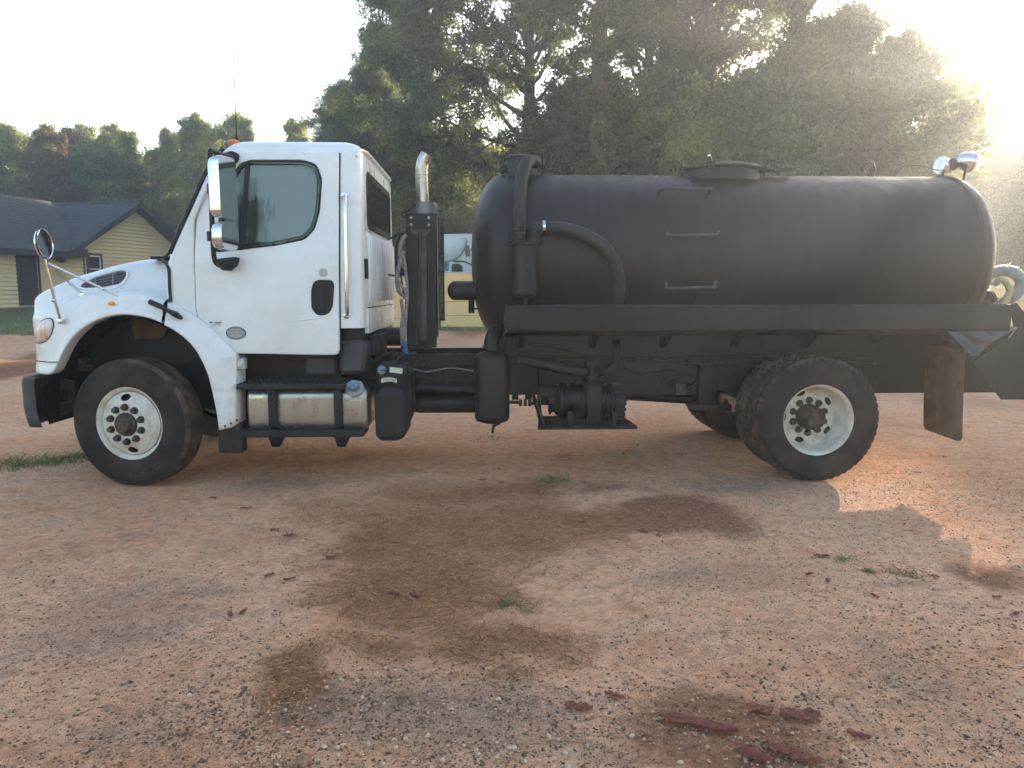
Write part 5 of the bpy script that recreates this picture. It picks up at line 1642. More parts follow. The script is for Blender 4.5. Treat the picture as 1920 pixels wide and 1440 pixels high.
# ---- oil catch muffler on the side, its elbow and drain
YM = .30
a0 = B3(923, 795, YM); a1 = B3(923, 662, YM); rm = .5 * (BX(956, 720, YM) - BX(890, 720, YM))
bm = BM()
add_lathe(bm, [(0, a0.z), (rm * .5, a0.z + .004), (rm * .9, a0.z + .025), (rm, a0.z + .05), (rm, a0.z + .06), (rm - .004, a0.z + .062), (rm, a0.z + .066), (rm, a1.z - .05), (rm * .97, a1.z - .03), (rm * .75, a1.z), (rm * .4, a1.z + .015), (0, a1.z + .015)], (a0.x, YM + rm * .3, 0), (0, 0, 1), 40)
oc = obj('oil_catch_muffler', bm, M['black'], T, 40)
bm = BM(); e = smooth_line([B3(921, 660, YM + .06), B3(921, 642, YM + .06), B3(925, 628, YM + .10), B3(932, 620, YM + .2)], 5)
add_tube(bm, e, .062, 16); add_lathe(bm, [(.06, -.01), (.075, -.01), (.075, .015), (.06, .015)], B3(921, 652, YM + .06), (0, 0, 1), 24); obj('elbow', bm, M['black'], oc, 50)
bm = BM(); add_tube(bm, [B3(926, 796, YM), B3(924, 806, YM), B3(923, 812, YM)], .012, 8); add_tube(bm, [B3(924, 800, YM), B3(938, 793, YM)], .010, 6); obj('drain_valve', bm, M['black'], oc)

# ---- vacuum pump on its cradle
YV = .62
def PV(px, py, y=YV): return B3(px, py, y)
ca = PV(1105, 752); Rv = .5 * (BZ(1105, 726, YV - .1) - BZ(1105, 790, YV - .1))
bm = BM()
x0, x1 = BX(1030, 750, YV - .1), BX(1172, 750, YV - .1)
prof = [(0, 0), (.10, 0), (.10, .05), (Rv * .75, .06)]
Lb = x1 - x0
for k in range(11):
    t = .10 + (Lb - .22) * k / 10
    prof += [(Rv * .9, t - .012), (Rv, t - .010), (Rv, t + .006), (Rv * .9, t + .008)]
prof += [(Rv * .9, Lb - .10), (Rv * 1.02, Lb - .09), (Rv * 1.02, Lb - .02), (Rv * .8, Lb), (0, Lb)]
add_lathe(bm, prof, (x0, YV, ca.z), (1, 0, 0), 36)
pump = obj('vacuum_pump', bm, M['black'], T, 30)
bm = BM()
for k in range(18):
    a = 2 * PI * k / 18; add_box(bm, x1 - .10, x1 - .0, YV + Rv * 1.02 * math.cos(a) - .012, YV + Rv * 1.02 * math.cos(a) + .012, ca.z + Rv * 1.02 * math.sin(a) - .012, ca.z + Rv * 1.02 * math.sin(a) + .012)
obj('end_fins', bm, M['plastic'], pump, 0)
for px in (1052, 1062, 1074, 1124, 1134):
    bm = BM(); x = BX(px, 740, YV); add_lathe(bm, [(Rv * .95, -.006), (Rv * 1.08, -.006), (Rv * 1.08, .006), (Rv * .95, .006)], (x, YV, ca.z), (1, 0, 0), 36)
    obj('body_rib', bm, M['black'], pump, 40)
bm = BM()   # four-way valve tower on top
zt3 = BZ(1110, 680, YV)
add_box(bm, PV(1095, 700).x, PV(1125, 700).x, YV - .07, YV + .07, ca.z + Rv * .8, BZ(1110, 722, YV), .01)
for k in range(5): add_cyl(bm, (PV(1110, 700).x, YV, BZ(1110, 720 - k * 6, YV)), (PV(1110, 700).x, YV, BZ(1110, 720 - k * 6, YV) + .014), .085 - .004 * k, 20)
add_cyl(bm, (PV(1110, 700).x, YV, ca.z), (PV(1110, 700).x, YV, zt3), .062, 20)
add_box(bm, PV(1097, 690).x, PV(1123, 690).x, YV - .06, YV + .06, zt3 - .02, zt3 + .02, .008)
add_box(bm, PV(1096, 745).x, PV(1122, 745).x, YV - Rv * 1.15, YV - Rv * .8, BZ(1105, 792, YV - .1), BZ(1105, 722, YV - .1), .01)
obj('valve_tower', bm, M['black'], pump, 40)
bm = BM()
add_tube(bm, smooth_line([B3(968, 672, .5), B3(1010, 680, .5), B3(1050, 690, .5), B3(1080, 695, .52), B3(1098, 697, .56)], 5), .045, 12)
add_tube(bm, smooth_line([PV(1125, 698), PV(1140, 696), PV(1152, 686), PV(1155, 670), PV(1155, 640, .5)], 5), .035, 12)
obj('pump_hose', bm, M['hose'], pump, 60)
bm = BM()
for px, py in ((1064, 722), (1135, 721), (1080, 697), (1132, 697)): add_ball(bm, PV(px, py, .50), .014, .012, .014, None, 8)
obj('pump_bolts', bm, M['hub'], pump)
bm = BM()   # cradle: flat tray with end plate and braces
zt4 = BZ(1110, 795, .42)
plate(bm, [(BX(1008, 800, .32), .32), (BX(1195, 800, .32), .32), (BX(1172, 790, .7), .86), (BX(1012, 790, .7), .86)], zt4, zt4 - .03, 'XY', (), .003)
xq = BX(1012, 750, .5)
plate(bm, [(.36, zt4), (.86, zt4), (.86, .98), (.70, .98)], xq, xq + .012, 'YZ')
add_tube(bm, [Vector((xq + .02, .36, zt4)), B3(1000, 742, .66)], .018, 6)
add_tube(bm, [B3(1030, 776, .5), B3(1043, 756, .5)], .012, 6)
add_tube(bm, [B3(1005, 755, .36), B3(1020, 795, .33)], .014, 6)
cr = obj('pump_cradle', bm, M['black'], T, 30)
for px in (1064, 1147):
    bm = BM(); add_box(bm, BX(px, 790, .36), BX(px, 790, .36) + .04, .34, .42, zt4, zt4 + .12, .006); obj('pump_foot', bm, M['black'], pump)
bm = BM()
add_tube(bm, [B3(955, 754, .62), B3(975, 754, .62)], .016, 8); add_tube(bm, [B3(992, 756, .62), B3(1035, 756, .62)], .018, 8)
for px in (976, 985, 993):
    q = B3(px, 755, .62); add_box(bm, q.x - .014, q.x + .014, q.y - .03, q.y + .03, q.z - .03, q.z + .03, .008)
obj('pump_shaft', bm, M['hub'], T)
bm = BM(); add_cyl(bm, B3(1012, 738, .62), B3(1034, 738, .62), .09, 24); add_cyl(bm, B3(1034, 738, .62), B3(1052, 740, .62), .075, 24); obj('pump_coupling', bm, M['black'], pump)
for pp in (960, 985):
    bm = BM(); add_box(bm, BX(pp, 730, .8), BX(pp + 12, 730, .8), .8, .86, BZ(900, 750, .8), zf0 + .01); obj('rail_bracket', bm, M['black'], T)

# air and brake lines clipped along the near frame rail
for k, (dz, r_) in enumerate(((-.03, .008), (-.055, .006), (-.085, .010))):
    bm = BM()
    pts = [Vector((x, .775 - .004 * k, zf1 + dz + .010 * math.sin(x * 3.1 + k * 2) + (.03 if k == 2 else 0) * math.sin(x * 1.7))) for x in np.linspace(BX(775, 700, .79), BX(1640, 690, .79), 60)]
    add_tube(bm, pts, r_, 6); obj('brake_line', bm, M['hose'], T, 60)
for px in (800, 860, 980, 1040, 1220, 1290):
    bm = BM(); x = BX(px, 680, .78); add_box(bm, x - .012, x + .012, .758, .79, zf1 - .115, zf1 - .012, .003); obj('line_clip', bm, M['black'], T)
for (pts, r_, mm) in (([(700, 705), (735, 712), (775, 704), (830, 712), (888, 706)], .010, 'hose'), ([(770, 690), (800, 697), (845, 690), (888, 696)], .007, 'conduit'), ([(962, 640), (985, 650), (1020, 648), (1060, 655), (1100, 672)], .012, 'hose'), ([(1170, 690), (1210, 702), (1260, 695), (1300, 705)], .010, 'hose'), ([(1262, 712), (1275, 722), (1292, 724), (1305, 715)], .012, 'hose')):
    bm = BM(); add_tube(bm, smooth_line([B3(x, y, .74) for x, y in pts], 6), r_, 6); obj('hose_run', bm, M[mm], T, 60)
bm = BM(); q = B3(1275, 728, .7); add_box(bm, q.x - .05, q.x + .05, .66, .76, q.z - .06, q.z + .05, .01); obj('relay_valve', bm, M['hub'], T)
# ---------------------------------------------------------------- house
HA = R_(16.4)
hdir = Vector((math.sin(HA), math.cos(HA), 0)); hn = Vector((hdir.y, -hdir.x, 0))     # hn faces the yard
hp0 = CAMP + ray(35, 575) * (28.9 / (ray(35, 575).dot(Vector((math.sin(YAW) * math.cos(PITCH), math.cos(YAW) * math.cos(PITCH), -math.sin(PITCH))))))
def HW(px, py, off=0.0):
    """photograph point on the facade plane -> (s along wall, z)"""
    d = ray(px, py); p = hp0 + hn * off
    t = (p - CAMP).dot(hn) / d.dot(hn)
    q = CAMP + d * t
    return ((q - hp0).dot(hdir), q.z)
def HP(s, z, off=0.0): return Vector((hp0.x, hp0.y, 0)) + hdir * s + hn * off + Vector((0, 0, z))
H = thing('house', 'cream sided house with charcoal roof, black door and small window', 'house', tuple(HP(4, terrain(hp0.y))))
def hplate(bm, poly, o0, o1, holes=(), bev=0.0):
    b = BM(); plate(b, poly, -o0, -o1, 'XZ', holes, bev)
    for v in b.verts:
        v.co = HP(v.co.x, v.co.z, -v.co.y)
    me = bpy.data.meshes.new('t'); b.to_mesh(me); b.free(); bm.from_mesh(me); bpy.data.meshes.remove(me)
z_base = HW(10, 578)[1]
s_gl = HW(122, 462)[0]            # left foot of the gable rake
s_pk, z_pk = HW(246, 386)         # wall apex
zeave = HW(60, 462)[1] - .12
half = (s_pk - s_gl)
s_gr = s_pk + half
s_left = HW(-260, 470)[0] - 1.0
pitch_ = (z_pk - zeave) / half
# wall core
bm = BM(); hplate(bm, [(s_left, z_base - .4), (s_gr, z_base - .4), (s_gr, zeave), (s_pk, z_pk), (s_gl, zeave), (s_left, zeave)], -.02, -.16)
hplate(bm, [(s_left, z_base - .4), (s_gr, z_base - .4), (s_gr, zeave), (s_left, zeave)], -7.0, -7.1)
core = obj('wall', bm, M['siding'], H)
bm = BM()
for sv in (s_left + .07, s_gr - .07):
    a, b = HP(sv, 0, -.17), HP(sv, 0, -6.99)
    for (p, q) in ((a, b),):
        w = hdir * .06
        vs = [bm.verts.new(Vector((x.x, x.y, z)) + ww) for z in (z_base - .4, zeave) for x, ww in ((p, -w), (q, -w), (q, w), (p, w))]
        for f in ((0, 1, 5, 4), (1, 2, 6, 5), (2, 3, 7, 6), (3, 0, 4, 7), (4, 5, 6, 7)): bm.faces.new([vs[i] for i in f])
obj('side_wall', bm, M['siding'], H)
# openings
d_l, _ = HW(31, 520); d_r, _ = HW(75, 520); d_t = HW(50, 478)[1]; d_b = HW(50, 573)[1]
w_l, _ = HW(155, 490); w_r, _ = HW(191, 490); w_t = HW(170, 475)[1]; w_b = w_t - 1.35
course = .165
k = 0; z = z_base
while z < z_pk - .05:
    z1 = z + course
    def half_at(zz): return half * (1 - (zz - zeave) / (z_pk - zeave)) if zz > zeave else None
    spans = []
    if z1 <= zeave + .01: spans = [(s_left, s_gr)]
    else:
        hw = half_at(max(z, zeave)); hw1 = max(half_at(min(z1, z_pk)), .02)
        spans = [(s_pk - hw1 - .05, s_pk + hw1 + .05)]
    for ol, orr, ob, ot in ((d_l, d_r, d_b, d_t), (w_l, w_r, w_b, w_t)):
        if z1 > ob + .02 and z < ot - .02:
            ns = []
            for a, b in spans:
                if a < ol < b: ns += [(a, ol), (orr, b)]
                else: ns.append((a, b))
            spans = ns
    for a, b in spans:
        bm = BM()
        vs = [bm.verts.new(HP(s, zz, o)) for s in (a, b) for zz, o in ((z + .03, .042), (z1, .012), (z1, -.018), (z + .03, -.018))]
        for f in ((0, 1, 5, 4), (1, 2, 6, 5), (2, 3, 7, 6), (3, 0, 4, 7), (0, 1, 2, 3), (4, 5, 6, 7)): bm.faces.new([vs[i] for i in f])
        obj('siding_board', bm, M['siding'], core, 0)
    z = z1
bm = BM(); hplate(bm, [(s_left, z_base - .5), (s_gr, z_base - .5), (s_gr, z_base - .005), (s_left, z_base - .005)], .01, -.018); obj('foundation', bm, M['concrete'], H)
# door
dw = [(d_l, d_b), (d_r, d_b), (d_r, d_t), (d_l, d_t)]
bm = BM(); hplate(bm, dw, .04, -.02, [inset(dw, .085)]); dr = obj('door_frame', bm, M['trim'], H)
bm = BM(); hplate(bm, inset(dw, .083), .005, -.015)
wd, hd_ = (d_r - d_l - .17), (d_t - d_b - .17)
for i in range(2):
    for (f0, f1) in ((.06, .36), (.42, .74), (.80, .93)):
        a = d_l + .085 + wd * (.12 + .42 * i); b = a + wd * .34
        q = [(a, d_b + .085 + hd_ * f0), (b, d_b + .085 + hd_ * f0), (b, d_b + .085 + hd_ * f1), (a, d_b + .085 + hd_ * f1)]
        hplate(bm, q, .016, .004, (), .01)
door_h = obj('door', bm, M['doorblack'], H, 0)
bm = BM()
for f in (.47, .40): add_ball(bm, HP(d_r - .17, d_b + hd_ * f, .04), .032, .032, .032, None, 10)
obj('handle', bm, M['steel'], door_h)
bm = BM(); hplate(bm, [(d_l - .02, d_b - .03), (d_r + .02, d_b - .03), (d_r + .02, d_b + .01), (d_l - .02, d_b + .01)], .10, 0); obj('threshold', bm, M['stickergrey'], H)
bm = BM(); hplate(bm, [(d_r - .17 + .06, d_b + .06), (d_r - .08, d_b + .06), (d_r - .08, d_t - .1), (d_r - .11, d_t - .1)], .012, .0055); obj('weather_strip', bm, M['stickergrey'], door_h)
# window
wq = [(w_l, w_b), (w_r, w_b), (w_r, w_t), (w_l, w_t)]
bm = BM(); hplate(bm, wq, .04, -.02, [inset(wq, .085)]); wi = obj('window', bm, M['trim'], H)
bm = BM(); hplate(bm, inset(wq, .083), .025, -.02, [inset(wq, .15)]); hplate(bm, [(w_l + .1, (w_b + w_t) / 2 - .03), (w_r - .1, (w_b + w_t) / 2 - .03), (w_r - .1, (w_b + w_t) / 2 + .03), (w_l + .1, (w_b + w_t) / 2 + .03)], .022, -.01); obj('frame', bm, M['whiteframe'], wi)
bm = BM(); hplate(bm, inset(wq, .14), .0, -.012); obj('pane', bm, M['darkglass'], wi)
# wall lamp
s_l, z_l = HW(113, 487)
bm = BM(); hplate(bm, round_poly([(s_l - .10, z_l - .13), (s_l + .09, z_l - .13), (s_l + .09, z_l + .13), (s_l - .10, z_l + .13)], .03), .10, .02, (), .02); add_box(bm, *sum(([v - .05, v + .05] for v in HP(s_l + .12, z_l - .04, .08)), []), .01); obj('wall_lamp', bm, M['trim'], H)
# roofs
ov = .55
def roof_slab(name, a, b, c, d, n_course, thick=.14):
    """a,b eave ends, d,c ridge ends; overlapping courses of shingles stepped up the slope"""
    bm = BM()
    nrm = (b - a).cross(d - a).normalized()
    if nrm.z < 0: nrm = -nrm
    for k in range(n_course):
        t0, t1 = k / n_course, (k + 1) / n_course
        l0, r0, l1, r1 = a.lerp(d, t0), b.lerp(c, t0), a.lerp(d, t1), b.lerp(c, t1)
        vs = [bm.verts.new(p) for p in (l0 + nrm * .022, r0 + nrm * .022, r1 + nrm * .004, l1 + nrm * .004, l0, r0)]
        bm.faces.new(vs[:4]); bm.faces.new((vs[0], vs[4], vs[5], vs[1]))
    lo = [bm.verts.new(p - nrm * thick) for p in (a, b, c, d)]
    up = [bm.verts.new(p) for p in (a, b, c, d)]
    bm.faces.new(lo)
    for i in range(4): bm.faces.new((lo[i - 1], lo[i], up[i], up[i - 1]))
    return obj(name, bm, M['shingle'], H, 0)
ez = zeave - .05
rid_z_l = HW(0, 368, -3.4)[1]
# left wing, ridge parallel to the facade
e0, e1 = HP(s_left - .5, ez, .55), HP(s_gl + .62, ez, .55)
sl_ridge = -3.4
zr_l = HW(20, 371, sl_ridge)[1]
r0, r1 = HP(s_left - .5, zr_l, sl_ridge), HP(s_pk - half * .3, zr_l, sl_ridge)
roof_slab('roof', e0, e1, r1, r0, 30)
roof_slab('roof', HP(s_gl + .6, ez, -7.4), HP(s_left - .5, ez, -7.4), r0, r1, 12)
# gable wing, ridge at right angles
zr_g = z_pk + .16
gf, gb = HP(s_pk, zr_g, ov), HP(s_pk, zr_g, -8.5)
dr_ = zr_g - (half + .62) * pitch_
roof_slab('roof', HP(s_pk - half - .62, dr_, -8.5), HP(s_pk - half - .62, dr_, ov), gf, gb, 30)
roof_slab('roof', HP(s_pk + half + .62, dr_, ov), HP(s_pk + half + .62, dr_, -8.5), gb, gf, 30)
for s_ in (-1, 1):   # rake boards
    bm = BM()
    q = [(s_pk, zr_g - .01), (s_pk + s_ * (half + .63), dr_ - .01), (s_pk + s_ * (half + .63), dr_ - .24), (s_pk, zr_g - .26)]
    hplate(bm, q, ov + .03, ov - .02); obj('rake_board', bm, M['trim'], H)
    bm = BM(); q = [(s_pk, zr_g - .22), (s_pk + s_ * (half + .6), dr_ - .20), (s_pk + s_ * (half + .6), dr_ - .23), (s_pk, zr_g - .25)]
    hplate(bm, q, ov - .02, .0); obj('soffit', bm, M['trim'], H)
bm = BM(); q = [(s_left - .5, ez - .21), (s_gl + .66, ez - .21), (s_gl + .66, ez + .015), (s_left - .5, ez + .015)]
hplate(bm, q, .60, .56); obj('fascia', bm, M['trim'], H)
bm = BM(); q = [(s_left - .5, ez - .20), (s_gl + .64, ez - .20), (s_gl + .64, ez - .17), (s_left - .5, ez - .17)]
hplate(bm, q, .56, .0); obj('soffit', bm, M['trim'], H)
bm = BM(); add_tube(bm, [r0 + Vector((0, 0, .02)), r1 + Vector((0, 0, .02))], .07, 6); obj('ridge_cap', bm, M['trim'], H)
bm = BM(); add_tube(bm, [gf + Vector((0, 0, .02)), gb + Vector((0, 0, .02))], .07, 6); obj('ridge_cap', bm, M['shingle'], H)
# rusty post in the yard in front of the window
yp = 19.0
a_, b_ = B3(160.5, 468, yp), B3(168, 520, yp)
bm = BM(); dirp = (b_ - a_); q2 = a_ + dirp * ((terrain(yp) - .2 - a_.z) / dirp.z)
add_tube(bm, [a_, q2], .048, 8)
add_box(bm, a_.x - .06, a_.x + .06, yp - .06, yp + .06, a_.z - .05, a_.z + .005)
tag(obj('steel_post', bm, M['redpost'], None), 'rust red steel post leaning in front of the house window', 'post')

# ---------------------------------------------------------------- fence behind the truck
YF = 18.0
FN = thing('board_fence', 'tan fence of wide horizontal boards with pale cap behind the truck', 'fence', (2, YF, terrain(YF)))
def fence_run(xa, xb, ztop, zbot, npan, nb):
    wpan = (xb - xa) / npan
    for i in range(npan):
        x0 = xa + i * wpan; x1 = x0 + wpan
        jz = random.Random(i * 7 + nb).uniform(-.03, .03)
        for k in range(nb):
            z0 = zbot + (ztop - zbot) * k / nb; z1 = zbot + (ztop - zbot) * (k + 1) / nb
            bm = BM(); dy = random.Random(i * 31 + k).uniform(-.006, .006)
            add_box(bm, x0 + .006, x1 - .006, YF + dy, YF + .03 + dy, z0 + .008 + jz, z1 - .004 + jz, .006)
            obj('board', bm, M['fence'], FN, 0)
        bm = BM(); add_box(bm, x0, x1 - .01, YF - .02, YF + .05, ztop + jz + .004, ztop + .055 + jz, .008); obj('cap_rail', bm, M['fencecap'], FN, 0)
        bm = BM(); add_box(bm, x0 - .05, x0 + .05, YF + .035, YF + .135, zbot - .35, ztop + .02); obj('post', bm, M['fence'], FN, 0)
zt_ = BZ(870, 512, YF); zb_ = BZ(870, 617, YF)
xs_ = BX(829, 560, YF)
fence_run(xs_, xs_ + 2.44 * 10, zt_, zb_, 10, 4)
zt_l = BZ(740, 521, YF)
fence_run(xs_ - .1 - 2.44 * 4, xs_ - .1, zt_l, BZ(740, 622, YF), 4, 4)

# ---------------------------------------------------------------- white highway tractor beyond the fence
YT = 26.0
S = thing('semi_truck', 'white sleeper cab highway tractor seen over the fence behind the stack', 'truck', (BX(860, 520, YT), YT + 1.2, terrain(YT)))
bm = BM()
def SP(px, py, dy=0.0): return B3(px, py, YT + dy)
zg = terrain(YT)
prof = BP([(780, 446), (812, 440), (833, 438), (868, 437), (888, 437), (896, 440), (903, 452), (960, 448), (1010, 448), (1010, 560), (905, 545), (832, 545), (820, 505), (800, 470)], YT)
lev = [(0, .10), (.10, .03), (.3, 0), (2.0, 0), (2.2, .03), (2.3, .10)]
rows = []
for dy, ins in lev: rows.append([bm.verts.new((x, YT + dy, z)) for x, z in inset(round_poly(prof, .15, 3), ins)])
for a, b in zip(rows[:-1], rows[1:]):
    for i in range(len(a)): bm.faces.new((a[i - 1], a[i], b[i], b[i - 1]))
ef = [bm.faces.new(rows[0]), bm.faces.new(rows[-1][::-1])]
bmesh.ops.triangulate(bm, faces=ef)
obj('sleeper_cab', bm, M['semiwhite'], S, 35)
bm = BM(); plate(bm, round_poly(BP([(870, 460), (879, 459), (883, 480), (873, 482)], YT), .05), YT - .02, YT + .05, 'XZ', (), .01); obj('sleeper_window', bm, M['darkglass'], S)
bm = BM(); plate(bm, round_poly(BP([(833, 492), (842, 491), (842, 508), (833, 508)], YT), .05), YT - .02, YT + .05, 'XZ', (), .01); obj('windshield', bm, M['bluecap'], S)
bm = BM(); plate(bm, round_poly(BP([(847, 495), (860, 494), (867, 499), (868, 512), (846, 512)], YT), .06), YT - .02, YT + .05, 'XZ', (), .01); obj('side_window', bm, M['darkglass'], S)
bm = BM(); plate(bm, round_poly(BP([(790, 452), (828, 446), (864, 440), (878, 448), (873, 466), (862, 484), (845, 491), (800, 492)], YT), .2), YT - .10, YT + .05, 'XZ', (), .08); obj('roof_fairing', bm, M['semiwhite'], S, 50)
bm = BM(); add_tube(bm, [SP(850, 490, -.02), SP(870, 490, -.02), SP(886, 497, -.02)], .03, 6); obj('roof_seam', bm, M['seal'], S)
bm = BM(); add_box(bm, SP(885, 500).x, SP(893, 500).x, YT - .35, YT - .1, SP(885, 515).z, SP(885, 492).z, .05); add_tube(bm, [SP(889, 500, -.2), SP(895, 502, .1)], .03); obj('side_mirror', bm, M['semiwhite'], S, 50)
bm = BM(); add_box(bm, SP(700, 540).x, SP(830, 540).x, YT + .25, YT + 2.05, zg + .8, SP(820, 520).z - .1, .15); obj('hood', bm, M['semiwhite'], S, 40)
bm = BM(); add_box(bm, SP(700, 540).x + .3, SP(1150, 540).x, YT + .7, YT + 1.6, zg + .75, zg + 1.05); obj('chassis', bm, M['black'], S)
for px in (745, 1020, 1080):
    for y in (YT + .05, YT + 1.95):
        bm = BM(); add_lathe(bm, [(0, 0), (.3, 0), (.32, .03), (.5, .02), (.52, .05), (.52, .28), (0, .28)], (SP(px, 600).x, y, zg + .51), (0, 1, 0), 28); obj('wheel', bm, M['rubber'], S, 40)
# ---------------------------------------------------------------- trees
def leaf_mesh(name, C, spread, per, size, seed, mat, squash=.75):
    """clumps at C (n,3) with radius spread (n,), per leaves in each: four-cornered leaves at random tilt"""
    rng = np.random.default_rng(seed)
    C = np.asarray(C); n = len(C)
    k = np.repeat(np.arange(n), per); m = len(k)
    off = rng.normal(0, 1, (m, 3)); off /= np.maximum(np.linalg.norm(off, axis=1, keepdims=True), 1e-6)
    off *= (rng.uniform(0, 1, (m, 1)) ** .45) * np.asarray(spread)[k][:, None]; off[:, 2] *= squash
    P = C[k] + off
    # leaves hang and face outwards a little
    nrm = rng.normal(0, 1, (m, 3)) + off * .6; nrm /= np.linalg.norm(nrm, axis=1, keepdims=True)
    a = rng.normal(0, 1, (m, 3)); a[:, 2] -= .5
    u = a - nrm * np.sum(a * nrm, 1, keepdims=True); u /= np.maximum(np.linalg.norm(u, axis=1, keepdims=True), 1e-6)
    w = np.cross(nrm, u)
    s = size * rng.uniform(.6, 1.35, (m, 1))
    V = np.stack([P - u * s, P + w * s * .45 + u * s * .1, P + u * s, P - w * s * .45 + u * s * .1], 1).reshape(-1, 3)
    return np_mesh(name, V, np.arange(4 * m), 4, mat)

def make_tree(seed, Ht, Rc, tr, base, limbs, per, leaf, mat, bark, low=False, ivy=False, clump=.75, top_bias=1.0, bend=.4):
    """returns (trunk mesh, crown mesh): tapered trunk, limbs, twigs, and leaf clumps on the twigs"""
    rnd = random.Random(seed)
    bm = BM(); C = []; S = []
    pts = [Vector((0, 0, -.3))]; rs = [tr * 1.5]
    n = 12; ba = rnd.uniform(0, 6.28)
    for i in range(1, n + 1):
        t = i / n
        pts.append(Vector((math.cos(ba) * bend * math.sin(t * 2.4) + rnd.uniform(-.1, .1), math.sin(ba) * bend * math.sin(t * 2.4) + rnd.uniform(-.1, .1), Ht * .93 * t)))
        rs.append(tr * (1.12 - t) ** .8 + .02)
    add_tube(bm, pts, rs, 10)
    def at(t):
        f = t * n; i = min(int(f), n - 1); return pts[i].lerp(pts[i + 1], f - i), rs[i]
    for j in range(limbs):
        t = base + (1 - base) * ((j + rnd.random()) / limbs) ** .9
        t = min(t, .985)
        p, r = at(t)
        az = j * 2.4 + rnd.uniform(-.5, .5)
        u = (t - base) / (1 - base)
        env = math.sin(PI * min(.10 + .86 * u ** .8, 1)) ** .6 if not low else (1 - u) ** .5 * .9 + .12
        L = Rc * .74 * env * rnd.uniform(.65, 1.12)
        el = R_(rnd.uniform(5, 35) + 45 * u * top_bias)
        d = Vector((math.cos(az) * math.cos(el), math.sin(az) * math.cos(el), math.sin(el)))
        q = p; lp = [p]; m = 5
        for i in range(m):
            d = (d + Vector((rnd.uniform(-.25, .25), rnd.uniform(-.25, .25), rnd.uniform(-.12, .22)))).normalized()
            q = q + d * L / m; lp.append(q)
        r0 = min(r * .55, .03 + L * .022)
        add_tube(bm, lp, [r0 * (1 - .85 * i / m) + .008 for i in range(m + 1)], 6)
        for i in range(1, m + 1):
            for s in range(2 if i < m else 3):
                if i == 1 and rnd.random() < .6: continue
                dd = (d * .5 + Vector((rnd.uniform(-1, 1), rnd.uniform(-1, 1), rnd.uniform(-.35, .7)))).normalized()
                ll = L * rnd.uniform(.16, .34) + .25
                e = lp[i] + dd * ll
                mid_ = lp[i].lerp(e, .5) + Vector((rnd.uniform(-.1, .1), rnd.uniform(-.1, .1), .08))
                add_tube(bm, [lp[i], mid_, e], [r0 * .35 + .006, .012, .006], 4)
                C.append(e); S.append(clump * rnd.uniform(.6, 1.25))
                if rnd.random() < .7: C.append(mid_ + Vector((rnd.uniform(-.2, .2), rnd.uniform(-.2, .2), rnd.uniform(-.2, .2)))); S.append(clump * rnd.uniform(.5, .9))
    if ivy:
        for i in range(70):
            p, r = at(rnd.uniform(.02, .75)); a = rnd.uniform(0, 6.28)
            C.append(p + Vector((math.cos(a) * r * 1.1, math.sin(a) * r * 1.1, 0))); S.append(.42)
    bmesh.ops.recalc_face_normals(bm, faces=bm.faces)
    tm = bpy.data.meshes.new('trunk'); bm.to_mesh(tm); bm.free()
    tm.polygons.foreach_set('use_smooth', [True] * len(tm.polygons)); tm.materials.append(bark)
    cm = leaf_mesh('crown', [tuple(c) for c in C], S, per, leaf, seed, mat)
    return tm, cm
PROTO = {
    'oakA': make_tree(11, 17.5, 6.2, .34, .22, 40, 150, .09, M['leaf'], M['bark'], clump=.66),
    'oakB': make_tree(12, 18.5, 6.0, .38, .26, 40, 150, .09, M['leaf'], M['bark'], clump=.66),
    'ivyoak': make_tree(13, 18.5, 5.2, .40, .56, 32, 150, .09, M['leaf'], M['bark'], ivy=True, bend=.7, clump=.66),
    'mid': make_tree(14, 10.5, 4.2, .17, .12, 26, 95, .10, M['leaf'], M['bark'], clump=.56),
    'midB': make_tree(15, 10.0, 3.8, .16, .10, 26, 95, .10, M['leaf'], M['bark'], clump=.56),
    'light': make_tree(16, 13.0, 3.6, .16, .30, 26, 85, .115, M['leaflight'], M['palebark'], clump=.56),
    'rust': make_tree(17, 12.0, 3.6, .15, .28, 26, 80, .115, M['leafrust'], M['palebark'], clump=.56),
    'under': make_tree(18, 6.5, 3.4, .10, .03, 26, 130, .095, M['leaf'], M['bark'], low=True, clump=.62),
    'underB': make_tree(19, 7.5, 3.2, .11, .03, 26, 130, .095, M['leaf'], M['bark'], low=True, clump=.66),
    'young': make_tree(21, 8.2, 3.4, .11, .10, 22, 110, .10, M['leaf'], M['bark'], clump=.62),
    'youngB': make_tree(22, 7.6, 3.6, .10, .06, 24, 100, .105, M['leaflight'], M['bark'], clump=.66),
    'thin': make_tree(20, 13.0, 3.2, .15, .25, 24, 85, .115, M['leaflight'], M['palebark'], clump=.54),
}
PH = {'oakA': 17.5, 'oakB': 18.5, 'ivyoak': 18.5, 'mid': 10.5, 'midB': 10.0, 'light': 13.0, 'rust': 12.0, 'under': 6.5, 'underB': 7.5, 'young': 8.2, 'youngB': 7.6, 'thin': 13.0}
def plant(name, proto, px, Y, label, cat='tree', top=None, sc=1.0, rz=0.0, wide=1.0, group=None, X=None):
    x = BX(px, 500, Y) if X is None else X
    z = terrain(Y)
    if top is not None: sc = (BZ(px, top, Y) - z) / PH[proto]
    tm, cm = PROTO[proto]
    r = bpy.data.objects.new(name, None); COL.objects.link(r)
    r.location = (x, Y, z - .05); r.rotation_euler = (0, 0, rz); r.scale = (sc * wide, sc * wide, sc)
    r['label'] = label; r['category'] = cat
    if group: r['group'] = group
    for nm, me in (('trunk', tm), ('crown', cm)):
        c = bpy.data.objects.new(nm, me); COL.objects.link(c); c.parent = r
    return r
GR = 'trees behind the fence'
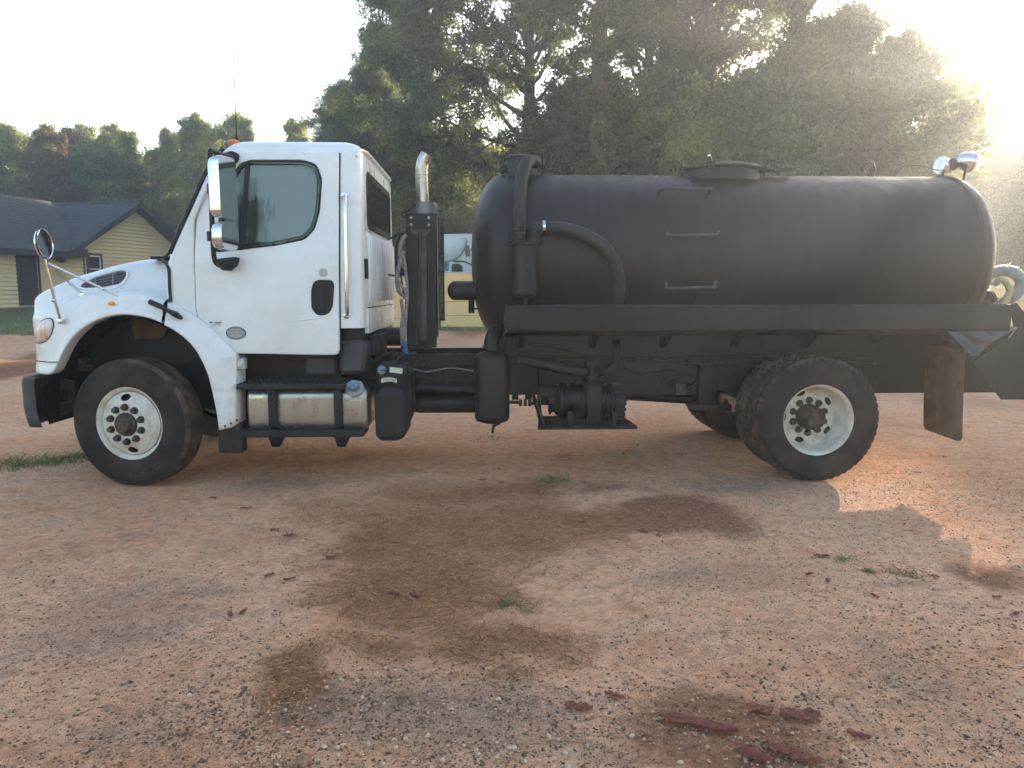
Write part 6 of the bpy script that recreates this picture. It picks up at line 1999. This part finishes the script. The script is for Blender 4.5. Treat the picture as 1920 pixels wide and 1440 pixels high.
plant('oak_tree', 'oakA', 815, 31, 'tall dark leafy tree rising behind the cab and exhaust stack', sc=1.0, rz=.4, group=GR)
plant('oak_tree', 'oakB', 985, 31, 'tall dense tree rising above the front of the black tank', sc=1.02, rz=2.0, group=GR)
plant('oak_tree', 'ivyoak', 1138, 21, 'tall tree with thick vine covered trunk above the tank', sc=1.0, rz=0.3, group=GR)
plant('oak_tree', 'oakA', 1300, 29, 'tall tree behind the tank, left of the forked trunk tree', sc=1.1, rz=3.1, group=GR)
plant('oak_tree', 'ivyoak', 1450, 22.5, 'tall tree over the rear half of the tank, leaning right', sc=1.12, rz=5.2, group=GR)
plant('oak_tree', 'mid', 1590, 25, 'medium tree over the rear end of the tank', top=25, rz=1.1, group=GR)
plant('oak_tree', 'midB', 1670, 23, 'medium tree just above the tank work lamps', top=85, wide=.62, rz=2.3, group=GR)
plant('oak_tree', 'mid', 1765, 48, 'far tree at the right below the bright sky gap', wide=.65, top=140, rz=4.0, group=GR)
plant('maple_tree', 'rust', 1985, 46, 'pinkish brown leaved tree at the right edge of the picture', top=45, wide=.52, rz=.8, group=GR)
plant('oak_tree', 'oakA', 700, 34, 'dark tree behind the white cab roof, left of the stack', top=120, rz=1.7, wide=.85, group=GR)
plant('oak_tree', 'oakB', 1215, 31, 'tall tree seen between the two vine covered trunks', sc=1.0, rz=5.0, group=GR)
plant('oak_tree', 'oakB', 2120, 24, 'unseen tall tree added past the right edge to block the sun', top=20, rz=.2, group=GR)  # out of view, added to stop sun reaching the ground at right
plant('oak_tree', 'oakA', 2300, 22, 'unseen tall tree added far to the right to block the sun', top=-60, rz=1.2, group=GR)  # also out of view, an added sun block for the right foreground
plant('oak_tree', 'oakA', 640, 41, 'distant dark tree added left of the big tree to shade the house wall', top=165, rz=2.7, wide=.8, group=GR)  # added to keep direct sun off the house front
plant('oak_tree', 'oakB', 745, 42, 'distant tall tree added behind the big tree to shade the house wall', top=60, rz=.2, group=GR)  # second tree added as a sun block for the gable
plant('oak_tree', 'oakB', 1765, 104, 'pale distant tree in the glare right of the medium trees', top=150, rz=.7, wide=.8, group=GR)
plant('oak_tree', 'mid', 1868, 48, 'far tree below the sun, right of the tank work lamps', top=268, rz=3.0, group=GR)
plant('oak_tree', 'midB', 1948, 47, 'far tree at the right edge of the picture', top=240, rz=1.0, group=GR)
us = [(650, 33), (745, 38), (830, 37), (920, 38), (1040, 24.5), (1110, 25.5), (1190, 23), (1290, 22), (1370, 24), (1470, 22.5), (1570, 21.5), (1660, 23.5), (1740, 38), (1850, 39), (1950, 40), (2020, 42), (1900, 45), (1800, 44), (600, 34), (530, 40), (2120, 30), (880, 41), (1000, 35), (1250, 27), (1430, 27.5), (1620, 27)]
rn = random.Random(5)
for i, (px, Y) in enumerate(us):
    pr = ('underB', 'young', 'under', 'youngB')[i % 4]
    plant('understory_tree', pr, px, Y, 'bushy understory tree in the dark thicket right behind the fence', 'tree', sc=rn.uniform(.8, 1.2) * (.82 if px > 1720 else 1), rz=rn.uniform(0, 6), wide=rn.uniform(.95, 1.25), group='thicket along the fence')
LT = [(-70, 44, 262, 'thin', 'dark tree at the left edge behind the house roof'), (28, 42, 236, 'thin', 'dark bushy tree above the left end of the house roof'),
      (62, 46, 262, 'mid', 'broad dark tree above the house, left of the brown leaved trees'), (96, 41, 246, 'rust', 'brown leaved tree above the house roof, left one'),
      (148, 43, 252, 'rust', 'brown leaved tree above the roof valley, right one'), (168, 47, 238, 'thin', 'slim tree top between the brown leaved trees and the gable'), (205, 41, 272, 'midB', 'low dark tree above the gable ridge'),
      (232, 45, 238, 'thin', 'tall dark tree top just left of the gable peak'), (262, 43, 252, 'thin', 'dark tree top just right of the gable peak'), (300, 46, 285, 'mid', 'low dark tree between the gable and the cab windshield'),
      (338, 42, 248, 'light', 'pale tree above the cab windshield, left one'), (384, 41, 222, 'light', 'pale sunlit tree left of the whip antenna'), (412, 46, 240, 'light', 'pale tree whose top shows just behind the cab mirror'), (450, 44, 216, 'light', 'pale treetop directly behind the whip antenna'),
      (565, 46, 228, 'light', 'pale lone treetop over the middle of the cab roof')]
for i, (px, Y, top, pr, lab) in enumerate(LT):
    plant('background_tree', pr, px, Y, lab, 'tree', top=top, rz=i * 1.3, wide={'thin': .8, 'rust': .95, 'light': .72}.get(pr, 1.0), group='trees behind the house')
for i, (px, Y) in enumerate([(-80, 42), (10, 43), (90, 44), (170, 45), (250, 47), (320, 48), (390, 46), (460, 45)]):
    plant('understory_tree', 'under' if i % 2 else 'underB', px, Y, 'dark bushy tree close behind the house roof', 'tree', sc=1.0, rz=i * 2.1, wide=1.15, group='thicket behind the house')

# trees across the lane, behind the photographer: they show in the chrome and the glass
for i, (x, y, pr, sc) in enumerate([(-17, -27, 'mid', .62), (-12.5, -29, 'underB', .8), (-8, -27.5, 'midB', .6), (-3, -30, 'under', .75), (9, -30, 'mid', .6)]):
    plant('lane_tree', pr, 0, y, 'leafy tree behind the photographer, mirrored in the chrome', sc=sc, rz=i * 1.9, wide=1.3, group='trees mirrored in the chrome', X=x)
# ---------------------------------------------------------------- loose things on the ground
GZ_CACHE = None
def gz(x, y):
    return terrain(y) + (mnoise.noise((x * 0.7, y * 0.7, 0.0)) * 0.55 + mnoise.noise((x * 2.6, y * 2.6, 3.0)) * 0.3 + mnoise.noise((x * 9.0, y * 9.0, 5.0)) * 0.22) * .022 - .008
def scatter_px(n, x0, y0, x1, y1, seed, power=1.0):
    """points spread over a patch of ground"""
    rng = np.random.default_rng(seed)
    out = []
    for _ in range(n):
        px = rng.uniform(x0, x1); py = y0 + (y1 - y0) * rng.uniform(0, 1) ** power
        out.append(G(px, py))
    return out
def stones(name, P, smin, smax, mat, seed, flat=.6, power=2.5):
    rng = np.random.default_rng(seed)
    n = len(P)
    base = np.array([(1, 0, 0), (-1, 0, 0), (0, 1, 0), (0, -1, 0), (0, 0, 1), (0, 0, -1)], dtype=float)
    tris = np.array([(0, 2, 4), (2, 1, 4), (1, 3, 4), (3, 0, 4), (2, 0, 5), (1, 2, 5), (3, 1, 5), (0, 3, 5)])
    s = smin + (smax - smin) * rng.uniform(0, 1, n) ** power
    V = base[None] * s[:, None, None] * rng.uniform(.65, 1.35, (n, 6, 1))
    V += rng.normal(0, .22, (n, 6, 3)) * s[:, None, None]
    a = rng.uniform(0, 6.28, n); c, d = np.cos(a)[:, None], np.sin(a)[:, None]
    x = V[..., 0] * c - V[..., 1] * d; y = V[..., 0] * d + V[..., 1] * c
    V = np.stack([x, y, V[..., 2] * flat], -1)
    P3 = np.array([(p[0], p[1], gz(p[0], p[1])) for p in P])
    P3[:, 2] += s * flat * .35
    V += P3[:, None, :]
    F = (tris[None] + (np.arange(n) * 6)[:, None, None]).reshape(-1)
    return link(name, np_mesh(name, V.reshape(-1, 3), F, 3, mat))
P = scatter_px(5000, 300, 1180, 1180, 1460, 1, .9) + scatter_px(4500, -60, 1050, 600, 1460, 2) + scatter_px(6000, 1150, 1000, 1980, 1460, 3) + scatter_px(3500, -60, 900, 1980, 1100, 4) + scatter_px(3500, 1200, 880, 1980, 1010, 6) + scatter_px(2500, 0, 700, 1980, 900, 7)
gr = stones('gravel', P, .0018, .0085, M['gravel'], 8)
tag(gr, 'scattered dark and tan gravel bits across the dirt', 'gravel', kind='stuff')
def clumped(n, x0, y0, x1, y1, k, seed, sp=.10):
    rng = np.random.default_rng(seed); cs = [G(rng.uniform(x0, x1), rng.uniform(y0, y1)) for _ in range(k)]
    return [(c[0] + rng.normal(0, sp), c[1] + rng.normal(0, sp)) for c in (cs[rng.integers(k)] for _ in range(n))]
P = clumped(1000, 480, 1240, 1120, 1430, 16, 3, .09) + clumped(450, 60, 1280, 420, 1440, 8, 4) + clumped(600, 1500, 1150, 1960, 1440, 18, 5, .13) + clumped(600, 1250, 1270, 1560, 1440, 6, 9)
gr2 = stones('gravel', P, .003, .011, M['gravel'], 9, .7, 1.8)
tag(gr2, 'coarser dark gravel lying in clusters in the foreground', 'gravel', kind='stuff')

def rock(name, x, y, sx, sy, sz, mat, seed, rot=0.0, facets=2):
    bm = BM(); bmesh.ops.create_icosphere(bm, subdivisions=facets, radius=1.0)
    for v in bm.verts:
        k = 1 + .28 * mnoise.noise(v.co * 1.3 + Vector((seed * 3.1, 0, 0))) + .1 * mnoise.noise(v.co * 3.5 + Vector((seed, 7, 0)))
        v.co = Vector((v.co.x * sx * k, v.co.y * sy * k, v.co.z * sz * k))
    bm.transform(Matrix.Translation((0, 0, sz * .45)) @ Matrix.Rotation(rot, 4, 'Z'))
    me = bpy.data.meshes.new(name); bm.to_mesh(me); bm.free(); me.materials.append(mat)
    if facets > 1: me.polygons.foreach_set('use_smooth', [True] * len(me.polygons)); me.set_sharp_from_angle(angle=R_(40))
    o = link(name, me); o.location = (x, y, gz(x, y))
    return o
wp = [(608, 1398), (634, 1415), (595, 1424), (523, 1420), (520, 1436), (632, 1400), (802, 1378), (896, 1412), (930, 1418), (955, 1400), (964, 1401), (893, 1405), (1060, 1410), (830, 1425), (775, 1428), (1185, 1376), (933, 1415), (742, 1402), (718, 1430), (355, 1300), (640, 1275), (680, 1310), (846, 1330), (934, 1310), (1276, 1425), (1066, 1436), (985, 1425), (670, 1278), (720, 1320), (612, 1290), (1100, 1395), (1030, 1380), (870, 1395), (760, 1385), (690, 1395)]
for i, (px, py) in enumerate(wp):
    x, y = G(px, py); r = random.Random(i)
    o = rock('pebble', x, y, r.uniform(.007, .013), r.uniform(.006, .010), r.uniform(.004, .008), M['pebble'], i, r.uniform(0, 3))
    tag(o, 'small pale rounded pebble among the gravel near the front of the yard', 'pebble', 'pale pebbles in the foreground')
for (px, py, sx, sy, sz, lab) in ((570, 1428, .040, .030, .020, 'brown angular stone at the bottom edge below the gravel'), (758, 1305, .028, .022, .020, 'blocky tan stone in the gravel, left of its flatter neighbour'), (777, 1315, .024, .022, .018, 'blocky tan stone beside a slightly larger one in the gravel'), (705, 1312, .030, .018, .012, 'flat tan stone at the left of the blocky stones'), (740, 1322, .022, .016, .011, 'low brown stone just in front of the blocky tan stones')):
    x, y = G(px, py); tag(rock('stone', x, y, sx, sy, sz, M['sandstone'], px, px, 1), lab, 'stone')
# red clay flakes: thin curled, ragged plates
def flake(px, py, L, W, rot, seed, lab=None, curl=.35):
    x, y = G(px, py); bm = BM(); nu, nv = 14, 6
    rows = []
    for i in range(nu + 1):
        u = i / nu * 2 - 1; row = []
        for j in range(nv + 1):
            v = j / nv * 2 - 1
            wj = (1 - abs(u) ** 3 * .55) * (1 + .38 * mnoise.noise((u * 2.6 + seed, v * .7, 2)))
            lj = 1 + .16 * mnoise.noise((v * 2.0, seed, 4))
            zz = curl * W * (v * v * .9 + .25 * u * u) + .010 * mnoise.noise((u * 3, v * 3, seed)) + .004
            row.append(bm.verts.new((u * L * lj, v * W * wj + .3 * W * mnoise.noise((u * 1.7, seed, 8)), zz)))
        rows.append(row)
    for a, b in zip(rows[:-1], rows[1:]):
        for j in range(nv): bm.faces.new((a[j], a[j + 1], b[j + 1], b[j]))
    r = bmesh.ops.solidify(bm, geom=bm.faces[:], thickness=-.007)
    me = bpy.data.meshes.new('clay_flake'); bm.to_mesh(me); bm.free(); me.materials.append(M['clay'])
    o = link('clay_flake', me); o.location = (x, y, gz(x, y) + .006); o.rotation_euler = (0, 0, rot)
    tag(o, lab or 'small dark red clay flake lying on the dirt', 'clay flake', 'red clay flakes on the ground' if not lab else None)
    return o
flake(1308, 1356, .145, .026, -.42, 1, 'longest red clay flake, a ragged strip at bottom centre right', .5)
flake(1425, 1330, .050, .026, -.2, 2, 'flat red clay flake left of the widest flake')
flake(1502, 1340, .078, .034, -.12, 3, 'widest red clay flake with notched edge, bottom right of centre')
flake(1610, 1376, .042, .014, -.5, 4, 'narrow clay flake at the right end of the cluster')
flake(1468, 1408, .052, .024, -.4, 5, 'curled red clay flake second from the bottom of the cluster', .5)
flake(1512, 1426, .050, .022, -.3, 6, 'red clay flake at the bottom edge right of the curled one')
flake(1415, 1420, .050, .028, -.5, 7, 'red clay flake at the bottom edge left of the curled one', .6)
flake(1085, 1325, .055, .022, -.3, 8, 'red clay flake in the middle foreground beside the gravel')
flake(1150, 1303, .040, .016, -.6, 9, 'dark red clay flake right of the middle foreground gravel')
flake(780, 1118, .036, .020, -.4, 10, 'bright red clay flake, right of a pair on dead grass')
flake(737, 1115, .034, .017, .1, 11, 'red clay flake, left of a pair on dead grass')
flake(620, 1046, .030, .015, .0, 12, 'red clay flake alone on the dead grass left of centre')
flake(543, 1005, .036, .016, .3, 13, 'red clay lump at the left rim of the dead grass')
flake(515, 993, .030, .015, .0, 14, 'small red clay lump left of the larger lump')
flake(543, 1088, .034, .014, .4, 15, 'red clay flake at the lower left of the dead grass')
flake(462, 953, .040, .013, 0., 16, 'dark red flake on the pale dirt behind the front wheel')
flake(1540, 1042, .045, .016, -.1, 17, 'red clay flake beside the small green tuft at right')
flake(1205, 995, .038, .012, -.3, 18, 'thin red flake right of the dead grass')
flake(1235, 1003, .020, .014, 0., 19, 'round red clay chip right of the thin flake')
for i, (px, py) in enumerate([(905, 901), (940, 905), (1196, 834), (935, 880), (400, 934), (1518, 1078), (1552, 1090), (1640, 1118), (1750, 1080), (1870, 1118), (1905, 1150), (455, 1150), (432, 1155), (1090, 980), (1240, 968), (1800, 800), (1770, 857), (1720, 886), (880, 1060), (505, 1078)]):
    flake(px, py, .030, .013, i * .7, 30 + i)

# dead grass lying in the middle of the yard
_rz = random.Random(77)
def in_zone(P, kind, thr):
    out = []
    for (x, y) in P:
        s = 0
        for k, cx, cy, rx, ry, w in ZONES:
            if k == kind:
                d = math.hypot((x - cx) / (rx * 1.15), (y - cy) / (ry * 1.15)) + .35 * mnoise.noise((x * 1.4, y * 1.4, 9.0))
                s = max(s, min(max(1.35 - d, 0), 1) * w)
        pr_ = (s - thr) / .5 + .9 * mnoise.noise((x * 5, y * 5, 1)) + .5 * mnoise.noise((x * 1.7, y * 1.7, 6))
        if _rz.random() < pr_: out.append((x, y))
    return out
def straw(name, P, L0, L1, w, mat, seed, tilt=.25):
    rng = np.random.default_rng(seed); n = len(P)
    P3 = np.array([(p[0], p[1], gz(*p)) for p in P]); P3[:, 2] += rng.uniform(.001, .010, n)
    a = rng.uniform(0, 6.28, n); L = rng.uniform(L0, L1, n)
    d = np.stack([np.cos(a) * L, np.sin(a) * L, rng.uniform(-.05, tilt, n) * L], 1)
    s = np.stack([-np.sin(a), np.cos(a), rng.uniform(-.6, .6, n)], 1) * (w * rng.uniform(.6, 1.4, n))[:, None]
    b = np.stack([-np.sin(a), np.cos(a), np.zeros(n)], 1) * (L * rng.uniform(-.25, .25, n))[:, None]
    V = np.stack([P3 - d - s, P3 + b - s, P3 + b + s, P3 - d + s, P3 + b - s, P3 + d - s * .4, P3 + d + s * .4, P3 + b + s], 1).reshape(-1, 3)
    return link(name, np_mesh(name, V, np.arange(8 * n), 4, mat))
cand = scatter_px(36000, 430, 895, 1260, 1320, 21)
th = straw('dead_grass', in_zone(cand, 0, .30), .012, .045, .0013, M['thatch'], 22)
tag(th, 'matted brown dead grass covering the middle of the yard', 'dead grass', kind='stuff')
sp_ = straw('dead_grass', scatter_px(2600, -40, 900, 1960, 1450, 24), .010, .04, .0012, M['thatch'], 25, .1)
tag(sp_, 'loose straw strewn thinly over the dirt', 'straw', kind='stuff')
def tuft(name, spots, n, h0, h1, lab, seed, w=.0016):
    rng = np.random.default_rng(seed); P = []
    for (px, py, rx, ry) in spots:
        cx, cy = G(px, py); ax, _ = G(px + rx, py); _, by = G(px, py - ry)
        for _ in range(n):
            x = cx + rng.normal(0, .45) * abs(ax - cx); y = cy + rng.normal(0, .45) * abs(by - cy)
            if mnoise.noise((x * 9, y * 9, seed)) > -.25: P.append((x, y, gz(x, y) - .004))
    o = blades(name, P, h0, h1, w, M['grass'], 1.6, seed)
    tag(o, lab, 'grass', kind='stuff')
tuft('grass_patch', [(90, 866, 95, 16), (20, 872, 70, 14), (150, 858, 40, 12)], 480, .02, .065, 'long green grass patch left of the front tyre', 31, .0025)
tuft('grass_patch', [(1035, 902, 40, 8)], 180, .02, .06, 'small green tuft at the back of the dead grass', 32)
tuft('grass_patch', [(985, 1137, 56, 14), (950, 1132, 24, 8)], 170, .010, .035, 'low green tuft in the centre foreground', 33)
tuft('grass_patch', [(1690, 1076, 42, 14)], 230, .012, .04, 'dense green tuft in the right foreground', 34)
tuft('grass_patch', [(1580, 1048, 26, 8), (1630, 1070, 14, 5)], 120, .012, .035, 'small green tuft next to a red clay flake', 35)
tuft('grass_patch', [(690, 1226, 16, 9)], 160, .02, .06, 'pale green sprig at the lower edge of the dead grass', 36)
tuft('grass_patch', [(930, 822, 60, 6), (600, 842, 60, 7), (690, 850, 80, 7), (1170, 850, 50, 6)], 90, .015, .045, 'sparse weeds in the shade under the truck', 37, .002)

# ---------------------------------------------------------------- hazy morning air
HAZE = 0.0037
if HAZE > 0:
    bm = BM(); add_box(bm, -90, 120, -40, 130, -1.2, 34)
    me = bpy.data.meshes.new('haze'); bm.to_mesh(me); bm.free()
    m = bpy.data.materials.new('morning_haze'); m.use_nodes = True; nt = m.node_tree
    for n_ in list(nt.nodes):
        if n_.type == 'BSDF_PRINCIPLED': nt.nodes.remove(n_)
    pv = nt.nodes.new('ShaderNodeVolumePrincipled')
    pv.inputs['Color'].default_value = (0.93, 0.94, 0.96, 1); pv.inputs['Density'].default_value = HAZE; pv.inputs['Anisotropy'].default_value = 0.56
    nt.links.new(pv.outputs[0], nt.nodes['Material Output'].inputs['Volume'])
    hz = link('haze', me, m); hz['kind'] = 'stuff'
    tag(hz, 'thin bright morning haze in the air', 'haze')
